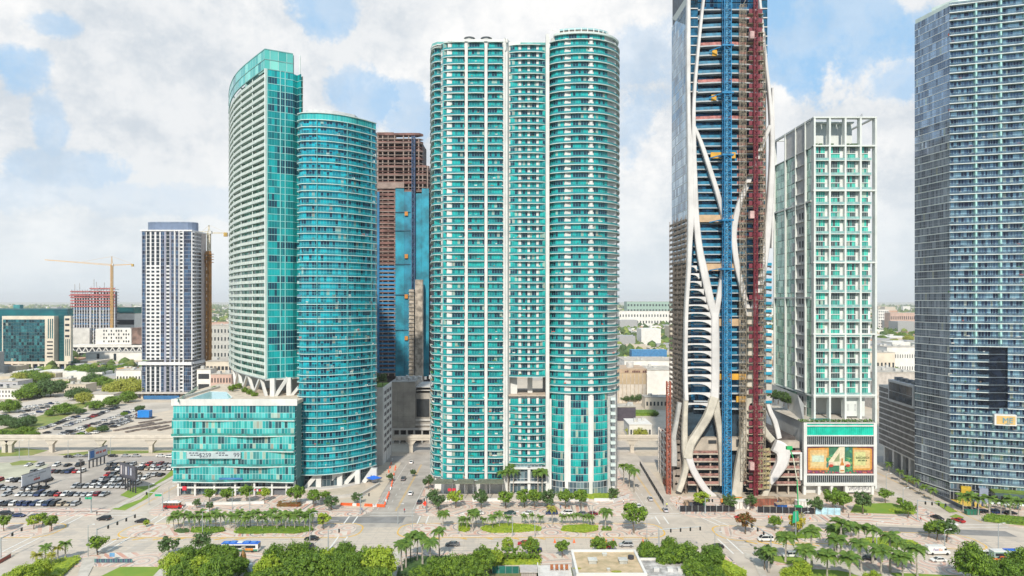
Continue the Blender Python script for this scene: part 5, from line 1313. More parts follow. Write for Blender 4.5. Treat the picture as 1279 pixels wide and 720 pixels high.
    # crown
    pts=[(1160,-.5,Z(20,295))]
    part('roof_parapet',MB().prism(ccw([(177.5,303),(181.2,285),(190,282.4),(190,300),(180,303)]),zt-.2,zt+1.6).mesh('roof_parapet',M('roof_mint',(.55,.64,.60),.6,var=.05)),root)
    part('roof_house',MB().prism(ccw([(181,297),(186,287),(216,277),(216,300)]),zt,zt+4.2).mesh('roof_house',M('roof_mint',(.55,.64,.60))),root)
    part('double_storey_mullion',MB().box(0,.01,0,.01,0,.01).mesh('x',WB),root) if 0 else None
    # base: taller storeys, entrance portal, green awning
    g0=glass_mat('glass_right_base',(.16,.26,.33),(.08,.12,.17),(.03,.04,.06),1.25,3.4,.4,p_light=.35,p_dark=.5,unit=2,mull=(.34,.36,.38),mw=.14,metal=.5,blend=.4,hb=.97,hbw=.16,warm=.02)
    for a,b in zip(cols,cols[1:]):
        s_=offs([F_(a),F_(b)],.2); part('base_glazing',MB().ribbon(s_,.4,7.3,.2,u0=a).mesh('base_glazing',g0),root)
    for z in (Z(613,281),): mb=MB(); mb.ribbon(offs([F_(1186),F_(1300)],-.4),z-.2,z+.2,.8); part('base_band',mb.mesh('base_band',M('dark_band',(.1,.12,.14),.5)),root)
    p,q=F_(1199.5),F_(1212); part('entrance_portal',MB().prism(ccw(offs([p,q],-1.2)+offs([p,q],.3)[::-1]),0,6.2).mesh('entrance_portal',M('portal_gold',(.50,.34,.03),.5,var=.12,scale=.8)),root)
    p,q=F_(1204.5),F_(1209.5); part('entrance_door',MB().prism(ccw(offs([p,q],-1.3)+offs([p,q],-1.1)[::-1]),0,3.4).mesh('entrance_door',DARKIN),root)
    p,q=F_(1222),F_(1233); part('entrance_portal',MB().prism(ccw(offs([p,q],-1.4)+offs([p,q],.3)[::-1]),0,6.).mesh('entrance_portal',M('portal_grey',(.24,.28,.36),.5,var=.08)),root)
    p,q=F_(1236),F_(1300); part('green_awning',MB().prism(ccw(offs([p,q],-6)+offs([p,q],.3)[::-1]),5.2,5.9).mesh('green_awning',M('awning_sedum',(.16,.24,.03),.85,var=.25,scale=.8)),root)
    part('awning_fascia',MB().prism(ccw(offs([p,q],-6.2)+offs([p,q],-6)[::-1]),4.7,5.8).mesh('awning_fascia',M('fascia_dark',(.06,.1,.1),.5)),root)
    for a in (1243,1258,1274): p=F_(a); part('awning_post',MB().box(p[0]-.2,p[0]+.2,p[1]-6,p[1]-5.6,0,5.2).mesh('awning_post',M('post_aqua',(.25,.42,.44),.5)),root)
tower_right()

# lower wing behind the right tower
def low_right():
    root=thing('parking_building','grey louvred parking building with a projecting glass box beside the right tower','building',(172,330,0))
    a=(X(1143,314),314); b=(X(1098,352),352)     # street front receding
    zt=Z(494,314)
    f=lambda t:(b[0]+(a[0]-b[0])*t,b[1]+(a[1]-b[1])*t)
    zg=9.5
    part('body',MB().prism(ccw([f(0),f(1),(215,318),(215,352)]),zg,zt-.5).mesh('body',M('louvre_dark',(.2,.19,.18),.7,var=.2)),root)
    n=11; h=(zt-zg)/n
    for i in range(n+1):
        mb=MB(); mb.ribbon(offs([f(0),f(1)],-.2),zg+h*i-.55,zg+h*i+.0,.8); part('parapet_band',mb.mesh('parapet_band',M('band_pale',(.72,.70,.67),.7,var=.08)),root)
        if i<n: mb=MB(); mb.ribbon(offs([f(0),f(1)],.3),zg+h*i,zg+h*(i+.72),.2,u0=0); part('mesh_screen',mb.mesh('mesh_screen',glass_mat('mesh_screen',(.44,.42,.40),(.36,.34,.32),(.26,.25,.24),.9,h,zg,unit=3,mull=(.5,.48,.45),mw=.15,metal=.1,rough=.5,warm=0)),root)
    part('roof',MB().prism(ccw([f(0),f(1),(215,318),(215,352)]),zt-.4,zt+.3).mesh('roof',M('roof_pale',(.50,.46,.40),.8,var=.12)),root)
    # glass box on top front
    p,q=f(.35),f(1.03); z0,z1=Z(506,325),Z(478,325)
    part('projecting_box',MB().prism(ccw(offs([p,q],-1.2)+offs([p,q],7)[::-1]),z0,z1).mesh('projecting_box',M('box_white',(.62,.62,.62),.6,var=.05)),root)
    for i in range(4):
        for j in range(2):
            t0,t1=.38+i*.155,.38+(i+1)*.155-.012; s_=offs([f(t0),f(t1)],-1.35); zz0=z0+1.2+(z1-z0-2)/2*j
            part('window',MB().ribbon(s_,zz0,zz0+(z1-z0-2)/2-.3,.2).mesh('window',M('box_glass',(.06,.09,.13),.08,metal=.5,var=.3,scale=.4)),root)
    for i in range(4): t_=.42+i*.15; s_=offs([f(t_),f(t_+.07)],.5); part('roof_rib',MB().prism(ccw(s_+offs(s_,3)[::-1]),z1,z1+1.5).mesh('roof_rib',M('rib_dark',(.2,.22,.24),.6)),root)
    for t_ in (.12,.38,.62,.82,.97):
        s_=offs([f(t_),f(t_+.05)],.2); part('column',MB().prism(ccw(s_+offs(s_,1.6)[::-1]),0,zg).mesh('column',WHT),root)
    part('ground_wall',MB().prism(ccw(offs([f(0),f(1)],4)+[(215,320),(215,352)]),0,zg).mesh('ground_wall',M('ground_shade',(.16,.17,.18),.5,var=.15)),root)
low_right()
# ================================================================== OTHER BUILDINGS
CREAM=M('cream_wall',(.62,.55,.45),.8,var=.08,scale=.1); WALLW=M('painted_white',(.70,.68,.64),.75,var=.07,scale=.1,streak=.2); TAN=M('tan_wall',(.52,.40,.26),.8,var=.1,scale=.1)
PINK=M('pink_wall',(.52,.36,.30),.8,var=.1,scale=.1); NAVYG=M('navy_glass',(.02,.07,.16),.08,metal=.45,var=.35,scale=.15); DKW=M('window_dark',(.035,.05,.065),.12,metal=.3,var=.2,scale=.2)
TEALG=M('teal_office_glass',(.02,.20,.22),.07,metal=.55,var=.3,scale=.05,col2=(.02,.10,.13))
def low_building(name,label,cat,px0,px1,py0,py1,Y,depth=25,mat=None,rows=2,cols=6,wmat=None,wf=.45,hf=.45,roof=None,lift=0,bottom=0,group=None,units=2,strip=False):
    """a plain block between two pixel columns, roof edge py0, foot py1 standing at distance Y"""
    x0,x1=X(px0,Y),X(px1,Y); z0=bottom; z1=Z(py0,Y)
    root=thing(name,label,cat,((x0+x1)/2,Y,z0),group=group)
    part('wall',MB().box(x0,x1,Y,Y+depth,z0,z1).mesh('wall',mat or CREAM),root)
    part('roof',MB().box(x0-.25,x1+.25,Y-.25,Y+depth+.25,z1,z1+.4).mesh('roof',roof or ROOFG),root)
    if rows and cols:
        w=(x1-x0)/cols; h=(z1-z0)/(rows+.3)
        if strip:
            for r in range(rows): part('window',MB().box(x0+.8,x1-.8,Y-.12,Y+.1,z0+h*(r+.4),z0+h*(r+.4+hf)).mesh('window',wmat or DKW),root)
        else:
            me=MB().box(0,w*wf,-.12,.1,0,h*hf).mesh('window',wmat or DKW)
            for r in range(rows):
                for c in range(cols): part('window',me,root,(x0+w*(c+.5-wf/2),Y,z0+h*(r+.4)))
    rr=random.Random(int(px0*7+py0))
    for i in range(units):
        x=rr.uniform(x0+2,x1-2) if x1-x0>5 else (x0+x1)/2; y=rr.uniform(Y+3,Y+depth-3) if depth>8 else Y+depth/2; s=rr.uniform(.8,2.)
        part('roof_unit',MB().box(x-s,x+s,y-s,y+s,z1+.4,z1+.4+rr.uniform(1,2.2)).mesh('roof_unit',M('unit_grey',(.5,.5,.48),.6)),root)
    return root
# ---- navy and white apartment tower
def tower_navy():
    Y0=577.; xs=lambda p:X(p,Y0); zz=lambda p:Z(p,Y0)
    root=thing('apartment_tower','slim navy and white apartment tower with a rounded blue grey penthouse','tower',(xs(217),590,0))
    W1=M('navy_tower_white',(.66,.66,.67),.7,var=.06); LAV=M('lavender_panel',(.30,.31,.39),.6,var=.08); TN=M('tan_panel',(.45,.40,.38),.7,var=.1)
    zt=zz(289); zb=zz(450); fh=4.72*Y0/F
    g=glass_mat('glass_navy',(.05,.11,.20),(.03,.065,.13),(.012,.022,.05),1.6,fh,zb,p_light=.4,p_dark=.4,unit=2,mull=(.2,.22,.28),mw=.2,metal=.4,hb=.95,hbw=.22,warm=.0)
    front=[(xs(176.5),Y0+4),(xs(177),Y0),(xs(240),Y0),(xs(241.5),Y0+1.5),(-268.6,Y0+7),(-269.9,Y0+30)]
    part('wall',MB().prism(ccw(front+[(xs(178)-8,Y0+30)]),zb,zt).mesh('wall',W1),root)
    part('lower_wall',MB().prism(ccw(front+[(xs(178)-8,Y0+30)]),zz(492),zb-2).mesh('lower_wall',W1),root)
    part('band',MB().prism(ccw([(xs(174),Y0-2),(xs(240.5),Y0-2),(-267.4,Y0+7),(-268.8,Y0+31),(xs(174),Y0+31)]),zz(456),zz(452.5)).mesh('band',W1),root)
    part('cornice',MB().prism(ccw([(xs(175.6),Y0-.8),(xs(240.5),Y0-.8),(-267.9,Y0+7),(-269.2,Y0+30.5),(xs(175.5),Y0+30.5)]),zt,zt+1.1).mesh('cornice',W1),root)
    ph=[(xs(192)+9*math.cos(a)-3,Y0+15+7*math.sin(a)) for a in [math.radians(90+180*i/8) for i in range(9)]]+[(xs(234)+9*math.cos(a)-7,Y0+15+7*math.sin(a)) for a in [math.radians(-90+180*i/8) for i in range(9)]]
    part('penthouse',MB().prism(ccw(ph),zt+1,zz(277)).mesh('penthouse',M('penthouse_blue',(.16,.21,.31),.45,var=.06,metal=.2)),root)
    part('penthouse_rim',MB().prism(ccw([(x*1.0,y-.3) for x,y in ph]),zz(277)-.1,zz(276)).mesh('penthouse_rim',M('penthouse_rim',(.22,.28,.38),.5)),root)
    zs=[zb+.5+i*fh for i in range(int((zt-zb)/fh))]; zl=[zz(490.5)+i*fh for i in range(8)]
    def pt(p,o=.25):   # where the line of sight meets the front or the side
        k=(p-CX)/F
        if p<240: return (xs(p),Y0-o)
        for a,b in zip(front[2:],front[3:]):
            t=(k*a[1]-a[0])/((b[0]-a[0])-k*(b[1]-a[1]))
            if -1e-6<=t<=1.001: return (a[0]+(b[0]-a[0])*t+o,a[1]+(b[1]-a[1])*t)
        return (front[-1][0]+o,front[-1][1])
    bays=[(177.4,182,'g'),(183.4,187,'p'),(189.3,192.8,'p'),(195.4,199,'p'),(201,205,'g'),(208,211.6,'p'),(214,217.8,'g'),(219.8,223.8,'g'),(225.2,228.2,'s'),(230,238.8,'g'),(240.2,242,'s'),(242.8,244.6,'s'),(245.4,250.8,'d')]
    jobs=[]
    for a,b,k in bays:
        qa,qb=pt(a),pt(b); h=fh-.5 if k in 'g' else (fh*.5 if k!='d' else fh*.7)
        if k=='g': windows(root,[(qa,qb)],zs,fh-.12,g,cap=24,th=.2); windows(root,[(qa,qb)],zl,fh-.12,g,cap=8,th=.2)
        else:
            m=DKW; 
            up=[z for z in zs if z>zz(332)] if k=='p' else []
            lo=[z for z in zs if z not in up]
            windows(root,[(qa,qb)],lo,h,m,cap=24,th=.2)
            if up: windows(root,[(qa,qb)],up,fh-.5,m,cap=12,th=.2)
            windows(root,[(qa,qb)],zl,fh-.4 if k=='p' else h,m,cap=8,th=.2)
    for a,b in ((205.3,207.6),(211.9,213.6)): part('lavender_strip',MB().box(xs(a),xs(b),Y0-.35,Y0+.2,zz(490),zt).mesh('lavender_strip',LAV),root)
    for a in (218.4,224.2,229.3): part('white_fin',MB().box(xs(a)-.4,xs(a)+.4,Y0-.9,Y0+.2,zz(490),zt+.4).mesh('white_fin',W1),root)
    part('tan_strip',MB().prism(ccw([pt(251.3,.3),pt(257,.3),pt(257,-1.),pt(251.3,-1.)]),zz(489),zt).mesh('tan_strip',TN),root)
    for i in range(9): x=X(178+i*8.2,Y0); part('base_column',MB().box(x-.8,x+.8,Y0-1,Y0+.6,0,zz(491)).mesh('base_column',CREAM),root)
    part('base_roof',MB().box(xs(171),xs(262),Y0-4,Y0+36,zz(491.5),zz(489.5)).mesh('base_roof',M('base_roof',(.5,.47,.44),.8)),root)
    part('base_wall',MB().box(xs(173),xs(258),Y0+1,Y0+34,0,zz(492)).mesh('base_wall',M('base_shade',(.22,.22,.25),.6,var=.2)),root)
    part('blue_hoarding',MB().box(xs(184),xs(228),Y0-6,Y0-5.8,0,3.2).mesh('blue_hoarding',M('hoarding_blue',(.03,.14,.32),.6)),root)
tower_navy()
low_building('parking_building','beige parking block with rows of openings just right of the navy tower','building',257,290,452,495,560,40,CREAM,4,7,DARKIN,.7,.4)
low_building('brick_building','pink brick block below the beige parking block beside the podium pool','building',263,289,468,494,545,12,PINK,3,7,DKW,.4,.5)
low_building('parking_building','white parking block with three long dark openings right of the navy tower','building',246,263,462,492,548,20,WALLW,3,1,DARKIN,.8,.5)
low_building('apartment_building','grey block with square windows behind the beige parking block','building',258,296,407,440,840,30,M('grey_panel',(.45,.44,.41),.8,var=.08),5,9,DKW,.4,.45)
low_building('townhouse','terracotta topped block in the haze left of the curved tower','building',264,290,403,412,1300,30,PINK,2,8,DKW,.5,.4,roof=M('roof_terracotta',(.45,.26,.17)))
# ---- teal office block with cream frames
def office():
    Y0=812.; xs=lambda p:X(p,Y0); zz=lambda p:Z(p,Y0)
    root=thing('office_building','teal glass office block set in cream frames at the left edge','office',(xs(40),830,0))
    part('rear_block',MB().box(xs(-40),xs(79),Y0+8,Y0+18,8,zz(387)).mesh('rear_block',TEALG),root)
    part('roof_line',MB().box(xs(-40),xs(79.3),Y0+7.6,Y0+18,zz(387),zz(385.6)).mesh('roof_line',M('roof_teal_dark',(.05,.13,.16),.6)),root)
    part('roof_tank',MB().box(xs(9),xs(17),Y0+10,Y0+16,zz(386),zz(381)).mesh('roof_tank',M('tank_teal',(.05,.26,.28),.5)),root)
    part('front_frame',MB().box(xs(2.5),xs(67.5),Y0,Y0+10,zz(455),zz(395)).mesh('front_frame',CREAM),root)
    n=16; w=(xs(56)-xs(4))/n; rows=13; h=(zz(399)-zz(451.5))/rows
    g=glass_mat('glass_office',(.05,.22,.24),(.03,.13,.16),(.015,.05,.07),w,h,zz(451.5),p_light=.35,p_dark=.4,unit=3,mull=(.04,.12,.14),mw=.3,hb=.96,hbw=.3,metal=.6,blend=.3,warm=.03)
    for r in range(rows):
        for c in range(n//2): mb=MB(); mb.ribbon([(xs(4)+w*2*c,Y0-.4),(xs(4)+w*2*(c+1),Y0-.4)],zz(451.5)+h*r,zz(451.5)+h*(r+1)-.25,.4,u0=w*2*c); part('window',mb.mesh('window',g),root)
    for a in (59.8,62.4,65): part('slot_window',MB().box(xs(a),xs(a+1.2),Y0-.2,Y0+.2,zz(423),zz(398.5)).mesh('slot_window',TEALG),root)
    for r in (426.5,431,435.5,440.5,445): part('strip_window',MB().box(xs(58.8),xs(66),Y0-.2,Y0+.2,zz(r+1.6),zz(r)).mesh('strip_window',DKW),root)
    for r in range(16): part('floor_line',MB().box(xs(67.8),xs(79.2),Y0+7.7,Y0+8,zz(390+r*4.),zz(389.5+r*4.)).mesh('floor_line',M('line_teal',(.02,.09,.10),.4)),root)
    part('cream_wing',MB().box(xs(77.5),xs(85.5),Y0+4,Y0+8,zz(452),zz(395)).mesh('cream_wing',CREAM),root)
    for r in (398,405,412,419): part('strip_window',MB().box(xs(78.6),xs(84),Y0+3.8,Y0+4.2,zz(r+2.6),zz(r)).mesh('strip_window',DKW),root)
    for a in (79,81.2,83.4): part('slot_window',MB().box(xs(a),xs(a+.9),Y0+3.8,Y0+4.2,zz(445),zz(424)).mesh('slot_window',TEALG),root)
    part('cream_sill',MB().box(xs(58),xs(85.6),Y0-.5,Y0+4,zz(455),zz(451.8)).mesh('cream_sill',CREAM),root)
    for i in range(9): x=xs(15+i*8.3); part('column',MB().box(x-1,x+1,Y0-.2,Y0+2,0,zz(454)).mesh('column',CREAM),root)
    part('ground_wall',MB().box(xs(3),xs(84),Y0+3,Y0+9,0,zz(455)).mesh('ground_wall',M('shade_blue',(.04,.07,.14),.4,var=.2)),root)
office()
# ---- raw tower frame with red formwork and its crane
def tower_frame_raw(): 
    Y0=1000.; xs=lambda p:X(p,Y0); zz=lambda p:Z(p,Y0)
    root=thing('unfinished_tower','short unfinished concrete tower with red edge guards under a crane','tower',(xs(116),1010,0))
    RDE=M('guard_red',(.42,.13,.13),.7,var=.2,scale=.3); SC_=M('raw_slab',(.36,.34,.33),.8,var=.12)
    for a,b,t in ((89,113,362),(113,125,358),(125,144,359)):
        z=zz(t); x0,x1=xs(a),xs(b); zz_=frange(8,z,4.3)
        me=MB().box(x0,x1-.6,Y0,Y0+11,-.6,0).mesh('floor_slab',SC_)
        for q in zz_: part('floor_slab',me,root,(0,0,q))
        part('core',MB().box(x0+2,x1-3,Y0+4,Y0+10,0,z-6).mesh('core',M('raw_core',(.14,.13,.16),.8,var=.3,scale=.1)),root)
        n=max(3,int((b-a)/3.4))
        for i in range(n+1): 
            x=x0+(x1-x0-1.4)*i/n; part('column',MB().box(x,x+.9,Y0-.3,Y0+.8,0,z).mesh('column',M('column_white',(.55,.56,.60),.8,var=.08)),root)
        for q in zz_:
            if q>zz(386): part('edge_guard',MB().box(x0-1,x1,Y0-.8,Y0-.6,q,q+1.7).mesh('edge_guard',RDE),root)
            elif q>zz(420) and int(q)%3: part('cladding_panel',MB().box(x0+1.5,x1-3,Y0-.1,Y0+.1,q,q+2.6).mesh('cladding_panel',M('cladding_blue',(.06,.16,.30),.3,metal=.3,var=.3,scale=.3)),root)
    part('hoarding_frame',MB().box(xs(87),xs(146),Y0-2,Y0-1.6,zz(370),zz(369)).mesh('hoarding_frame',RDE),root)
    for a,t in ((92,355),(98,354),(116,349),(119,352),(129,353)): part('rebar_bundle',MB().box(xs(a),xs(a+.5),Y0+2,Y0+2.5,zz(362),zz(t)).mesh('rebar_bundle',SC_),root)
    part('concrete_base',MB().box(xs(88),xs(115),Y0-6,Y0-1,0,zz(410)).mesh('concrete_base',GREYL),root)
tower_frame_raw()
def crane(label,px,Y,ytop,ybase,jib,cjib,apex,mastm,w=2.2,jm=None):
    xs=lambda p:X(p,Y); zz=lambda p:Z(p,Y); x=xs(px)
    root=thing('tower_crane',label,'crane',(x,Y,max(0,zz(ybase))))
    part('mast',lattice(MB(),x,Y,max(0,zz(ybase)),zz(ytop),w,w,w*1.4,.34).mesh('mast',mastm),root)
    part('apex',MB().bar((x-1,Y,zz(ytop)),(x,Y,zz(apex)),.6).bar((x+1,Y,zz(ytop)),(x,Y,zz(apex)),.6).mesh('apex',jm or mastm),root)
    def boom(name,p,q,h):
        a=Vector((xs(p[0]),Y,zz(p[1]))); b=Vector((xs(q[0]),Y,zz(q[1]))); mb=MB(); mb.bar(a,b,.5); mb.bar(a+Vector((0,0,h)),b+Vector((0,0,h*.3)),.4)
        n=int((b-a).length/4)
        for i in range(n): 
            u=a+(b-a)*i/n; v=a+(b-a)*(i+.5)/n+Vector((0,0,h*(1-.7*i/n))); mb.bar(u,v,.25); mb.bar(v,a+(b-a)*(i+1)/n,.25)
        part(name,mb.mesh(name,jm or mastm),root); return a,b
    a,b=boom('jib',(px,ytop+1),jib,1.8); c,d=boom('counter_jib',(px,ytop+1),cjib,1.2)
    part('pendant',MB().bar((x,Y,zz(apex)),tuple(a+(b-a)*.45+Vector((0,0,1.5))),.2).bar((x,Y,zz(apex)),tuple(d),.2).mesh('pendant',jm or mastm),root)
    part('counterweight',MB().box(d.x-3 if d.x>x else d.x,d.x if d.x>x else d.x+3,Y-1,Y+1,d.z-3,d.z+.5).mesh('counterweight',M('weight_ochre',(.45,.30,.08),.7)),root)
    part('operator_cab',MB().box(x+1.2,x+3,Y-2,Y,zz(ytop)-1,zz(ytop)+1.6).mesh('operator_cab',M('cab_white',(.6,.6,.58),.5)),root)
YC=M('crane_yellow',(.62,.38,.14),.6,var=.1); YC2=M('crane_cream',(.62,.56,.42),.6,var=.1)
crane('cream tower crane over the unfinished red guarded tower, jib pointing left',139.7,990,331,440,(56,325),(167,330.5),320.5,YC,2.4,YC)
crane('cream tower crane standing just right of the navy tower',261,610,291,482,(243,290.2),(284,291.5),281.5,YC2,2.2,YC2)
def hoist_ochre():
    Y=605.; x=X(260.5,Y); root=thing('hoist_tower','ochre hoist tower against the right side of the navy tower','hoist',(x,Y,0))
    m=M('hoist_ochre',(.50,.24,.06),.7,var=.15); part('mast',lattice(MB(),x,Y,20,Z(314,Y),3.0,3.0,3,.36).mesh('mast',m),root)
    part('hoist_shaft',MB().box(x-1.3,x+1.5,Y+1,Y+3,20,Z(318,Y)).mesh('hoist_shaft',M('hoist_tan',(.46,.28,.14),.8,var=.2)),root)
    for i in range(4): part('top_platform',MB().box(x-3.6,x+3.6,Y-2.4,Y+2.4,Z(318+i*3.4,Y),Z(317.3+i*3.4,Y)).mesh('top_platform',m),root)
hoist_ochre()
# ---- podium with zig-zag truss, checker windows
def truss_block():
    Y0=960.; xs=lambda p:X(p,Y0); zz=lambda p:Z(p,Y0)
    root=thing('truss_building','long low block carried on a white zigzag truss','building',(xs(130),970,0))
    part('wall',MB().box(xs(117),xs(162),Y0+4,Y0+40,zz(431),zz(411)).mesh('wall',WALLW),root)
    me=MB().box(0,1.7,-.2,.1,0,2.6).mesh('window',DKW)
    for r in range(4):
        for c in range(11): 
            if (r+c)%2==0 or c%3==0: part('window',me,root,(xs(127+c*3.1),Y0+4,zz(428-r*4.4)))
    part('side_ramp',MB().box(xs(160),xs(178),Y0+6,Y0+40,zz(430),zz(410)).mesh('side_ramp',M('ramp_rust',(.25,.16,.13),.8,var=.3,scale=.1)),root)
    part('deck_beam',MB().box(xs(85),xs(180),Y0-.5,Y0+30,zz(434),zz(431.5)).box(xs(85),xs(180),Y0-.5,Y0+3,zz(441),zz(440)).mesh('deck_beam',WALLW),root)
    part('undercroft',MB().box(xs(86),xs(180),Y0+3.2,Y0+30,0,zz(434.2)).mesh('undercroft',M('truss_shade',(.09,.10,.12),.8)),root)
    n=22
    for i in range(n): a=86+i*4.2; up=i%2; part('truss_diagonal',MB().bar((xs(a),Y0,zz(434 if up else 441)),(xs(a+4.2),Y0,zz(441 if up else 434)),1.1).mesh('truss_diagonal',WALLW),root)
    for a in (88,93,98): part('truss_leg',MB().bar((xs(a),Y0,zz(441)),(xs(a+2.5),Y0,zz(455)),1.1).mesh('truss_leg',WALLW),root)
truss_block()
low_building('office_building','white office with green glass top beside the unfinished tower','office',142,168,392,412,1050,30,WALLW,3,1,DKW,.9,.4,strip=True)
low_building('glass_attic','green glass storey on top of the small white office','office',143.5,167.5,384,392,1051,28,TEALG,0,0,units=0,bottom=Z(392.2,1050))
low_building('civic_building','pale blank civic block with two dark upright window slots','building',107,180,441,458,880,30,WALLW,0,0,units=3)
for a in (121,142): 
    Y=879.6; r=bpy.data.objects['civic_building']; part('window_slot',MB().box(X(a,Y),X(a+3,Y),Y-.2,Y+.1,6,Z(442,Y)).mesh('window_slot',DKW),r)
low_building('tower_block','pale block of flats far off between office and unfinished tower','building',168,177,391,406,1200,20,WALLW,6,4)
low_building('white_building','small white two storey building with dark square windows at the left edge','building',-6,25,486,501,575,22,WALLW,2,8,DKW,.35,.5)
low_building('house','long grey roofed shed behind the white building at the left edge','shed',-10,22,477,482,640,20,M('shed_grey',(.42,.42,.44),.8),1,4)
low_building('house','beige two storey house among the big trees left of the navy tower','house',80,107,481,491,610,16,CREAM,2,8,DKW,.35,.4,roof=M('roof_beige',(.50,.43,.34)))
low_building('shop','white flat roofed shop with an orange band left of the navy tower','shop',145,176,463,470,650,18,WALLW,1,8)
low_building('shop','low orange roofed shop in front of the pale civic block','shop',146,164,461,465,690,14,TAN,1,5,roof=M('roof_orange',(.6,.36,.14),.8))
low_building('shed','white market canopy left of the navy tower','canopy',109,142,493,499,560,14,WALLW,0,0,units=0)
low_building('long_building','long pale building before the teal office columns','building',40,92,468,474,720,12,CREAM,1,10)
low_building('church','small cream hall between the big trees','hall',62,86,474,480,655,12,CREAM,1,6)
# ---- raw tower seen between the two big condos
def tower_wrapped():
    Y0=482.; xs=lambda p:X(p,Y0); zz=lambda p:Z(p,Y0)
    root=thing('unfinished_tower','rust brown unfinished tower wrapped in blue netting between the two big condo towers','tower',(xs(500),500,0))
    RS=M('raw_rust',(.20,.10,.085),.8,var=.25,scale=.15); CN=M('raw_tan',(.29,.22,.19),.8,var=.15); NET=M('netting_blue',(.01,.28,.40),.6,var=.25,scale=.12,streak=.3); NET2=M('netting_deep',(.01,.17,.36),.6,var=.2,scale=.1)
    fh=5.05*Y0/F
    part('core',MB().box(xs(470),xs(526),Y0+6,Y0+30,0,zz(176)).box(xs(526.5),xs(536),Y0+8,Y0+30,0,zz(208)).mesh('core',M('raw_dark',(.085,.065,.07),.8,var=.3,scale=.1)),root)
    r=168.; k=0
    while r<470:
        x1=528 if r<205 else 536
        path=[(xs(468),Y0+1),(xs(474),Y0),(xs(482),Y0+.2),(xs(500),Y0+.4),(xs(515),Y0),(xs(x1-4),Y0+.5),(xs(x1),Y0+4)]
        if r<242 or True:
            mb=MB(); e=path if r<240 else path[:3]+[(xs(494),Y0+.3)]
            mb.ribbon(e,zz(r)-.5,zz(r),6.5); part('floor_slab',mb.mesh('floor_slab',CN if k%3 else RS),root)
            if k%2==0 and r<240: mb=MB(); mb.ribbon(offs(path,.2),zz(r),zz(r)+1.1,.1); part('edge_guard',mb.mesh('edge_guard',RS),root)
            if r>240: mb=MB(); mb.ribbon(offs(e[:4],.3),zz(r),zz(r)+1.3,.1); part('edge_guard',mb.mesh('edge_guard',RS if r<330 else NET2),root)
        r+=5.05; k+=1
    for a,t in ((471,166),(477,166),(484,167),(492,168),(503,168),(509.5,169),(516,170),(522,174),(527,206),(533,207)):
        part('column',MB().box(xs(a),xs(a)+.8,Y0+.6,Y0+1.4,zz(240) if a>494 else zz(470),zz(t)).mesh('column',CN),root)
    part('top_form',MB().box(xs(470),xs(491),Y0+2,Y0+14,zz(172),zz(164.5)).mesh('top_form',CN),root)
    part('mid_band',MB().box(xs(470),xs(505),Y0-.6,Y0-.2,zz(236),zz(228)).mesh('mid_band',CN),root)
    part('netting',MB().box(xs(469),xs(474),Y0-.5,Y0-.2,zz(470),zz(240)).mesh('netting',NET2),root)
    for i,(a,b,t) in enumerate(((494,505,235),(505,516,240),(516,527,242),(527,536,236))): part('netting',MB().box(xs(a)+.06,xs(b)-.06,Y0-.6-(i%2)*.3,Y0-.3-(i%2)*.3,zz(470),zz(t)).mesh('netting',NET if i!=1 else M('netting_mid',(.012,.22,.34),.6,var=.25,scale=.12,streak=.3)),root)
    for r in (265,288,330,368,412): part('netting_seam',MB().box(xs(494),xs(513),Y0-1.3,Y0-.95,zz(r+.8),zz(r)).mesh('netting_seam',M('seam_dark',(.02,.10,.16),.6)),root)
    for r in (267,320,370,422): part('hoist_box',MB().box(xs(506),xs(510),Y0-2,Y0-1,zz(r+3),zz(r-2)).mesh('hoist_box',M('box_orange',(.55,.22,.03),.6)),root)
    part('hoist_mast',lattice(MB(),xs(517),Y0-2.2,30,zz(171),2,1.5,2.4,.3).mesh('hoist_mast',M('mast_navy',(.03,.07,.16),.6)),root)
    part('stair_tower',MB().box(xs(513),xs(519),Y0-8,Y0-4,0,zz(362)).box(xs(521),xs(530),Y0-10,Y0-5,0,zz(350)).mesh('stair_tower',M('stair_tan',(.46,.40,.33),.8,var=.3,scale=.3,streak=.5)),root)
    for i in range(22): part('stair_landing',MB().box(xs(512.5),xs(519.5),Y0-8.6,Y0-8,zz(365+i*4.8),zz(364.+i*4.8)).mesh('stair_landing',M('landing_grey',(.3,.27,.24),.8)),root)
tower_wrapped()
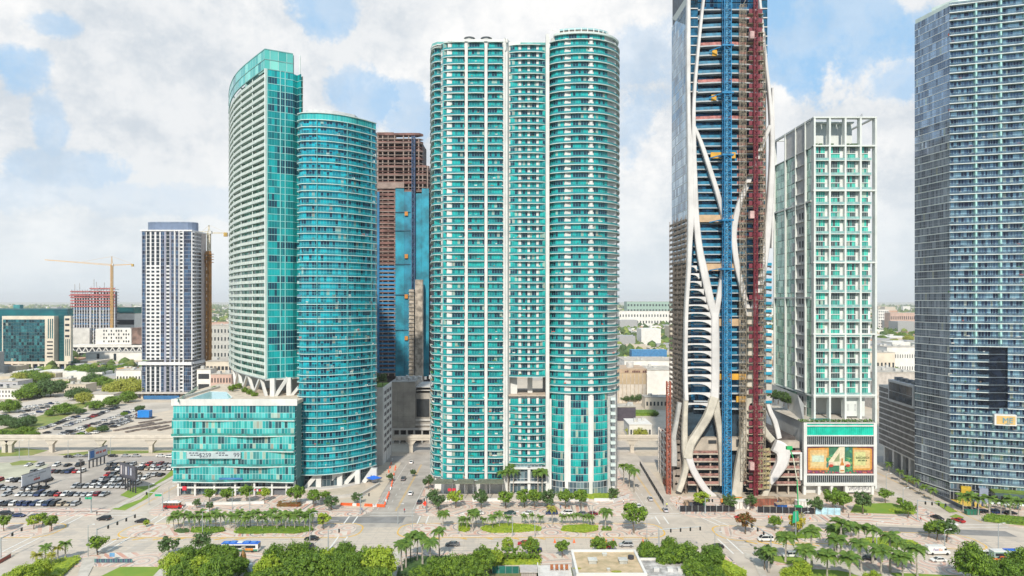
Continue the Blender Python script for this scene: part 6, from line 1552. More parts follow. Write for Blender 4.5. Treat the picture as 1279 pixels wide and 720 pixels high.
# ---- grey garage and white slab garage
def garages():
    Y0=396.; xs=lambda p:X(p,Y0); zz=lambda p:Z(p,Y0)
    root=thing('parking_garage','raw grey concrete garage with roof plant at the far end of the middle street','garage',(xs(515),410,0))
    part('wall',MB().box(xs(488),xs(519),Y0,Y0+30,zz(535),zz(477)).mesh('wall',GREYC),root)
    nx,nz=4,9
    for i in range(nx):
        for j in range(nz):
            a=489+i*7.4; b=478+j*6.1; part('wall_panel',MB().box(xs(a)+.06,xs(a+7.3),Y0-.16,Y0,zz(b+6.),zz(b)).mesh('wall_panel',M('panel_grey',(.42,.385,.34),.85,var=.12,scale=.2,streak=.35)),root)
    part('wall',MB().box(xs(519.2),xs(545),Y0+1,Y0+30,zz(535),zz(492)).mesh('wall',GREYC),root)
    part('opening',MB().box(xs(520),xs(536),Y0+.6,Y0+1.2,zz(521),zz(499)).mesh('opening',DARKIN),root)
    for r in (484,488): part('roof_slab',MB().box(xs(519),xs(545),Y0+2,Y0+28,zz(r+1),zz(r)).mesh('roof_slab',GREYL),root)
    for i in range(9): part('roof_unit',MB().box(xs(492+i*5),xs(492+i*5+2.6),Y0+6+(i%3)*4,Y0+9+(i%3)*4,zz(477),zz(472.5+(i%2))).mesh('roof_unit',M('unit_white',(.58,.57,.55),.6)),root)
    for r in (524,530): part('parking_deck',MB().box(xs(519),xs(545),Y0+.2,Y0+28,zz(r+2),zz(r)).mesh('parking_deck',GREYL),root)
    for a in (490,498,507,516,526,536): part('column',MB().box(xs(a),xs(a+2),Y0+.4,Y0+2,0,zz(534.5)).mesh('column',GREYL),root)
    part('base_slab',MB().box(xs(488),xs(545),Y0-.3,Y0+30,zz(537.5),zz(535)).mesh('base_slab',GREYL),root)
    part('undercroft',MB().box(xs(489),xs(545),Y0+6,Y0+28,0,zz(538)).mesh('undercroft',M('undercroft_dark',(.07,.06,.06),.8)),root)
    root=thing('parking_garage','white slab garage with a planted roof right against the curved teal tower','garage',(-66,352,0))
    xr=-64.3; zt=Z(487,343)
    part('wall',MB().box(-79,xr,343,368,0,zt).mesh('wall',WHT),root)
    for i in range(9): z=6+i*3.6; part('louvre_opening',MB().box(xr-.2,xr+.12,346,366,z,z+1.7).mesh('louvre_opening',M('louvre_shadow',(.10,.10,.10),.7)),root)
    for y in (345,352.5,360,367): part('side_pier',MB().box(xr,xr+.25,y-.4,y+.4,0,zt).mesh('side_pier',WHT),root)
    part('roof_parapet',MB().box(-79,xr,342.8,343.2,zt,zt+1.1).box(xr-.3,xr,343.2,368,zt,zt+1.1).mesh('roof_parapet',WHT),root)
    part('roof_soil',MB().box(-79,xr-.4,343.4,367.6,zt,zt+.6).mesh('roof_soil',GRASS),root)
garages()
# ---- right of the middle tower, between it and the ribbed one
def warehouse():
    Y0=552.; xs=lambda p:X(p,Y0); zz=lambda p:Z(p,Y0)
    root=thing('warehouse','tan warehouse with dark lettering on its parapet right of the mint tower','warehouse',(xs(785),560,0))
    part('wall',MB().box(xs(755),xs(807.5),Y0,Y0+34,0,zz(480)).mesh('wall',M('warehouse_pale',(.58,.52,.45),.8,var=.08)),root)
    part('upper_wall',MB().box(xs(755),xs(807.5),Y0-.2,Y0+34,zz(480),zz(466)).mesh('upper_wall',TAN),root)
    part('parapet',MB().box(xs(755),xs(808),Y0-.5,Y0+34,zz(466),zz(461)).mesh('parapet',M('parapet_tan',(.48,.35,.24),.8)),root)
    for i in range(11): part('pilaster',MB().box(xs(757+i*5),xs(758+i*5),Y0-.6,Y0-.2,0,zz(467)).mesh('pilaster',M('pilaster_tan',(.5,.42,.33),.8)),root)
    marks(root,(xs(789),Y0-.65,zz(465.4)),(3.2,-2.,6.6,-1.2,3.2),1.6,M('ink_brown',(.14,.06,.05),.7))
    part('roof_tank',MB().tube([(xs(790),Y0+12,zz(461)),(xs(790),Y0+12,zz(454))],3,10).mesh('roof_tank',M('unit_white',(.58,.57,.55))),root)
warehouse()
low_building('warehouse','plain white warehouse right behind the lettered one','warehouse',806,845,463,492,600,40,WALLW,0,0,units=3)
low_building('white_building','white block with a few small dark windows behind the warehouses','building',780,840,451,463,720,50,WALLW,1,8,DKW,.15,.3,units=4)
low_building('apartment_building','greenish long apartment slab on the horizon right of the mint tower','building',783,845,377,391,2400,60,M('pale_green_wall',(.30,.42,.36),.8),4,16,DKW,.5,.4)
low_building('apartment_building','white stepped apartment block before the greenish slab on the horizon','building',773,845,389,397,2200,50,WALLW,2,20,DKW,.4,.4)
low_building('blue_shed','long blue roofed shed between the towers','shed',789,833,438,442,960,18,M('shed_blue',(.05,.20,.42),.6),0,0,roof=M('roof_blue',(.06,.26,.5),.6),units=0)
low_building('house','low house with a white roof near the viaduct right of the mint tower','house',786,814,531,540,410,20,WALLW,1,6,roof=M('roof_white',(.66,.64,.60)))
low_building('shed','dark flat roofed shed beside the hedge right of the mint tower','shed',770,794,509,514,470,14,M('shed_dark',(.07,.06,.08),.7),0,0)
low_building('house','cream low house left of the hoist foot','house',806,838,497,501,520,14,CREAM,1,7)
# ---- right gap
low_building('long_building','long white building with small openings seen right of the framed tower','building',1108,1150,434,447,760,25,WALLW,2,14,DKW,.3,.3,units=5)
low_building('long_building','second pale long building lower down right of the framed tower','building',1080,1118,441,447,700,30,CREAM,1,8,units=4)
low_building('apartment_building','two pale apartment slabs on the horizon right of the framed tower','building',1097,1110,387,403,2000,30,WALLW,6,5)
low_building('apartment_building','low pink and white row on the horizon left of the right tower','building',1112,1150,391,398,1900,30,PINK,2,16)
low_building('warehouse','wide flat concrete roof below the round dark tree at the right gap','warehouse',1093,1150,466,474,520,50,M('roof_pale2',(.5,.46,.42),.8,var=.12),0,0,units=6)
# ---- elevated rail
def viaduct():
    Y=371.; z1=Z(546.5,Y)
    root=thing('rail_viaduct','pale concrete elevated rail track on single columns crossing behind the towers','viaduct',(0,Y,0))
    V=M('viaduct_concrete',(.56,.51,.44),.8,var=.08,scale=.2,streak=.3)
    for a,b in ((-420,-340),(-340,-260),(-260,-150),(-70,-20),(40,100)):
        part('track_beam',MB().box(a+.04,b-.04,Y,Y+3.6,z1-1.7,z1).mesh('track_beam',V),root)
        part('track_parapet',MB().box(a+.04,b-.04,Y-.25,Y,z1-.5,z1+.7).box(a+.04,b-.04,Y+3.6,Y+3.85,z1-.5,z1+.7).mesh('track_parapet',V),root)
    for px in (-60,3,11,62,124,187,513,790,848):
        x=X(px,Y); part('pier',MB().prism([(x-1,Y+.8),(x+1,Y+.8),(x+1,Y+2.8),(x-1,Y+2.8)],0,z1-3).prism_y([(x-1,z1-4.2),(x+1,z1-4.2),(x+3,z1-1.75),(x-3,z1-1.75)],Y+.5,Y+3.1).mesh('pier',V),root)
viaduct()
# ================================================================== TREES AND PALMS
def leaf_mat(name,a,b,c):
    m=bpy.data.materials.new(name); m.use_nodes=True; t=NT(m.node_tree); bs=t.n['Principled BSDF']; out=t.n['Material Output']
    g=t.new('ShaderNodeNewGeometry'); oi=t.new('ShaderNodeObjectInfo')
    f=t.smooth(t.noise(g.outputs['Position'],.8,6,.75),.36,.62); col=t.mix(f,a,b)
    r=t.new('ShaderNodeTexWhiteNoise',noise_dimensions='1D'); t.l.new(oi.outputs['Random'],r.inputs['W'])
    col=t.mix(t.m('MULTIPLY',r.outputs['Value'],.6),col,c)
    t.l.new(col,bs.inputs['Base Color']); bs.inputs['Roughness'].default_value=.65
    tr=t.new('ShaderNodeBsdfTranslucent'); t.l.new(t.mix(.5,col,(.35,.45,.04)),tr.inputs[0])
    mx=t.new('ShaderNodeMixShader'); mx.inputs[0].default_value=.22; t.l.new(bs.outputs[0],mx.inputs[1]); t.l.new(tr.outputs[0],mx.inputs[2]); t.l.new(mx.outputs[0],out.inputs[0])
    MATS[name]=m; return m
LEAF=leaf_mat('leaf_green',(.04,.10,.012),(.22,.34,.02),(.13,.24,.02))
LEAFD=leaf_mat('leaf_dark',(.03,.075,.02),(.10,.18,.04),(.07,.13,.04))
LEAFY=leaf_mat('leaf_lime',(.15,.25,.02),(.38,.46,.03),(.26,.36,.02))
LEAFR=leaf_mat('leaf_flame',(.30,.05,.02),(.10,.13,.02),(.2,.1,.03))
LEAFG=leaf_mat('leaf_yellow',(.50,.40,.02),(.35,.33,.03),(.45,.38,.03))
PALML=leaf_mat('palm_frond',(.05,.13,.02),(.19,.28,.035),(.10,.19,.03))
PALMY=leaf_mat('palm_frond_yellow',(.22,.24,.03),(.38,.34,.05),(.25,.27,.04))
BARK=M('bark',(.16,.12,.085),.9,var=.2,scale=1.5); PBARK=M('palm_bark',(.40,.36,.31),.85,var=.2,scale=1.5)
def crown_mesh(seed,rx,rz,zc,n_cl=44,n_leaf=40,s=.30,flat=1.):
    """leaves gathered in clumps through the crown's volume, with gaps between the clumps"""
    r=random.Random(seed); mb=MB()
    cl=[]
    for i in range(n_cl):
        while True:
            p=Vector((r.uniform(-1,1),r.uniform(-1,1),r.uniform(-.8,1)))
            if .25<p.length<1: break
        p=p.normalized()*(p.length**.4)*r.uniform(.6,1.12)
        cl.append((Vector((p.x*rx,p.y*rx,zc+p.z*rz)),r.uniform(.15,.36)*rx))
    for c,cr in cl:
        for k in range(n_leaf):
            d=Vector((r.gauss(0,1),r.gauss(0,1),r.gauss(0,1)*.75)).normalized()*cr*r.uniform(.55,1.08); p=c+d
            nrm=(d.normalized()+Vector((r.uniform(-.6,.6),r.uniform(-.6,.6),r.uniform(.0,.9)))).normalized()
            a=nrm.cross(Vector((r.random(),r.random(),r.random()))).normalized(); b=nrm.cross(a); q=s*r.uniform(.6,1.3)
            mb.face([p-a*q,p-b*q*.55,p+a*q,p+b*q*.55])
    return mb,cl
def trunk_mesh(seed,h,zc,rx,r0=.22,cl=()):
    r=random.Random(seed); mb=MB(); top=Vector((r.uniform(-.3,.3),r.uniform(-.3,.3),h))
    mb.tube([(0,0,0),(r.uniform(-.15,.15),r.uniform(-.15,.15),h*.5),top],[r0,r0*.8,r0*.65],6)
    for c,cr in list(cl)[::3]: mb.tube([top,top.lerp(c,.5)+Vector((0,0,.2)),c],[r0*.5,r0*.3,r0*.1],4,cap=False)
    return mb
TREES={}
def proto_tree(key,mat,rx,rz,zc,th,n_cl=44,n_leaf=40,s=.30,r0=.2,nvar=3):
    TREES[key]=[]
    for v in range(nvar):
        mb,cl=crown_mesh(hash(key)%97+v*13 if False else sum(map(ord,key))+v*13,rx,rz,zc,n_cl,n_leaf,s)
        TREES[key].append((mb.mesh('crown',mat),trunk_mesh(v+3,th,zc,rx,r0,cl).mesh('trunk',BARK)))
proto_tree('street',LEAF,2.6,1.9,4.2,2.6)
proto_tree('dark',LEAFD,2.6,2.1,4.3,2.6)
proto_tree('lime',LEAFY,2.5,1.9,4.2,2.5)
proto_tree('flame',LEAFR,2.4,1.8,4.2,2.6,nvar=1)
proto_tree('gold',LEAFG,2.5,2.,4.,2.3,nvar=1)
proto_tree('big',LEAF,7.6,3.5,5.6,3.4,85,70,.55,.42,4)
proto_tree('bigdark',LEAFD,7.4,3.6,5.8,3.4,85,70,.55,.42,2)
proto_tree('bigolive',leaf_mat('leaf_olive',(.22,.27,.03),(.45,.44,.07),(.34,.36,.05)),7.6,3.7,5.8,3.4,80,70,.5,.4,2)
LEAFP=leaf_mat('leaf_park',(.02,.065,.008),(.21,.33,.02),(.09,.18,.015))
proto_tree('park',LEAFP,3.9,2.7,5.2,3.2,95,85,.27,.24,5)
proto_tree('parklime',LEAFY,3.8,2.7,5.,3.,95,85,.27,.24,3)
# thin conical grove tree
proto_tree('slim',LEAF,1.3,2.6,4.2,1.8,20,70,.26,.12,3)
rt=random.Random(21)
NAMES={}
def tree(kind,label,x,y,s=1.,group=None,z=0.,name='tree',cat='tree',sz=None):
    v=rt.choice(TREES[kind]); r=thing(name,label,cat,(x,y,z),rt.uniform(0,6.28),group)
    r.scale=(s,s,sz or s*rt.uniform(.9,1.1)); lpart('crown',v[0],r); lpart('trunk',v[1],r); return r
def frond(mb,L,droop,w=.8,n=11,up=.5,nl=2,thin=.16):
    """one feather leaf along +X from the origin"""
    pts=[]
    for i in range(n+1):
        t=i/n; pts.append(Vector((L*(t-.12*t*t),0,L*(up*t-droop*t*t))))
    for i in range(n): mb.bar(pts[i],pts[i+1],.05)
    for i in range(1,n+1):
        t=i/n; p=pts[i]; d=(pts[i]-pts[i-1]).normalized(); l=w*L*.42*(math.sin(math.pi*min(1,.18+t*.8))+.15)
        for s in (-1,1):
            for q in range(nl):
                o=d*(-.5*q*L/n)
                tip=p+o+Vector((l*.45,s*l*.85,-l*.42)); mb.face([p+o-d*thin,p+o+d*thin,tip])
PALMS={}
def proto_palm(key,h,nf,L,mat,seed,r0=.2,parts_=True,w=.8,shaft=True,n=11):
    r=random.Random(seed); tr=MB(); bx,by=r.uniform(-.25,.25),r.uniform(-.25,.25)
    tr.tube([(0,0,0),(bx*.3,by*.3,h*.3),(bx*.7,by*.7,h*.7),(bx,by,h)],[r0*1.5,r0,r0*.9,r0*.75],8)
    fr=[]
    for v in range(3 if parts_ else 1):
        mb=MB(); frond(mb,L*(1-.08*v),(.95,.75,1.15)[v],w,n,(.62,.85,.45)[v]); fr.append(mb)
    if parts_: PALMS[key]=('p',tr.mesh('trunk',PBARK),[f.mesh('frond',mat) for f in fr],nf,Vector((bx,by,h)),r,MB().tube([(bx,by,h-.1),(bx,by,h+1.1)],[r0*.95,r0*.5],8).mesh('crownshaft',M('crownshaft_green',(.12,.22,.05),.5)) if shaft else None)
    else:
        mb=MB()
        for k in range(nf):
            f=MB(); e=k%3; frond(f,L*r.uniform(.85,1.1),(.95,.7,1.2)[e]*r.uniform(.85,1.1),w,n,(.6,.95,.4)[e],1,.22); a=k*2.4+r.uniform(-.2,.2); ca,sa=math.cos(a),math.sin(a); o=len(mb.v)
            mb.v+=[(p[0]*ca-p[1]*sa+bx,p[0]*sa+p[1]*ca+by,p[2]+h) for p in f.v]; mb.f+=[tuple(i+o for i in q) for q in f.f]; mb.mi+=f.mi
        PALMS[key]=('c',tr.mesh('trunk',PBARK),mb.mesh('crown',mat))
for k in range(3): proto_palm('royal%d'%k,7.4+k*.5,15,3.1,PALML,k+4,.24)
for k in range(2): proto_palm('coco%d'%k,6.0+k*.7,22,3.0,PALML,k+14,.19,w=.85,shaft=False)
proto_palm('yellow',7.,15,2.7,PALMY,31,.2,shaft=False)
for k in range(3): proto_palm('small%d'%k,3.9+k*.45,15,2.3,PALML,k+40,.12,parts_=False,n=8)
for k in range(2): proto_palm('fan%d'%k,4.2+k*.5,15,1.9,PALMY if k==0 else PALML,k+50,.2,parts_=False,w=.9,n=7)
def palm(kind,label,x,y,s=1.,group=None,z=0.):
    P_=PALMS[kind]; r=thing('palm_tree',label,'palm tree',(x,y,z),rt.uniform(0,6.28),group); r.scale=(s,)*3
    lpart('trunk',P_[1],r)
    if P_[0]=='c': lpart('crown',P_[2],r); return r
    if P_[6]: lpart('crownshaft',P_[6],r)
    top=P_[4]+Vector((0,0,.9 if P_[6] else 0))
    for k in range(P_[3]):
        a=k*2.399+rt.uniform(-.15,.15); lpart('frond',P_[2][k%3],r,top,(rt.uniform(-.12,.12),rt.uniform(-.15,.15),a))
    return r
ORDN=['first','second','third','fourth','fifth','sixth','seventh','eighth','ninth','tenth','eleventh','twelfth','thirteenth','fourteenth','fifteenth','sixteenth','seventeenth','eighteenth','nineteenth','twentieth']
ORDN+=['twenty '+o for o in ORDN[:9]]+['thirtieth']+['thirty '+o for o in ORDN[:9]]+['fortieth']+['forty '+o for o in ORDN[:9]]+['fiftieth']+['fifty '+o for o in ORDN[:9]]
# -------- far and middle distance trees: pixel column, foot row, size, kind
FT=[(12,516,.8,'big'),(30,500,.9,'big'),(40,497,1.,'big'),(52,496,1.1,'big'),(63,496,1.15,'bigdark'),(74,490,.9,'big'),(92,468,.9,'big'),(100,470,1.0,'big'),(112,472,1.1,'big'),(122,473,1.,'bigdark'),(133,470,1.,'big'),(143,468,.9,'big'),(155,466,.8,'big'),(35,478,1.,'big'),(48,479,.9,'big'),(25,480,.9,'bigolive'),(58,477,.8,'bigolive'),
 (98,500,.9,'bigdark'),(104,505,.7,'bigolive'),(116,482,.9,'bigdark'),(128,484,.9,'big'),(140,494,.8,'bigolive'),(150,497,1.1,'bigolive'),(158,492,1.1,'bigolive'),(166,489,1.,'bigolive'),(170,497,1.,'bigolive'),(160,503,.7,'big'),(80,518,.75,'big'),(120,512,.65,'big'),(140,508,.72,'big'),(175,514,.35,'bigdark'),(155,520,.25,'big'),
 (4,530,.55,'bigdark'),(14,535,.6,'bigdark'),(24,538,.6,'bigdark'),(34,533,.55,'bigdark'),(2,547,.45,'big'),(16,549,.4,'big'),(40,548,.4,'big'),(30,546,.5,'big'),(62,520,.35,'big'),(100,518,.4,'bigdark'),(114,541,.3,'bigolive'),(128,540,.35,'bigdark'),(100,546,.25,'big'),(96,468,.8,'bigdark'),
 (783,503,.55,'bigdark'),(795,503,.6,'bigdark'),(776,500,.5,'bigdark'),(787,472,.5,'big'),(800,478,.5,'big'),(812,480,.5,'bigdark'),(790,545,.45,'bigolive'),(799,548,.5,'bigolive'),(818,520,.3,'big'),(776,455,.5,'big'),(830,505,.35,'bigdark'),
 (1122,462,1.25,'bigdark'),(1103,470,.4,'big'),(1112,420,1.1,'big'),(1125,424,1.2,'big'),(1135,428,1.1,'bigolive'),(1102,426,1.,'big'),(1140,420,1.,'big'),(1118,430,.9,'bigolive')]
wherefar=['behind the near car park','beside the pale office row','near the white buildings','by the low roofs','along the far avenue']
FT.sort(); cnt={'L':0,'M':0,'R':0}
for px,py,s,k in FT:
    z='L' if px<300 else ('M' if px<900 else 'R'); cnt[z]+=1
    x,y=P(px,py); kd={'big':'round green','bigdark':'dense dark green','bigolive':'loose yellow olive'}[k]
    dist='far' if py<480 else ('middle distance' if py<515 else 'nearer')
    zone={'L':'left of the navy tower','M':'between mint tower and ribbed tower','R':'between framed tower and right tower'}[z]
    tree(k,f'{kd} {dist} tree {zone}, {ORDN[cnt[z]-1]} from the left',x,y,s*1.2,'trees among the low buildings')
# rooftop trees of the white slab garage and the ribbed tower's terrace
for i in range(5):
    tree('dark',f'bushy roof garden tree on the white slab garage, {ORDN[i]} from the left',-77+i*2.7,346+i%3*7,.9,'roof garden trees',z=Z(487,343)+.6)
for i,(px,py) in enumerate(((966,497),(973,500),(981,503),(988,506),(994,505))):
    tree('dark',f'dark terrace tree at the foot of the framed tower, {ORDN[i]} from the left',X(px,318),318+i,1.0,'terrace trees',z=Z(py+3,318)-1)
for i,(px,py,s) in enumerate(((290,491,.75),(298,488,.7),(306,492,.6),(312,495,.6),(268,487,.45),(318,497,.55))):
    x,y=P(px,py,39.0); tree('street',f'small deck tree beside the rooftop pool, {ORDN[i]} of the row',x,y,s,'pool deck trees',z=38.2)
# street trees on the far pavement
ST=[(262,628,.8,'street','left of the podium doors'),(283,630,1.0,'street','before the podium shop front'),(308,629,1.0,'street','before the podium garage door'),(330,627,.8,'lime','yellow green, at the podium corner'),(370,633,1.15,'street','before the white slanted legs, widest there'),(392,634,1.0,'street','before the white slanted legs'),(414,638,.9,'dark','dark, at the right end of the slanted legs'),(407,628,.7,'street','small, close to the slanted legs'),(246,636,.55,'dark','small, at the trolley stop'),(446,630,.7,'dark','on the sandy building site'),(262,640,.5,'dark','small shaded, in the podium planting'),
 (541,632,.9,'dark','at the restaurant corner, in shade'),(548,638,.85,'dark','under the restaurant awning'),(569,635,1.0,'lime','light green, before the awning'),(601,636,.95,'dark','grey green, before the awning end'),(632,636,1.05,'street','before the mint tower lobby'),(655,635,1.1,'street','before the mint tower lobby doors'),(668,636,1.,'street','full, before the lobby'),(684,636,1.1,'dark','broad, before the curved glass'),(706,636,1.05,'street','before the curved shop front'),(726,636,1.,'street','last before the white end wall'),(766,627,.7,'dark','beside the ramp of the mint tower'),(535,612,.8,'dark','on the side street pavement'),
 (877,638,1.05,'lime','bright green, at the site fence'),(911,639,.95,'dark','dark round, at the site fence'),(937,638,.8,'dark','small dark, at the site hoist'),(1018,643,.9,'dark','dark, at the pale blue hoarding'),(1040,641,1.25,'street','full light green, before the picture wall'),(1053,641,1.25,'street','wide, before the picture wall'),(1078,643,1.15,'dark','spreading, right of the picture wall'),(1106,629,.9,'street','on the lawn corner by the right street'),(1134,648,.9,'street','at the right street crossing'),(1125,636,.6,'street','low, beside the lawn'),(487,602,.55,'dark','on the middle side street, near end'),(516,596,.5,'dark','on the middle side street')]
for i,(px,py,s,k,d) in enumerate(ST):
    x,y=P(px,py); tree(k,f'pavement tree {d}',x,y,s*1.12,'street trees on the far pavement',z=.15)
    # square tree pit
# median and near side trees
MT=[(42,662,.8,'lime','small, on the left median'),(64,664,.85,'street','olive, on the left median'),(53,656,.7,'street','on the left median edge'),(5,664,.8,'street','cut by the left edge'),(122,694,1.,'street','flat topped, at the left crossing by the traffic mast'),(211,696,.95,'dark','round grey green, on the near pavement'),(252,693,1.05,'dark','second round grey green one on the near pavement'),(404,662,.9,'lime','bright green, at the right end of the palm median'),(183,659,.4,'lime','tiny, on the median nose'),
 (634,692,.72,'lime','thin light green, on the near pavement'),(664,696,.85,'street','round, hiding parked cars'),(702,697,.75,'street','left of the tan flat roof'),(792,667,1.45,'street','wide spreading, on the median before the mint tower'),(931,668,1.05,'flame','red tinged, on the right median'),(968,664,.75,'street','upright, beside the green road sign'),(996,668,1.05,'gold','yellow flowering, behind the green road sign'),(1170,676,1.15,'street','first of the pair by the delivery van'),(1182,678,1.15,'dark','darker of the pair by the delivery van'),(1063,672,.8,'dark','behind the median palms'),(955,712,1.0,'dark','dark upright, at the driveway mouth'),(1160,672,.7,'street','small, left of the van'),
 (748,696,.9,'street','behind the tan flat roof, left one'),(765,690,.5,'street','small, behind the tan flat roof')]
for px,py,s,k,d in MT:
    x,y=P(px,py); tree(k,f'boulevard tree {d}',x,y,s*1.1,'boulevard trees',z=.15)
# foreground canopies (crowns given by centre, trees of 7-9 m)
def fg(px,py,h,s,kind,label,group):
    """crown centre at the pixel, crown centre height h*s"""
    x,y=P(px,py,h*s); tree(kind,label,x+rt.uniform(-.6,.6),y+rt.uniform(-1,1),s*rt.uniform(.78,1.08),group,z=.1,sz=s*rt.uniform(.85,1.2))
FG=[]
rows_=[(218,702,1.05),(238,697,1.1),(258,693,1.0),(282,694,1.05),(228,716,1.15),(252,712,1.1),(276,708,1.1),(296,704,.8),(268,722,1.1),(345,700,1.05),(336,712,1.),(372,696,1.05),(392,695,1.),(362,712,1.1),(388,710,1.15),(410,696,1.05),(432,698,1.05),(412,712,1.1),(434,714,1.1),(456,702,1.1),(474,706,1.1),(452,718,1.1),(476,720,1.05),(330,722,1.0)]
for i,(px,py,s) in enumerate(rows_):
    fg(px,py,5.2,s*1.05,'park' if (i*7)%5 else 'parklime',f'park tree, {ORDN[i]} of the close grove at the bottom left' if px<480 else '','grove trees at the bottom left')
rows_=[(36,716,1.0,'parklime'),(52,708,.9,'parklime'),(22,722,1.,'parklime'),(545,713,1.0,'park'),(565,715,1.05,'park'),(585,710,1.0,'park'),(603,702,1.0,'park'),(612,695,.9,'parklime'),(590,722,1.1,'park'),(524,718,.9,'park'),(806,690,.85,'park'),(822,692,.9,'park'),(838,688,.9,'park'),(834,700,.9,'park'),(856,696,1.0,'park'),(872,700,1.,'park'),(886,698,.95,'park'),(870,712,.9,'park'),(895,716,.9,'park'),(1215,706,1.25,'park'),(1232,708,1.1,'park'),(1266,708,1.2,'park'),(1282,704,1.2,'park'),(1090,722,.9,'parklime'),(985,718,.8,'parklime'),(1002,712,.7,'parklime')]
for i,(px,py,s,k) in enumerate(rows_):
    z_='at the bottom left corner' if px<100 else ('in front of the flower bed palms' if px<620 else ('behind the flat white roof' if px<910 else ('on the palm lawn' if px<1100 else 'at the bottom right corner')))
    fg(px,py,5.2,s,k,f'leafy park tree {z_}, {ORDN[i]} from the left','park trees along the bottom edge')
for i,px in enumerate((622,628,634,640,646,652,658,664,670)):
    x,y=P(px,706); tree('slim',f'slim hedge tree before the white roof, {ORDN[i]} from the left',x,y,.95,'slim hedge trees')
# -------- palms
def prow(kind,pts,label,s=1.,group='palms'):
    for i,(px,py,*e) in enumerate(pts):
        x,y=P(px,py); k=kind[i%len(kind)]; palm(k,f'{label}, {ORDN[i]} from the left',x,y,(e[0] if e else 1)*s,group,z=.15)
sm=['small0','small1','small2']
prow(sm,[(217,662),(223,660),(229,663),(236,661),(243,663),(249,660),(256,662),(262,663),(270,661),(276,660)],'small palm of the left median clump',1.18,'small median palms')
prow(sm,[(288,661),(294,663),(301,660),(307,663),(313,661),(322,660),(328,663),(334,661),(340,659),(346,663),(351,660),(357,663),(362,661),(368,663),(374,660),(380,662),(386,661),(391,659)],'small palm of the long median clump',1.18,'small median palms')
prow(sm,[(576,661,.9),(583,663,.95),(595,658,.9),(604,660,.8),(615,662,1.),(624,660,1.05),(635,659,.9),(655,657,.8),(665,657,.8),(675,657,.8),(833-0,0)][:10],'thin palm on the median before the mint tower',1.,'thin median palms')
prow(sm,[(703,657,.85),(712,657,.85),(720,657,.8),(729,657,.85),(735,658,.85),(739,659,.8)],'thin palm on the right half of the same median',1.,'thin median palms')
prow(['coco0','coco1'],[(553,662,1.),(590,665,1.05),(756,662,1.1)],'tall single palm on the median before the mint tower',1.0,'tall median palms')
prow(['yellow'],[(690,658,1.)],'yellowing palm on the median before the mint tower',.95)
prow(['royal0','royal1','royal2'],[(549,610,.95),(578,612,.95),(605,613,.95),(634,616,1.25),(628,618,1.),(641,618,1.),(672,618,1.1),(677,620,1.1)],'royal palm against the mint tower front',1.08,'royal palms before the mint tower')
prow(['royal1','royal0'],[(786,610,.95),(792,615,1.),(779,606,.9)],'royal palm beside the mint tower end wall',1.1)
prow(['royal0','royal1','royal2'],[(502,716,1.),(507,712,.95),(521,703,.95),(528,708,1.05),(537,716,1.05),(549,701,1.),(513,700,.9)],'royal palm in the flower bed at the bottom middle',1.02,'royal palms in the flower bed')
prow(['coco0','coco1','royal1'],[(981,703,1.05),(1006,722,1.),(1014,712,1.05),(1033,726,1.),(1044,708,1.),(1050,700,1.05),(1062,730,1.),(1076,714,1.),(1090,704,.95),(1042,690,1.),(1100,726,1.05),(1112,716,1.),(1128,728,1.),(1146,722,1.),(1072,698,.9),(1120,706,.9),(960,716,.8)],'lawn palm at the bottom right',1.3,'palms on the bottom right lawn')
prow(['fan0','fan1'],[(46,712,.95),(56,706,1.),(72,702,.9),(82,700,1.),(64,710,.8)],'fan palm of the bottom left corner clump',1.15,'fan palms bottom left')
prow(['small1','fan1'],[(1203,640,1.1),(1214,642,1.2),(1222,644,1.2),(1236,645,1.2),(1250,646,1.1),(1262,647,1.2),(1272,648,1.2)],'palm before the right tower terrace',1.25,'palms before the right tower')
prow(['small0','small2'],[(1110,590,1.0),(1124,602,1.),(1133,608,1.),(1144,614,1.),(1155,620,1.),(1166,627,1.)],'young palm along the yellow strip by the right tower',1.,'young street palms')
# -------- hedges and planting
def hedge(label,pts,h=.9,mat=None,n=700,z=.18,name='hedge',s=.22):
    """clipped planting: leafy faces over a low solid core"""
    q=[P(a,b) for a,b in pts]; q=ccw(q); r=random.Random(len(label)*7+int(q[0][0])); cx=sum(p[0] for p in q)/len(q); cy_=sum(p[1] for p in q)/len(q)
    root=thing(name,label,'hedge' if name=='hedge' else 'planting',(cx,cy_,z))
    core=[(cx+(p[0]-cx)*.93,cy_+(p[1]-cy_)*.9) for p in q]
    part('shrub_body',MB().prism(core,z,z+h*.8).mesh('shrub_body',mat or LEAF),root)
    mb=MB(); x0=min(p[0] for p in q); x1=max(p[0] for p in q); y0=min(p[1] for p in q); y1=max(p[1] for p in q)
    def inside(x,y):
        c=False
        for a,b in zip(q,q[1:]+q[:1]):
            if (a[1]>y)!=(b[1]>y) and x<(b[0]-a[0])*(y-a[1])/(b[1]-a[1])+a[0]: c=not c
        return c
    k=0; tries=0
    while k<n and tries<n*6:
        tries+=1; x=r.uniform(x0,x1); y=r.uniform(y0,y1)
        if not inside(x,y): continue
        zz_=z+h*r.uniform(.1,1.12)*(.75+.35*noise.noise(Vector((x*.5,y*.5,h)))+.1); e=s*r.uniform(.7,1.5)
        nv=Vector((r.uniform(-.7,.7),r.uniform(-.9,.3),r.uniform(.2,1))).normalized(); a=nv.cross(Vector((r.random(),r.random(),.1))).normalized(); b=nv.cross(a); p=Vector((x,y,zz_))
        mb.face([p-a*e,p-b*e,p+a*e,p+b*e]); k+=1
    part('foliage',mb.mesh('foliage',mat or LEAF),root,stuff=True); return root
hedge('clipped hedge strip under the left clump of median palms',[(237,666),(240,661),(262,660),(280,661),(281,665),(262,668)],.8,n=700)
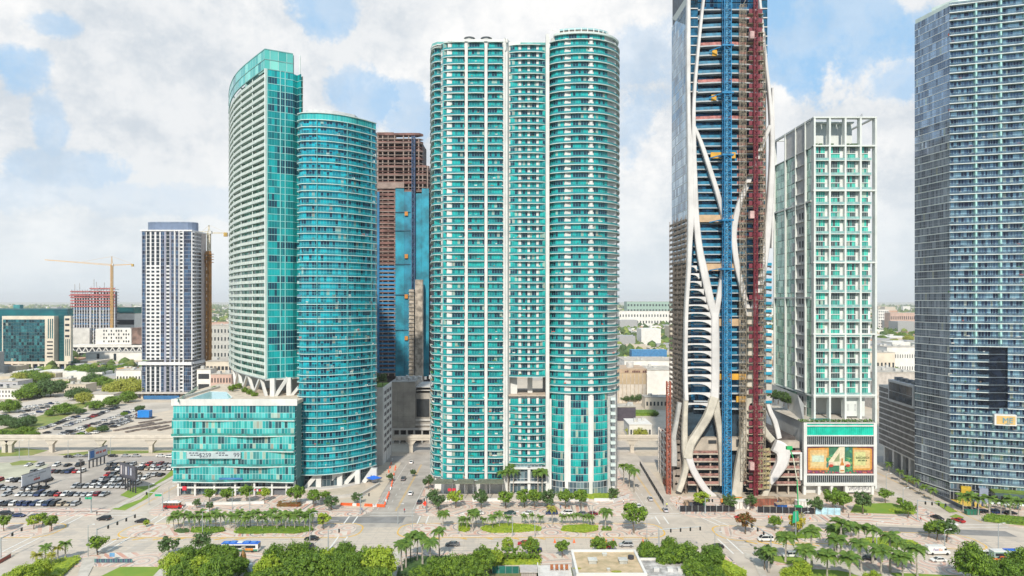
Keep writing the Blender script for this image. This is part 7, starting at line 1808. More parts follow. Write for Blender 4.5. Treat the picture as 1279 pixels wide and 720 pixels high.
hedge('low brown planting left of the hedge strip under the median palms',[(217,665),(222,662),(236,662),(236,666),(225,667)],.5,LEAFD,n=300)
hedge('long hedge under the long median palm clump',[(291,667),(296,661),(320,660),(390,660),(392,664),(370,668),(340,667),(325,668),(300,668)],.9,n=1500)
hedge('small square hedge on the median before the mint tower',[(572,664),(574,656),(586,656),(587,664),(580,666)],.9,LEAFY,n=400)
hedge('long wavy hedge on the median before the mint tower',[(599,663),(604,659),(624,656),(660,657),(676,660),(677,664),(650,666),(630,667),(612,667)],.8,LEAFY,n=1400)
hedge('second wavy hedge on the median before the mint tower',[(700,664),(703,659),(730,657),(747,659),(747,664),(730,667),(715,666)],.8,LEAFY,n=900)
hedge('tiny hedge at the right end of the mint tower median',[(751,664),(753,660),(763,660),(764,664)],.7,n=200)
hedge('hedge on the right median under the yellow tree',[(968,671),(972,666),(1015,668),(1024,673),(990,674)],.7,n=700)
hedge('low hedge strip on the far right median',[(1078,678),(1082,673),(1140,677),(1150,682),(1110,684)],.7,LEAFY,n=900)
hedge('green hedge before the terrace of the right tower',[(1226,652),(1232,646),(1279,650),(1300,652),(1300,660),(1262,656)],1.6,n=1300)
hedge('hedge behind the mint tower terrace wall at its right end',[(718,624),(720,619),(770,619),(772,624),(750,626)],1.1,LEAFY,n=500)
hedge('dark planting before the podium shop front',[(345,634),(348,629),(376,629),(376,634)],1.1,LEAFR,n=500)
hedge('thick green hedge right of the driveway fence',[(880,706),(886,699),(898,702),(935,722),(915,726)],2.2,LEAFY,n=1500)
hedge('tall hedge before the white flat roof',[(612,707),(616,701),(676,700),(676,707)],2.2,LEAFY,n=1200)
hedge('planted bank under the bottom left fan palms',[(20,722),(40,712),(70,702),(100,697),(101,702),(88,712),(76,724)],1.0,LEAFY,n=1300)
hedge('broad flower bed of low green shrubs round the bottom middle royal palms',[(495,722),(505,702),(520,697),(560,697),(570,700),(574,724)],.8,LEAFD,n=2200,name='flower_bed')
hedge('orange flower border at the right tip of the bottom middle bed',[(566,704),(569,698),(575,699),(577,704),(572,706)],.8,LEAFG,n=250,name='flower_bed')
hedge('dense green hedge right of the viaduct gap',[(785,520),(788,516),(820,516),(822,520)],3,LEAF,n=500,z=0)
hedge('lawn strip of low plants beside the lawn by the right street',[(1110,640),(1112,637),(1140,640),(1142,644)],.6,LEAFY,n=300)
sheet('corner_lawn',px_poly((1062,641),(1068,630),(1112,629),(1136,634),(1147,642),(1118,643)),.19,GRASS,.02)
sheet('corner_lawn',px_poly((1166,628),(1172,626),(1196,640),(1186,641)),.2,GRASS,.02)
sheet('corner_lawn',px_poly((1186,646),(1194,643),(1204,647),(1200,650)),.2,GRASS,.02)
sheet('corner_lawn',px_poly((960,700),(962,695),(1000,697),(1006,701),(985,706)),.22,GRASS,.02)
# ================================================================== VEHICLES
def paint(name,c,r=.3): return M('paint_'+name,c,r,metal=.15,var=.0,spec=.6)
PAINT={'white':paint('white',(.74,.74,.72)),'silver':paint('silver',(.42,.43,.44)),'grey':paint('grey',(.16,.165,.17)),'black':paint('black',(.018,.018,.022)),'dark blue':paint('dark_blue',(.02,.04,.12)),
 'red':paint('red',(.42,.02,.02)),'beige':paint('beige',(.45,.38,.28)),'blue':paint('blue',(.03,.12,.40)),'yellow':paint('yellow',(.80,.45,.02)),'dark red':paint('dark_red',(.18,.01,.02)),'orange':paint('orange',(.75,.16,.02)),'dark green':paint('dark_green',(.02,.07,.06))}
CG=M('car_glass',(.02,.03,.04),.08,metal=.3,var=0); TY=M('tyre_black',(.02,.02,.02),.8,var=0); HUB=M('wheel_rim',(.35,.35,.36),.4,metal=.6,var=0); HL=M('headlight_clear',(.7,.7,.66),.15,var=0); TL=M('tail_light_red',(.4,.01,.01),.3,var=0)
SH={ # body side profile, cabin base x0,x1, roof x0,x1, heights (belt, roof), half widths (body, roof)
 'sedan':([(-2.3,.32),(2.25,.32),(2.34,.55),(2.25,.72),(1.15,.92),(-1.7,.98),(-2.25,.92),(-2.36,.6)],-1.75,1.2,-1.15,.35,.93,1.42,.9,.66,1.42,-1.4),
 'suv':([(-2.35,.4),(2.3,.4),(2.38,.7),(2.3,.92),(1.2,1.08),(-2.2,1.12),(-2.35,1.0),(-2.4,.6)],-2.2,1.3,-1.95,.5,1.07,1.72,.95,.76,1.45,-1.45),
 'van':([(-2.5,.4),(2.5,.4),(2.6,.7),(2.45,1.0),(2.0,1.15),(-2.5,1.2),(-2.55,.7)],-2.5,2.05,-2.42,1.1,1.14,1.98,.98,.86,1.6,-1.5),
 'pickup':([(-2.7,.45),(2.6,.45),(2.7,.75),(2.6,.98),(1.5,1.1),(-2.65,1.12),(-2.75,.7)],-.95,1.45,-.75,.65,1.09,1.75,.97,.76,1.7,-1.6)}
def car_bits(kind):
    pr,a0,a1,b0,b1,zb,zr,wb,wr,wf,wk=SH[kind]
    body=MB(); n=len(pr); k=0
    # hull with tumblehome: outer band then rounded shoulder
    zs=[p[1] for p in pr]; zm=max(zs)
    def wid(z): return wb*(.94 if z<.36 else 1.0 if z<.75 else .95)
    for s in (-1,1):
        k=len(body.v); body.v+=[(x,s*wid(z),z) for x,z in pr]; body.f.append(tuple(range(k,k+n)) if s<0 else tuple(range(k+n-1,k-1,-1))); body.mi.append(0)
    for i in range(n):
        j=(i+1)%n; body.f.append((i,n+i,n+j,j)); body.mi.append(0)
    gl=MB(); wbase=wb*.93
    B=[(a0,-wbase,zb),(a1,-wbase,zb),(a1,wbase,zb),(a0,wbase,zb)]; T=[(b0,-wr,zr),(b1,-wr,zr),(b1,wr,zr),(b0,wr,zr)]
    for i in range(4): gl.face([B[i],B[(i+1)%4],T[(i+1)%4],T[i]])
    rf=MB(); rf.face([(p[0],p[1],p[2]) for p in T]); 
    for i in range(4):
        q=[T[i],T[(i+1)%4]]; rf.face([(q[0][0],q[0][1],zr-.09),(q[1][0],q[1][1],zr-.09),(q[1][0]*1.0,q[1][1]*1.02,zr+.02),(q[0][0],q[0][1]*1.02,zr+.02)])
    rf.face([(p[0]*.98,p[1]*1.01,zr+.025) for p in T])
    for i in range(4): rf.bar(Vector(B[i])*1.0,Vector(T[i])*1.0,.07)
    m=(b0+b1)/2
    for s in (-1,1): rf.bar((m,s*(wbase+.01),zb),(m,s*(wr+.01),zr),.06)
    if kind=='pickup': rf.box(-2.5,-1.1,-.8,.8,zb-.02,zb+.04)
    wheel=MB(); r=.34 if kind=='sedan' else .38; wheel.tube([(0,-.11,0),(0,.11,0)],r,10)
    rim=MB(); rim.tube([(0,-.125,0),(0,.125,0)],r*.6,8)
    wp=[(x,s*(wb-.06),r) for x in (wf,wk) for s in (-1,1)]
    return body,gl,rf,wheel,rim,wp,pr
CARS={}
for kd in SH:
    body,gl,rf,wheel,rim,wp,pr=car_bits(kd)
    one=MB()
    def add(dst,src,mi,off=(0,0,0)):
        o=len(dst.v); dst.v+=[(p[0]+off[0],p[1]+off[1],p[2]+off[2]) for p in src.v]; dst.f+=[tuple(i+o for i in f) for f in src.f]; dst.mi+=[mi]*len(src.f)
    add(one,body,0); add(one,gl,1); add(one,rf,0)
    for p in wp: add(one,wheel,2,p)
    fx=max(p[0] for p in pr); bx=min(p[0] for p in pr)
    lamp=MB().box(-.05,.05,-.16,.16,-.07,.07)
    CARS[kd]=dict(one=one.mesh('car',[PAINT['white'],CG,TY]),body=body.mesh('body',PAINT['white']),glass=gl.mesh('window_glass',CG),roof=rf.mesh('roof',PAINT['white']),wheel=wheel.mesh('wheel',TY),rim=rim.mesh('rim',HUB),wp=wp,hl=lamp.mesh('headlight',HL),tl=lamp.mesh('tail_light',TL),fx=fx,bx=bx)
def opaint(o,c): o.material_slots[0].link='OBJECT'; o.material_slots[0].material=PAINT[c]
KN={'sedan':'car','suv':'car','van':'van','pickup':'pickup truck'}
def lot_car(kind,col,label,x,y,rz,group):
    o=thing('parked_car' if kind!='van' else 'parked_van',label,KN[kind],(x,y,.06),rz,group,CARS[kind]['one']); opaint(o,col); return o
def street_car(kind,col,label,x,y,rz=0,group='cars on the streets',z=.06,name='car'):
    D=CARS[kind]; r=thing(name,label,KN[kind],(x,y,z),rz,group)
    b=lpart('body',D['body'],r); opaint(b,col); f=lpart('roof',D['roof'],r); opaint(f,col); lpart('window_glass',D['glass'],r)
    for p in D['wp']: w=lpart('wheel',D['wheel'],r,p); lpart('rim',D['rim'],w)
    for s in (-1,1): lpart('headlight',D['hl'],r,(D['fx']-.02,s*.62,.68)); lpart('tail_light',D['tl'],r,(D['bx']+.04,s*.66,.78))
    return r
rc=random.Random(77)
COLS=['white']*8+['silver']*7+['grey']*4+['black']*5+['dark blue']+['red','dark red','beige']
def pick(): return rc.choices(('sedan','suv','van','pickup'),(10,9,1.4,1.2))[0],rc.choice(COLS)
TN={'sedan':'sedan','suv':'tall estate car','van':'van','pickup':'pickup truck'}
def lot_row(rowname,a,b,step,rz,gap,group,jit=.25):
    a=Vector(a); b=Vector(b); n=int((b-a).length/step); d=(b-a).normalized(); k=0
    for i in range(n):
        if rc.random()<gap: continue
        kd,c=pick(); p=a+d*(i*step+rc.uniform(-.15,.15)); q=Vector((-d.y,d.x))*rc.uniform(-jit,jit); k+=1
        lot_car(kd,c,f'{c} {TN[kd]}, {ORDN[k-1]} in {rowname}'.replace('tall estate car','estate'),p.x+q.x,p.y+q.y,rz+rc.choice((0,math.pi))+rc.uniform(-.04,.04),group)
G1='cars in the near parking lot'
H90=math.pi/2
for nm,y,x0,x1,g in (('the front row by the boulevard',277,-222,-170,.1),('the second row of the near lot',290.5,-213,-168,.08),('the third row of the near lot',303,-192,-164,.06),('the fourth row of the near lot',308.8,-190,-164,.1),
  ('the fifth row of the near lot',317,-188,-161,.08),('the sixth row of the near lot',323,-192,-160,.06),('the seventh row of the near lot',334.5,-196,-160,.05),('the eighth row of the near lot',343,-200,-160,.05)):
    lot_row(nm,(x0,y),(x1,y),2.75,H90,g,G1)
for nm,y,x0,x1,g in (('the short left row beyond the grey billboard',300,-226,-200,.1),('the left row behind the grey billboard',313,-236,-206,.25),('the left row near the lamp mast',329,-228,-202,.15),('the left row at the back street',342,-240,-208,.4)):
    lot_row(nm,(x0,y),(x1,y),2.8,H90,g,G1)
G2='cars in the far parking lots'
for nm,a,b in (('the far row beside the railway verge',(40,541),(108,517)),('the second far row from the verge',(50,545),(150,509)),('the third far row from the verge',(66,548),(176,511)),('the fourth far row from the verge',(84,549),(188,513)),('the short far row by the dirt yard',(104,547),(165,526))):
    p,q=P(*a),P(*b); an=math.atan2(q[1]-p[1],q[0]-p[0]); lot_row(nm,p,q,4.1,an+H90,.22,G2,.5)
for nm,a,b in (('the front row of the lot left of the verge',(2,527),(72,511)),('the middle row of the lot left of the verge',(0,521),(66,508)),('the back row of the lot left of the verge',(22,512),(78,503))):
    p,q=P(*a),P(*b); an=math.atan2(q[1]-p[1],q[0]-p[0]); lot_row(nm,p,q,4.6,an+H90,.3,G2,.5)
SCs=[(8,644,'suv','black','at the left edge of the far lanes'),(23,646,'sedan','dark blue','second from the left edge in the far lanes'),(44,647,'sedan','grey','third from the left edge, near the median trees'),(130,650,'suv','black','crossing the left junction'),(177,653,'sedan','black','just right of the left junction'),
 (389,675,'sedan','black','upper dark one at the right end of the palm median'),(383,686,'suv','black','lower dark one at the right end of the palm median'),(270,687,'sedan','black','half hidden by the tree left of the bus'),
 (565,682,'sedan','grey','in the near lane beside the flower bed palms'),(655,681,'sedan','red','partly behind the round tree on the near pavement'),(668,689,'sedan','dark blue','in the near lane right behind the round tree'),
 (597,643,'sedan','white','first in the parking bay before the mint tower'),(637,643,'sedan','dark green','second in the parking bay before the mint tower'),(660,643,'sedan','white','third in the parking bay before the mint tower'),(689,643,'suv','dark blue','fourth in the parking bay before the mint tower'),(708,643,'suv','white','fifth in the parking bay before the mint tower'),(727,644,'sedan','grey','sixth in the parking bay before the mint tower'),(739,644,'sedan','dark red','last in the parking bay before the mint tower'),
 (782,683,'suv','silver','passing right of the wide median tree'),(754,685,'sedan','red','behind the tan flat roof'),(895,685,'sedan','black','left of the right crossing in the near lane'),
 (950,694,'sedan','silver','at the right crossing in the near lane'),(986,696,'suv','white','behind the lawn palms in the near lane'),(925,648,'sedan','red','behind the red tinged tree'),
 (1084,700,'sedan','black','behind the palms at the bottom right'),(1172,702,'sedan','white','below the delivery van'),(1250,701,'sedan','orange','beside the white bus at the bottom right corner'),(1247,709,'sedan','yellow','yellow, behind the small brown roof')]
for px,py,k,c,d in SCs:
    x,y=P(px,py); street_car(k,c,f'{c if c!="yellow" else "bright"} {TN[k]} {d}',x,y,(0 if py<660 else math.pi) if px<60 or py>660 else math.pi,group='cars on the boulevard')
for px,py,k,c,d,rz in ((1171,649,'sedan','black','darkest of three waiting at the right street mouth',-1.2),(1188,656,'sedan','white','white one of three waiting at the right street mouth',-1.2),(1197,652,'sedan','red','red one of three at the right street mouth',1.9),
  (812,625,'sedan','silver','going up the narrow street left of the building site',H90),(831,639,'sedan','silver','waiting at the mouth of the street by the building site',H90),(797,634,'sedan','white','standing on the mosaic pavement right of the mint tower',H90+.1),
  (514,579,'sedan','white','farthest on the middle side street',H90),(504,600,'suv','grey','parked on the left of the middle side street',H90),(513,618,'sedan','white','driving in the middle of the middle side street',H90),(524,629,'sedan','black','parked at the restaurant corner',H90),
  (86,572,'sedan','black','on the back street left of the blue lettered billboard',0),(98,571,'sedan','silver','on the back street, second from the left',0),(110,571,'sedan','grey','on the back street behind the blue lettered billboard',0),(141,571,'sedan','black','on the back street, fourth from the left',0),(157,571,'sedan','silver','on the back street, fifth from the left',0),(170,571,'sedan','silver','on the back street, sixth from the left',0),(201,571,'sedan','white','on the back street just left of the podium',0),(213,572,'suv','white','on the back street touching the podium edge',0),
  (1230,641,'sedan','black','first of the dark row before the right tower terrace',.1),(1244,642,'suv','dark blue','second of the dark row before the right tower terrace',.1),(1262,643,'sedan','black','third of the dark row before the right tower terrace',.1),(1212,639,'pickup','grey','beside the green box before the right tower',.2)):
    x,y=P(px,py); street_car(k,c,f'{c} {TN[k]} {d}',x,y,rz,group='cars on the side streets')
def bus():
    x,y=P(301,689); root=thing('bus','white city bus with a bright blue roof in the near lanes at the left','bus',(x,y,.05))
    lp=lambda n,mb,m:lpart(n,mb.mesh(n,m),root)
    lp('body',MB().box(-6,6,-1.25,1.25,.45,2.75),PAINT['white']); lp('side_stripe',MB().box(-5.9,5.9,-1.28,-1.26,.5,1.1),M('bus_green',(.03,.2,.12),.4)); lp('side_window',MB().box(-5.6,5.2,-1.27,1.27,1.45,2.35),CG)
    lp('roof',MB().box(-6.02,6.02,-1.27,1.27,2.75,2.95),M('bus_blue',(.02,.12,.55),.35,var=.05))
    for i in range(5): lp('roof_panel',MB().box(-5.4+i*2.2,-3.7+i*2.2,-.8,.9,2.95,3.15+.1*(i%2)),M('bus_panel',(.08,.22,.62),.4,var=.1) if i!=2 else PAINT['white'])
    lp('windscreen',MB().box(6.01,6.05,-1.1,1.1,1.2,2.6),CG)
    lp('advert_panel',MB().box(1.8,4.4,-1.3,-1.27,.75,1.4),M('ad_orange',(.7,.25,.03),.5))
    w=MB().tube([(0,-.15,0),(0,.15,0)],.48,12).mesh('wheel',TY)
    for a in (-3.6,4.1):
        for s in (-1.15,1.15): lpart('wheel',w,root,(a,s,.48))
    x,y=P(1262,699); root=thing('bus','second bus with green front and blue roof strip at the right edge','bus',(x,y,.05))
    lpart('body',MB().box(-6,6,-1.25,1.25,.45,2.8).mesh('body',M('bus_grey_green',(.3,.42,.38),.4,var=.1)),root); lpart('side_window',MB().box(-5.6,5.2,-1.27,1.27,1.45,2.35).mesh('side_window',CG),root); lpart('roof',MB().box(-6,6,-1.2,1.2,2.8,3).mesh('roof',PAINT['white']),root); lpart('roof_panel',MB().box(-2,4,-.8,.8,3,3.2).mesh('roof_panel',M('bus_blue',(.02,.12,.55))),root)
    for a in (-3.6,4.1):
        for s in (-1.15,1.15): lpart('wheel',w,root,(a,s,.48))
    x,y=P(215,635.5); root=thing('trolley_bus','red tourist trolley with a white roof at the podium corner stop','trolley',(x,y,.16))
    lpart('body',MB().box(-3.2,3.2,-1.1,1.1,.4,1.35).mesh('body',PAINT['red']),root); lpart('cabin',MB().box(-3.,2.9,-1.05,1.05,1.35,2.3).mesh('cabin',M('trolley_opening',(.10,.06,.05),.5)),root)
    for i in range(6): lpart('window_post',MB().box(-3.05+i*1.2,-2.9+i*1.2,-1.1,1.1,1.35,2.35).mesh('window_post',M('trolley_wood',(.4,.15,.05),.5)),root)
    lpart('roof',MB().box(-3.4,3.4,-1.25,1.25,2.35,2.6).box(-2.4,2.4,-.6,.6,2.6,2.9).mesh('roof',PAINT['white']),root); lpart('bonnet',MB().box(3.2,4.1,-.8,.8,.4,1.25).mesh('bonnet',PAINT['red']),root)
    for a in (-2.1,3.2):
        for s in (-1,1): lpart('wheel',w,root,(a,s,.45))
bus()
def vans():
    # delivery van, side with lettering
    x,y=P(1171,692.5); root=thing('delivery_van','long white delivery van with purple and orange lettering on the right crossing','van',(x,y,.06))
    b=MB(); pr=[(-3.6,.45),(3.5,.45),(3.6,.9),(3.45,1.25),(2.75,1.45),(2.1,2.35),(1.9,2.75),(-3.6,2.8)]
    m=MB(); m.prism_y([(a,c) for a,c in pr],-1.05,1.05); lpart('body',m.mesh('body',PAINT['white']),root)
    lpart('windscreen',MB().bar((2.78,0,1.5),(2.18,0,2.38),2.,.06).mesh('windscreen',CG),root); lpart('side_window',MB().box(1.6,2.35,-1.08,1.08,1.55,2.15).mesh('side_window',CG),root)
    ORG[root.name]=Vector((x,y,.06))
    textpart(root,'Fed',(x-1.15,y-1.09,1.45),1.15,M('ink_purple',(.10,.02,.28),.5)); textpart(root,'Ex',(x+.45,y-1.09,1.45),1.15,M('ink_orange',(.85,.18,.02),.5))
    w=MB().tube([(0,-.14,0),(0,.14,0)],.42,10).mesh('wheel',TY)
    for a in (-2.2,2.6):
        for s in (-1,1): lpart('wheel',w,root,(a,s,.42))
    x,y=P(956,676); street_car('van','white','white service van parked on the median edge with a ladder rack',x,y,math.pi,'cars on the boulevard',name='van')
    x,y=P(1229,695); street_car('pickup','white','white pickup with an open dark bed at the right junction',x,y,0,'cars on the boulevard',name='pickup_truck')
vans()
# ================================================================== STREET FURNITURE
POLE=M('pole_grey',(.40,.44,.45),.5,metal=.3,var=.08); SIGD=M('signal_black',(.02,.02,.02),.5,var=0); SGRN=M('sign_green',(.01,.32,.16),.4,var=0)
def signal(label,px,py,h,dx,dy,n=3,sign=False,z=.16):
    x,y=P(px,py); root=thing('traffic_signal',label,'traffic light',(x,y,z),group='traffic signal masts')
    lpart('pole',MB().tube([(0,0,0),(0,0,h)],[.24,.16],8).mesh('pole',POLE),root); lpart('arm',MB().tube([(0,0,h-.3),(dx,dy,h+.35)],[.16,.09],6).mesh('arm',POLE),root)
    for i in range(n):
        f=(i+1.2)/(n+.3); hd=lpart('signal_head',MB().box(-.22,.22,-.22,.22,-1.15,.05).mesh('signal_head',SIGD),root,(dx*f,dy*f,h-.3+.65*f))
    lpart('base',MB().box(-.35,.35,-.35,.35,0,.5).mesh('base',POLE),root)
    if sign: lpart('street_sign',MB().box(dx*.25-1.3 if abs(dx)>abs(dy) else -1.3,dx*.25+1.3 if abs(dx)>abs(dy) else 1.3,dy*.3-.05,dy*.3+.05,h-1.3,h-.5).mesh('street_sign',SGRN),root)
signal('grey traffic signal mast reaching from the left crossing tree over the boulevard',121,692,8.,5.,14.,4)
signal('traffic signal mast with a green sign at the podium corner of the left street',203,639,7.,-7,.5,1,True)
signal('traffic signal mast with a green sign before the near parking lot',114,641,7.,-1,-6,1,True)
signal('slim signal mast left of the left junction median',1,700,7.,.5,9,2)
signal('grey signal mast before the close park grove right of the bus',410,688,6.8,4,-.5,1)
signal('white signal mast at the dirt works before the slanted legs',450,643,7.,3,3,1)
signal('signal mast at the restaurant corner pointing over the junction',533,641,6.5,-1,-7,2)
signal('signal mast behind the flat white roof with a long arm to the right',823,692,8,14,1.,4)
signal('signal mast at the driveway with its arm toward the median',963,705,9,-3.5,13,4)
signal('signal mast on the right crossing beside the lawn corner',1146,650,7.5,7,-6,4)
signal('signal mast at the site fence on the pavement',881,642,6,2,-3,2)
def lamp(label,px,py,h=9,dx=1.6,z=.16,twin=False):
    x,y=P(px,py); root=thing('street_lamp',label,'street lamp',(x,y,z),group='street lamps')
    lpart('pole',MB().tube([(0,0,0),(0,0,h)],[.15,.09],6).mesh('pole',POLE),root)
    for s in ((1,-1) if twin else (1,)):
        lpart('arm',MB().tube([(0,0,h-.2),(s*dx*.5,0,h+.35),(s*dx,0,h+.4)],.06,5).mesh('arm',POLE),root); lpart('lamp_head',MB().box(s*dx-.15,s*dx+.5*s+.15,-.16,.16,h+.3,h+.48).mesh('lamp_head',M('lamp_white',(.66,.68,.68),.4)),root)
for i,(px,py,h) in enumerate(((110,696,10),(253,672,9),(290,640,8),(312,641,8),(387,684,11),(515,665,8),(640,670,8),(572,668,7),(808,683,9),(668,672,8),(893,702,9),(1003,670,8),(1095,688,9),(1247,690,9),(1180,690,7),(1107,620,9),(1128,640,9),(497,655,7),(740,655,7),(36,572,9),(85,575,10),(138,571,10),(24,573,9),(186,631,8),(211,634,8))):
    lamp(f'thin street lamp {["beside the left crossing tree","on the left palm median","before the podium shop front","before the podium garage door","right of the blue roofed bus","left on the mint tower median","amid the wavy hedge","beside the small square hedge","behind the tan roof","at the wavy hedge end","at the driveway bend","beside the green road sign","among the lawn palms","over the white pickup","beside the delivery van","at the top of the right street","at the lawn of the right street","on the rounded median nose","beside the tall single median palm","at the far left back street","at the back street behind the near lot","behind the blue lettered billboard","second at the far left back street","on the verge of the left street","at the trolley stop"][i]}',px,py,h,z=.16)
mx=thing('light_mast','tall dark light mast standing in the near parking lot','light mast',(*P(101,605),.06)); lpart('pole',MB().tube([(0,0,0),(0,0,11)],[.3,.22],8).mesh('pole',M('mast_dark',(.08,.07,.07),.6)),mx); lpart('lamp_bar',MB().box(-1,1,-.2,.2,10.6,11).mesh('lamp_bar',SIGD),mx)
# billboards
def billboard(label,a,b,z0,z1,nposts,face,draw):
    a=Vector(a); b=Vector(b); d=(b-a).normalized(); n=Vector((d.y,-d.x)); L=(b-a).length; root=thing('billboard',label,'billboard',(a.x,a.y,.05))
    q=lambda s,o:(a.x+d.x*s+n.x*o,a.y+d.y*s+n.y*o)
    def slab(name,s0,s1,o0,o1,zz0,zz1,m): part(name,MB().prism(ccw([q(s0,o0),q(s1,o0),q(s1,o1),q(s0,o1)]),zz0,zz1).mesh(name,m),root)
    slab('panel',0,L,-.3,0,z0,z1,face); slab('frame_rail',-.1,L+.1,-.4,.05,z0-.35,z0-.02,M('board_steel',(.06,.06,.07),.6)); slab('frame_rail',-.1,L+.1,-.35,.02,z1+.01,z1+.15,M('board_steel',(.06,.06,.07)))
    for i in range(nposts): s=L*(i+.5)/nposts; slab('post',s-.22,s+.22,-1.0,-.55,0,z1-.5,M('board_steel',(.06,.06,.07)))
    slab('catwalk',0,L,.1,.7,z0-.3,z0-.2,M('board_steel',(.06,.06,.07)))
    ang=math.atan2(d.y,d.x); draw(root,q,slab,ang,L,z0,z1)
BW=M('board_white',(.62,.64,.68),.6,var=.05)
def d1(root,q,slab,ang,L,z0,z1):
    p=q(L/2,.08); marks(root,(p[0],p[1],z0+3.4),(3,2,4.),.5,M('ink_pale',(.35,.38,.42),.6),ang); marks(root,(p[0],p[1],z0+2.5),(2,1.5),.3,M('ink_pale',(.35,.38,.42)),ang); marks(root,(p[0],p[1],z0+1.1),(3.2,),.9,M('ink_red',(.6,.08,.06),.6),ang)
billboard('grey white billboard on posts at the left of the near parking lot',(-208.5,293),(-206.5,308.5),3.0,7.8,4,BW,d1)
def d2(root,q,slab,ang,L,z0,z1):
    slab('logo_panel',.8,3.8,.02,.06,z0+.6,z1-.5,M('logo_blue',(.04,.18,.50),.5)); p=q(L*.64,.08); marks(root,(p[0],p[1],z0+1.9),(2.,1.6,2.2),1.1,M('ink_red',(.6,.08,.06)),ang,.6)
billboard('white billboard with a blue panel and red words at the back of the near lot',(-206.5,336),(-205.,349),4.3,8.9,5,BW,d2)
def d3(root,q,slab,ang,L,z0,z1):
    for i in range(5): slab('picture_band',1+i*2.2,2.2+i*2.2,.02,.05,z0+.6+i*.2,z1-1+(i%2)*.4,M('pic_%d'%i,((.55,.5,.5),(.15,.15,.18),(.62,.6,.62),(.10,.12,.2),(.5,.52,.6))[i],.5))
    for i in range(7): slab('truss_strut',L*i/6-.08,L*i/6+.08,-1.0,-.3,z0,z1,M('board_steel',(.06,.06,.07)))
billboard('dark framed billboard on six black posts at the right of the near lot',(-171.5,301),(-160.2,292.6),6.0,11.5,6,M('board_dark',(.09,.09,.11),.6,var=.1),d3)
# green overhead road sign on the right median
x,y=P(994,671); root=thing('road_sign','tall narrow green road sign on a grey post on the right median','road sign',(x,y,.2)); lpart('pole',MB().tube([(0,0,0),(0,0,8.6)],.14,6).mesh('pole',POLE),root); lpart('sign_face',MB().prism_y([(-1.2,4.6),(1.1,5.2),(.8,8.9),(-.9,8.6)],-.06,.06).mesh('sign_face',SGRN),root)
x,y=P(531,637); root=thing('road_sign','orange red diamond works sign at the restaurant corner','road sign',(x,y,.16)); lpart('pole',MB().tube([(0,0,0),(0,0,2)],.05,5).mesh('pole',POLE),root); lpart('sign_face',MB().prism_y([(0,1.2),(1,2.3),(0,3.4),(-1,2.3)],-.04,.04).mesh('sign_face',M('sign_vermilion',(.85,.04,.01),.5,var=0)),root)
# cones, barriers
cone=MB().tube([(0,0,0),(0,0,.9)],[.28,.05],8); cone.box(-.35,.35,-.35,.35,0,.06); CM=cone.mesh('traffic_cone',M('cone_orange',(.85,.14,.02),.5,var=0))
for i,(px,py) in enumerate(((693,678),(717,678),(740,678),(757,678),(766,678),(803,678))):
    x,y=P(px,py); o=thing('traffic_cone',f'orange cone on the near lane edge of the mint tower median, {ORDN[i]} from the left','cone',(x,y,.06),0,'cones along the median',CM); o.scale=(1.2,1.2,1.5)
for i,(px,py) in enumerate(((976,648),(985,648),(994,649),(1003,649),(1012,649),(960,647))):
    x,y=P(px,py); thing('traffic_cone',f'orange cone at the kerb before the pale hoarding, {ORDN[i]} in the line','cone',(x,y,.06),0,'cones before the site',CM)
bar=MB().prism_y([(-.9,0),(.9,0),(.9,.5),(.75,1.),(-.75,1.),(-.9,.5)],-.25,.25); BO=bar.mesh('barrier',M('barrier_orange',(.80,.12,.03),.5,var=.05)); BWh=bar.mesh('barrier',M('barrier_white',(.7,.68,.66),.5,var=.05))
k=0
for a,b,n in (((428,632),(478,634),11),((481,631),(488,612),7),((489,608),(494,585),8),((484,596),(490,576),5)):
    p,q=Vector(P(*a)),Vector(P(*b))
    for i in range(n):
        if i==5: continue
        c=p.lerp(q,i/(n-1)); k+=1; w=k%4==0
        thing('road_barrier',f'{"white" if w else "orange"} plastic road barrier round the dirt works, {ORDN[k-1]} from the kerb corner','barrier',(c.x,c.y,.2),math.atan2((q-p).y,(q-p).x),'plastic barriers round the dirt works',BWh if w else BO)
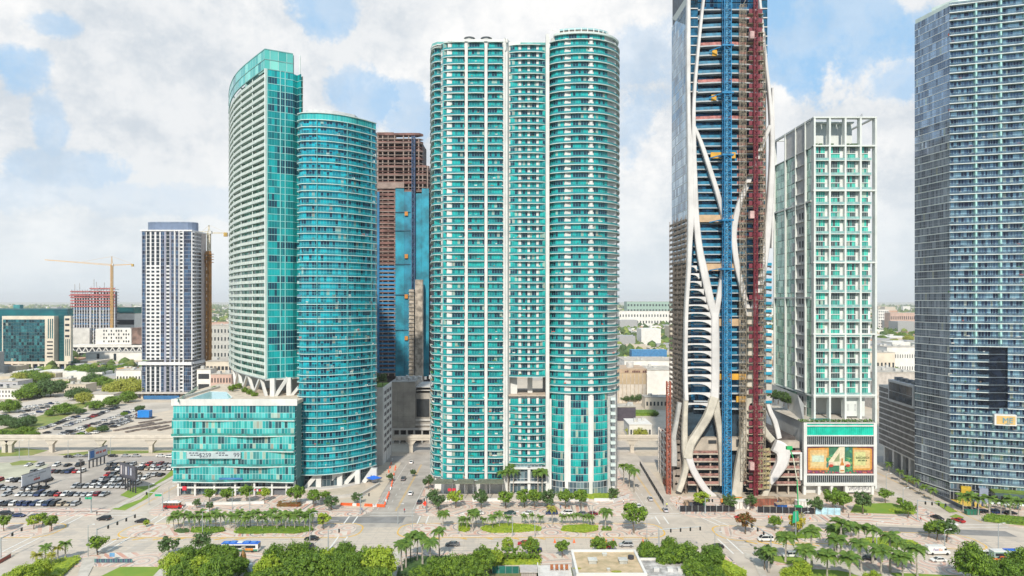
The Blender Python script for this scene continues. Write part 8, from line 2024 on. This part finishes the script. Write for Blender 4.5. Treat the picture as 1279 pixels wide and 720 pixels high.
# ---- foreground pavilion roofs
def pavilion():
    z=6.; Q=lambda a,b,zz=6.:P(a,b,zz)
    root=thing('pavilion','flat tan roofed pavilion with a white rim and roof vents at the bottom edge','pavilion',(*Q(757,705),0))
    c=[Q(714,689),Q(791,688),Q(806,718),Q(717,719)]; c=[(18.2,209.5),(37.3,209.5),(37.3,191.5),(18.2,191.5)]
    ROOFT=M('roof_tan',(.55,.42,.27),.9,var=.25,scale=.35,col2=(.36,.29,.17))
    part('wall',MB().prism(ccw(c),0,5.7).mesh('wall',WALLW),root); part('roof_deck',MB().prism(ccw([(18.6,209.1),(36.9,209.1),(36.9,191.9),(18.6,191.9)]),5.7,5.95).mesh('roof_deck',ROOFT),root)
    for a,b,cc,d in ((17.9,37.6,209.1,209.8),(17.9,37.6,191.2,191.9),(17.9,18.6,191.9,209.1),(36.9,37.6,191.9,209.1)): part('roof_rim',MB().box(a,b,cc,d,5.4,6.5).mesh('roof_rim',WALLW),root)
    for a,b,s in ((740,703,1.1),(778,703,1.1),(755,694,.6),(760,713,.4)):
        x,y=Q(a,b); part('roof_vent',MB().box(x-s,x+s,y-s,y+s,5.9,6.9 if s>1 else 6.5).mesh('roof_vent',M('vent_grey',(.42,.42,.38),.6,var=.15)),root); part('vent_cap',MB().box(x-s*1.2,x+s*1.2,y-s*1.2,y+s*1.2,7.0 if s>1 else 6.55,7.15 if s>1 else 6.65).mesh('vent_cap',M('vent_pale',(.56,.56,.52),.6)),root)
    x,y=Q(788,698); part('roof_fan',MB().tube([(x,y,5.9),(x,y,6.9),(x,y,7.0)],[.9,.9,.1],12).mesh('roof_fan',M('fan_black',(.04,.04,.05),.5)),root)
    rm=M('moss_patch',(.30,.30,.04),.95,var=.2)
    for a,b,s in ((721,710,1.2),(770,714,1.5)): x,y=Q(a,b); part('moss_patch',MB().prism([(x+s*math.cos(t_)*(1+.2*(i%2)),y+s*.6*math.sin(t_)) for i,t_ in enumerate([k*.9 for k in range(7)])],5.95,5.98).mesh('moss_patch',rm),root)
    root=thing('terrace','white paved terrace with a low wall left of the tan roofed pavilion','terrace',(12,200,0))
    part('deck',MB().box(8,17.8,188,211,0,1.2).mesh('deck',M('terrace_white',(.62,.60,.57),.8,var=.1,scale=.4)),root); part('low_wall',MB().box(7.7,8,188,211,1.2,2.1).mesh('low_wall',WALLW),root)
    wd=M('wood_red_brown',(.36,.13,.05),.6,var=.15)
    for i in range(4):
        x=12.+i*1.5; r=thing('wooden_chair',f'red brown wooden lounge chair on the white terrace, {ORDN[i]} from the left','chair',(x,207.4,1.2),group='terrace chairs')
        lpart('seat',MB().box(-.45,.45,-.5,.5,.4,.5).mesh('seat',wd),r); lpart('backrest',MB().box(-.45,.45,.45,.55,.5,1.5).mesh('backrest',wd),r)
        for a in (-.4,.4):
            for b in (-.45,.45): lpart('leg',MB().box(a-.05,a+.05,b-.05,b+.05,0,.4).mesh('leg',wd),r)
    root=thing('shed','small grille fronted shed left of the white terrace','shed',(4.5,203,0)); part('wall',MB().box(2.7,7.2,202,207,0,2.6).mesh('wall',M('shed_taupe',(.38,.33,.30),.8,var=.1)),root); part('roof',MB().box(2.4,7.5,201.6,207.3,2.6,2.8).mesh('roof',M('shed_roof',(.5,.46,.43),.8)),root)
    for i in range(6): part('grille_bar',MB().box(2.9+i*.75,3.0+i*.75,201.8,202.,.2,2.5).mesh('grille_bar',M('grille_grey',(.55,.52,.5),.6)),root)
    root=thing('fence','dark green screened fence left of the grille fronted shed','fence',(-2,207,0)); part('screen',MB().box(-6,2.2,207.4,207.5,.1,2.3).mesh('screen',M('screen_green',(.01,.14,.11),.7,var=.1)),root)
    for i in range(5): part('post',MB().box(-6+i*2,-5.9+i*2,207.3,207.4,.1,2.5).mesh('post',POLE),root)
    root=thing('service_building','low grey white roofed service building right of the tan pavilion','building',(44,200,0)); part('wall',MB().box(39,52,190,208,0,3.6).mesh('wall',WALLW),root); part('roof',MB().box(38.7,52.3,189.6,208.3,3.6,3.9).mesh('roof',M('roof_stained',(.50,.48,.46),.9,var=.25,scale=.4)),root)
    part('roof_rim',MB().box(38.7,52.3,207.9,208.4,3.9,4.5).mesh('roof_rim',WALLW),root)
    for a in (41,45,48): part('roof_unit',MB().box(a,a+1.6,199,200.4,3.9,4.9).mesh('roof_unit',M('unit_white',(.58,.57,.55))),root)
    root=thing('fence','green mesh fence curving beside the driveway hedge','fence',(58,205,0)); part('screen',MB().box(53,62,207,207.1,.1,2.4).mesh('screen',M('screen_green',(.01,.14,.11))),root)
    for i in range(5): part('post',MB().box(53+i*2.2,53.1+i*2.2,206.9,207,.1,2.6).mesh('post',POLE),root)
    root=thing('container','white service cabin beside the green mesh fence','cabin',(57,203,0)); part('body',MB().box(55,60,200,203,0.1,2.5).mesh('body',WALLW),root); part('side_panel',MB().box(55.2,59.8,199.8,200,1,2.2).mesh('side_panel',M('panel_blue_grey',(.2,.28,.32),.5)),root)
    # brown kiosk roof at the bottom right corner
    x,y=P(1252,716,3.); root=thing('kiosk','small brown flat roofed kiosk at the bottom right corner','kiosk',(x,y,0)); part('wall',MB().box(x-4,x+4,y-3,y+3,0,2.8).mesh('wall',M('kiosk_tan',(.4,.32,.22),.8)),root); part('roof',MB().box(x-4.6,x+4.6,y-3.6,y+3.6,2.8,3.1).mesh('roof',M('kiosk_roof',(.22,.16,.11),.8,var=.15)),root)
pavilion()
def statue():
    x,y=P(304,722); y=210.; x=X(303.5,y); root=thing('statue','slender ochre bronze statue with a crown like head standing on a dark plinth','statue',(x,y,0))
    b=M('bronze_ochre',(.30,.17,.05),.5,metal=.4,var=.2,scale=1.5)
    lpart('torso',MB().tube([(0,0,1.6),(0,0,2.4),(.05,0,3.6),(.1,0,4.8),(.05,0,5.6),(0,0,6.1)],[.55,.8,.95,.8,.42,.28],12).mesh('torso',b,True),root); lpart('head',MB().tube([(0,0,6.1),(.05,0,6.5),(.1,0,6.9)],[.3,.42,.3],10).mesh('head',M('bronze_pale',(.5,.42,.33),.5),True),root)
    lpart('crown_ring',MB().tube([(.1,0,6.9),(.1,0,7.15)],[.62,.7],12).mesh('crown_ring',M('bronze_pale',(.5,.42,.33))),root); lpart('plinth',MB().prism_y([(-2.6,0),(2.2,0),(1.2,1.7),(-1.0,1.7)],-1.6,1.6).mesh('plinth',M('plinth_black',(.03,.03,.035),.4)),root); lpart('plinth_flank',MB().prism_y([(2.2,0),(3.2,0),(2.2,1.7),(1.25,1.7)],-1.5,1.5).mesh('plinth_flank',M('plinth_blue_grey',(.35,.42,.5),.4)),root)
statue()
# row of short standing banners at the lawn corner
fl=MB().box(-.04,.04,-.04,.04,0,1.3)
for i in range(22):
    x,y=P(119+i*2.15,704.3); r=thing('banner_post',f'short standing banner on the lawn edge by the left crossing, {ORDN[i]} from the left','banner',(x,y,.17),group='row of short banners')
    lpart('banner',MB().box(-.26,.26,-.03,.03,.25,1.35).mesh('banner',M('banner_navy',(.03,.05,.12),.6) if i%3 else M('banner_teal',(.02,.18,.18),.6)),r); lpart('pole',fl.mesh('pole',POLE),r)
x,y=P(140,701); r=thing('info_sign','small blue and white information panel behind the row of short banners','sign',(x,y,.17)); lpart('pole',MB().tube([(0,0,0),(0,0,2)],.06,5).mesh('pole',POLE),r); lpart('sign_face',MB().box(-.8,.8,-.04,.04,1.2,2.4).mesh('sign_face',M('panel_sky',(.15,.35,.6),.5)),r)
# red planter wall at the bottom-left street
a,b=P(-4,706),P(13,696); r=thing('retaining_wall','red brick low wall with a pale coping at the bottom left street','wall',(a[0],a[1],0)); part('wall',MB().bar((a[0],a[1],.6),(b[0],b[1],.6),.4,1.2).mesh('wall',M('brick_red',(.42,.12,.09),.8,var=.15)),r); part('coping',MB().bar((a[0],a[1],1.28),(b[0],b[1],1.28),.6,.14).mesh('coping',CONC),r)
# ================================================================== BUILDING SITE AND TERRACES
def site():
    def fence(label,a,b,h,mat,n,name='fence'):
        p,q=Vector(P(*a)),Vector(P(*b)); root=thing(name,label,'fence',(p.x,p.y,.15))
        for i in range(n):
            s,e=p.lerp(q,i/n),p.lerp(q,(i+.96)/n); part('fence_panel',MB().bar((s.x,s.y,h/2+.15),(e.x,e.y,h/2+.15),.06,h).mesh('fence_panel',mat),root)
            part('post',MB().box(s.x-.06,s.x+.06,s.y-.12,s.y-.02,.1,h+.3).mesh('post',POLE),root)
    BLK=M('screen_black',(.02,.02,.025),.8,var=.3,scale=2)
    fence('black screened site fence before the ribbed skyscraper, left stretch',(849,640),(918,640),2.4,BLK,9); fence('black screened site fence before the ribbed skyscraper, right stretch',(946,641),(1017,643),2.4,BLK,9); fence('black screened fence running up the narrow street',(829,632),(799,581),2.,BLK,14)
    fence('pale blue printed hoarding before the picture wall',(1018,643),(1050,644),2.6,M('hoarding_sky',(.40,.62,.72),.6,var=.15,scale=.5),4,'hoarding')
    RB=M('shed_red_brown',(.30,.10,.06),.7,var=.25,scale=.6); TB=M('timber_tan',(.42,.30,.20),.8,var=.25,scale=.7); BT=M('site_blue',(.02,.10,.34),.5,var=.15)
    def box(name,label,cat,px,py,w,d,h,mat,top=None,z=.15):
        x,y=P(px,py); root=thing(name,label,cat,(x,y,z)); lpart('body',MB().box(-w/2,w/2,-d/2,d/2,0,h).mesh('body',mat),root); lpart('top',MB().box(-w/2-.15,w/2+.15,-d/2-.15,d/2+.15,h,h+.15).mesh('top',top or TB),root)
        n=max(2,int(w/1.2))
        for i in range(n): lpart('rib',MB().box(-w/2+w*i/n,-w/2+w*i/n+.12,-d/2-.08,-d/2,0,h).mesh('rib',M('rib_shade',(.14,.10,.08),.8)),root)
        return root
    box('site_gantry','red brown covered walkway before the ribbed skyscraper, right of the hoist','walkway',952,632,11,3,3.2,RB); box('material_stack','blue cabin on the site before the picture wall','cabin',975,638,4,3,2.6,BT); box('site_gantry','low red brown gantry beside the rust hoist','walkway',836,606,5,4,3,RB)
    box('lumber_stack','tan stack of formwork timber behind the left site fence','timber stack',866,632,7,3,1.6,TB); box('lumber_stack','second timber stack beside the blue cabin','timber stack',962,638,5,3,1.3,TB); box('lumber_stack','tilted pile of boards before the curved right leg','timber stack',985,629,7,4,1.8,TB); box('site_cabin','white site cabin behind the fence between crane and hoist','cabin',922,635,8,3,2.6,WALLW,WALLW); box('site_cabin','dark grey container left of the crane foot','container',868,634,5,2.4,2.4,M('container_dark',(.07,.08,.10),.6)); box('site_cabin','white site cabin under the picture wall corner','cabin',1004,634,6,3,2.6,WALLW,WALLW)
    box('site_cabin','bright green and white site tank right of the crane foot','tank',916,630,4,2.,2.2,WALLW,M('tank_green',(.03,.4,.12),.5))
    G=M('lift_green',(.02,.38,.12),.45,var=.1)
    # boom lift
    x,y=P(997,640); root=thing('boom_lift','bright green boom lift reaching up before the curved right leg','boom lift',(x,y,.1))
    lpart('chassis',MB().box(-1.8,1.8,-1.2,1.2,.4,1.3).mesh('chassis',G),root); lpart('turret',MB().box(-1.2,1.4,-1,1,1.3,2.4).mesh('turret',G),root)
    w=MB().tube([(0,-.2,0),(0,.2,0)],.5,10).mesh('wheel',TY)
    for a in (-1.3,1.3):
        for s in (-1.2,1.2): lpart('wheel',w,root,(a,s,.5))
    zz=lambda p:Z(p,y); xx=lambda p:X(p,y)-x
    lpart('lower_boom',MB().bar((0,0,2.),(xx(995.5),0,zz(600)),.32).mesh('lower_boom',G),root); lpart('upper_boom',MB().bar((xx(995.5),0,zz(600)),(xx(990.5),0,zz(572)),.32).mesh('upper_boom',M('boom_cream',(.62,.62,.5),.5)),root); lpart('jib',MB().bar((xx(990.5),0,zz(572)),(xx(986),0,zz(560)),.35).mesh('jib',G),root); lpart('basket',MB().box(xx(986)-1.2,xx(986)+1,-.6,.6,zz(562),zz(558)).mesh('basket',G),root)
    x,y=P(876,634); root=thing('boom_lift','folded bright green lift partly behind the light green site tree','boom lift',(x,y,.1)); lpart('chassis',MB().box(-1.6,1.6,-1,1,.4,1.4).mesh('chassis',G),root); lpart('lower_boom',MB().bar((-1.4,0,1.4),(1.2,0,4.2),.4).bar((1.2,0,4.2),(-2.4,0,4.6),.35).mesh('lower_boom',G),root)
    for a in (-1.1,1.1): lpart('wheel',w,root,(a,-1,.5))
    x,y=P(905,630); root=thing('telehandler','orange yellow telescopic handler lying low before the crane foot','lift truck',(x,y,.1)); OY=M('plant_orange',(.72,.26,.03),.5,var=.1)
    lpart('body',MB().box(-1.5,1.5,-1,1,.6,1.8).mesh('body',OY),root); lpart('boom',MB().bar((-1,0,2),(7,0,2.6),.45).mesh('boom',OY),root); lpart('cab',MB().box(-.8,.3,-.9,0,1.8,2.8).mesh('cab',CG),root)
    for a in (-1.1,1.1): lpart('wheel',w,root,(a,-1,.5))
    # loose site clutter as single small things
    rr=random.Random(31); mats=[TB,RB,M('pipe_grey',(.4,.4,.4),.6),BT,M('plank_pale',(.55,.47,.36),.8),WALLW]
    for i in range(34):
        px=rr.uniform(846,1010); py=rr.uniform(622,637); x,y=P(px,py); rz=rr.uniform(0,3.1); l=rr.uniform(.8,2.6)
        mb=MB()
        for k in range(rr.randint(2,4)): mb.box(-l,l,-.5+k*.28,-.28+k*.28,0,.15+.2*rr.random())
        thing('material_bundle',f'bundle of building material on the site floor, {ORDN[i]} counted across the yard','bundle',(x,y,.05),rz,'loose site material',mb.mesh('material_bundle',mats[i%6]))
    # podium & mint tower forecourt walls
    def lowwall(label,a,b,h=1.,m=WHT,t=.4):
        p,q=P(*a),P(*b); root=thing('low_wall',label,'wall',(p[0],p[1],.15)); part('wall',MB().bar((p[0],p[1],.15+h/2),(q[0],q[1],.15+h/2),t,h).mesh('wall',m),root); part('coping',MB().bar((p[0],p[1],.2+h),(q[0],q[1],.2+h),t+.15,.1).mesh('coping',m),root)
    lowwall('white planter wall left of the podium doors',(231,632),(330,630)); lowwall('white planter wall before the slanted legs',(352,631),(400,629)); lowwall('curved pale ramp wall under the slanted legs, left part',(400,626),(452,620),1.2,GREYL); lowwall('curved pale ramp wall under the slanted legs, right part',(452,620),(474,607),1.2,GREYL)
    lowwall('white ramp wall right of the mint tower',(766,629),(785,622),1.1); lowwall('dark ramp wall along the right tower base',(1160,616),(1210,640),1.2,M('ramp_dark',(.12,.14,.17),.6)); 
    # blue canopy and dark furniture
    x,y=P(467,604); root=thing('market_tent','bright blue canopy tent beside the white slab garage','tent',(x,y,.1)); lpart('canopy',MB().tube([(0,0,2.4),(0,0,3.4)],[3.6,.3],4).mesh('canopy',M('tent_blue',(.01,.13,.62),.6,var=.08)),root)
    for a in (-2.3,2.3): lpart('pole',MB().box(a-.05,a+.05,-.1,.1,0,2.5).mesh('pole',POLE),root)
    UM=[M('umbrella_dark',(.05,.07,.12),.7),M('umbrella_white',(.66,.68,.66),.7)]
    for i,(px,py) in enumerate(((1216,636),(1221,638),(1227,636),(1246,636),(1256,638),(1266,637),(1275,639),(1238,637))):
        x,y=P(px,py); r=thing('parasol',f'{"dark closed" if i<3 else "white"} parasol on the terrace of the right tower, {ORDN[i]} placed','parasol',(x,y,.15),group='terrace parasols')
        lpart('pole',MB().tube([(0,0,0),(0,0,2.6)],.06,5).mesh('pole',POLE),r); lpart('canopy',MB().tube([(0,0,.9 if i<3 else 2.3),(0,0,3.1)],[.45 if i<3 else 1.5,.1],8).mesh('canopy',UM[0] if i<3 else UM[1]),r)
    # far yard: blue container on a trailer, long timber piles
    x,y=P(181,523); root=thing('blue_container','bright blue box container on the far dirt yard','container',(x,y,.05)); lpart('body',MB().box(-4,4,-2.2,2.2,1.,5.6).mesh('body',M('container_blue',(.01,.20,.60),.5,var=.08)),root); lpart('trailer',MB().box(-6,5.5,-2.4,2.4,.3,1.).mesh('trailer',M('trailer_dark',(.05,.05,.06),.7)),root)
    for i,(px,py,l) in enumerate(((160,536,9),(168,534,9),(176,532,10),(184,536,9),(192,531,10),(198,535,8),(205,529,9),(172,538,8),(209,536,7),(188,527,8))):
        x,y=P(px,py); mb=MB()
        for k in range(4): mb.box(-l,l,-1.2+k*.62,-.7+k*.62,0,.5+.25*(k%2))
        thing('timber_pile',f'grey brown pile of long beams on the far dirt yard, {ORDN[i]} of the scatter','timber pile',(x,y,.05),1.05+.1*(i%3),'piles on the dirt yard',mb.mesh('timber_pile',M('beam_grey',(.28,.23,.20),.85,var=.25,scale=.4)))
    box('utility_box','green utility box before the right tower terrace','cabinet',1214,643,5,1.6,1.5,M('box_green',(.02,.16,.10),.6),M('box_green',(.02,.16,.10)))
site()
# ================================================================== PEOPLE (a few pixels tall each)
def person_mesh(seed):
    r=random.Random(seed); me=bpy.data.meshes.new('body'); st=r.uniform(.12,.3)
    V=[(0,0,.95),(0,0,1.2),(0,0,1.42),(0,0,1.55),(0,.02,1.68),(.2,0,1.4),(.27,-.03,1.13),(.25,.1,.88),(-.2,0,1.4),(-.27,.03,1.13),(-.25,-.08,.88),(.1,0,.9),(.11,st*.5,.5),(.11,st*.6,.06),(.11,st*.6+.16,.03),(-.1,0,.9),(-.11,-st*.5,.5),(-.11,-st,.06),(-.11,-st+.16,.03)]
    E_=[(0,1),(1,2),(2,3),(3,4),(2,5),(5,6),(6,7),(2,8),(8,9),(9,10),(0,11),(11,12),(12,13),(13,14),(0,15),(15,16),(16,17),(17,18)]
    me.from_pydata(V,E_,[]); o=bpy.data.objects.new('tmp',me); COL.objects.link(o); m=o.modifiers.new('s','SKIN'); 
    rad=[.15,.15,.15,.06,.105,.06,.045,.04,.06,.045,.04,.09,.06,.045,.045,.09,.06,.045,.045]
    for i,q in enumerate(rad): me.skin_vertices[0].data[i].radius=(q,q)
    me.skin_vertices[0].data[0].use_root=True
    s=o.modifiers.new('u','SUBSURF'); s.levels=1; dg=bpy.context.evaluated_depsgraph_get(); out=bpy.data.meshes.new_from_object(o.evaluated_get(dg)); bpy.data.objects.remove(o); out.name='body'
    return out
PM=[person_mesh(i) for i in (1,2)]
def clothe(me,top,leg,skin):
    m=me.copy(); m.materials.clear()
    for q in (leg,top,skin): m.materials.append(q)
    for p in m.polygons: z=p.center.z; p.material_index=0 if z<.93 else (1 if z<1.5 else 2)
    return m
SK=[M('skin_a',(.42,.26,.18),.6,var=0),M('skin_b',(.16,.09,.06),.6,var=0)]
TC=[('white',(.7,.7,.68)),('yellow',(.7,.75,.05)),('orange',(.8,.25,.03)),('blue',(.05,.12,.4)),('black',(.03,.03,.03)),('red',(.5,.03,.03))]
LC=M('trousers_dark',(.04,.05,.09),.8,var=0)
for i,(px,py,c,d) in enumerate(((228,638,0,'beside the trolley'),(452,640,3,'near the white signal mast'),(505,641,5,'at the restaurant corner crossing'),(648,634,0,'before the lobby doors'),(655,633,4,'second before the lobby doors'),(700,637,3,'under the trees before the curved glass'),(779,630,0,'near the ramp wall'),(872,637,1,'at the light green site tree'),(833,634,1,'at the street side of the site'),(845,633,2,'at the rust hoist'),(940,632,1,'under the covered walkway'),(968,631,2,'beside the timber stack'),(1000,637,0,'beside the boom lift'),(1060,648,4,'on the pavement before the picture wall'),(893,644,4,'on the pavement at the site fence'),(1180,637,3,'walking on the right street'),(121,645,4,'at the parking lot corner'),(340,640,5,'before the podium garage door'),(560,645,0,'near the single median palm'),(1150,652,5,'at the right crossing'))):
    x,y=P(px,py); nm,cc=TC[c]; r=thing('person',f'walking person in a {nm} top {d}','person',(x,y,.16),rc.uniform(0,6.28),'people on foot')
    lpart('body',clothe(PM[i%2],M('top_'+nm,cc,.8,var=0),LC,SK[i%2]),r); lpart('hair',MB().tube([(0,.0,1.70),(0,-.01,1.78),(0,0,1.83)],[.12,.11,.04],8).mesh('hair',M('hair_dark',(.03,.02,.015),.8,var=0),True),r)
# mast arm, roof antennas far away and cars' glints need nothing more
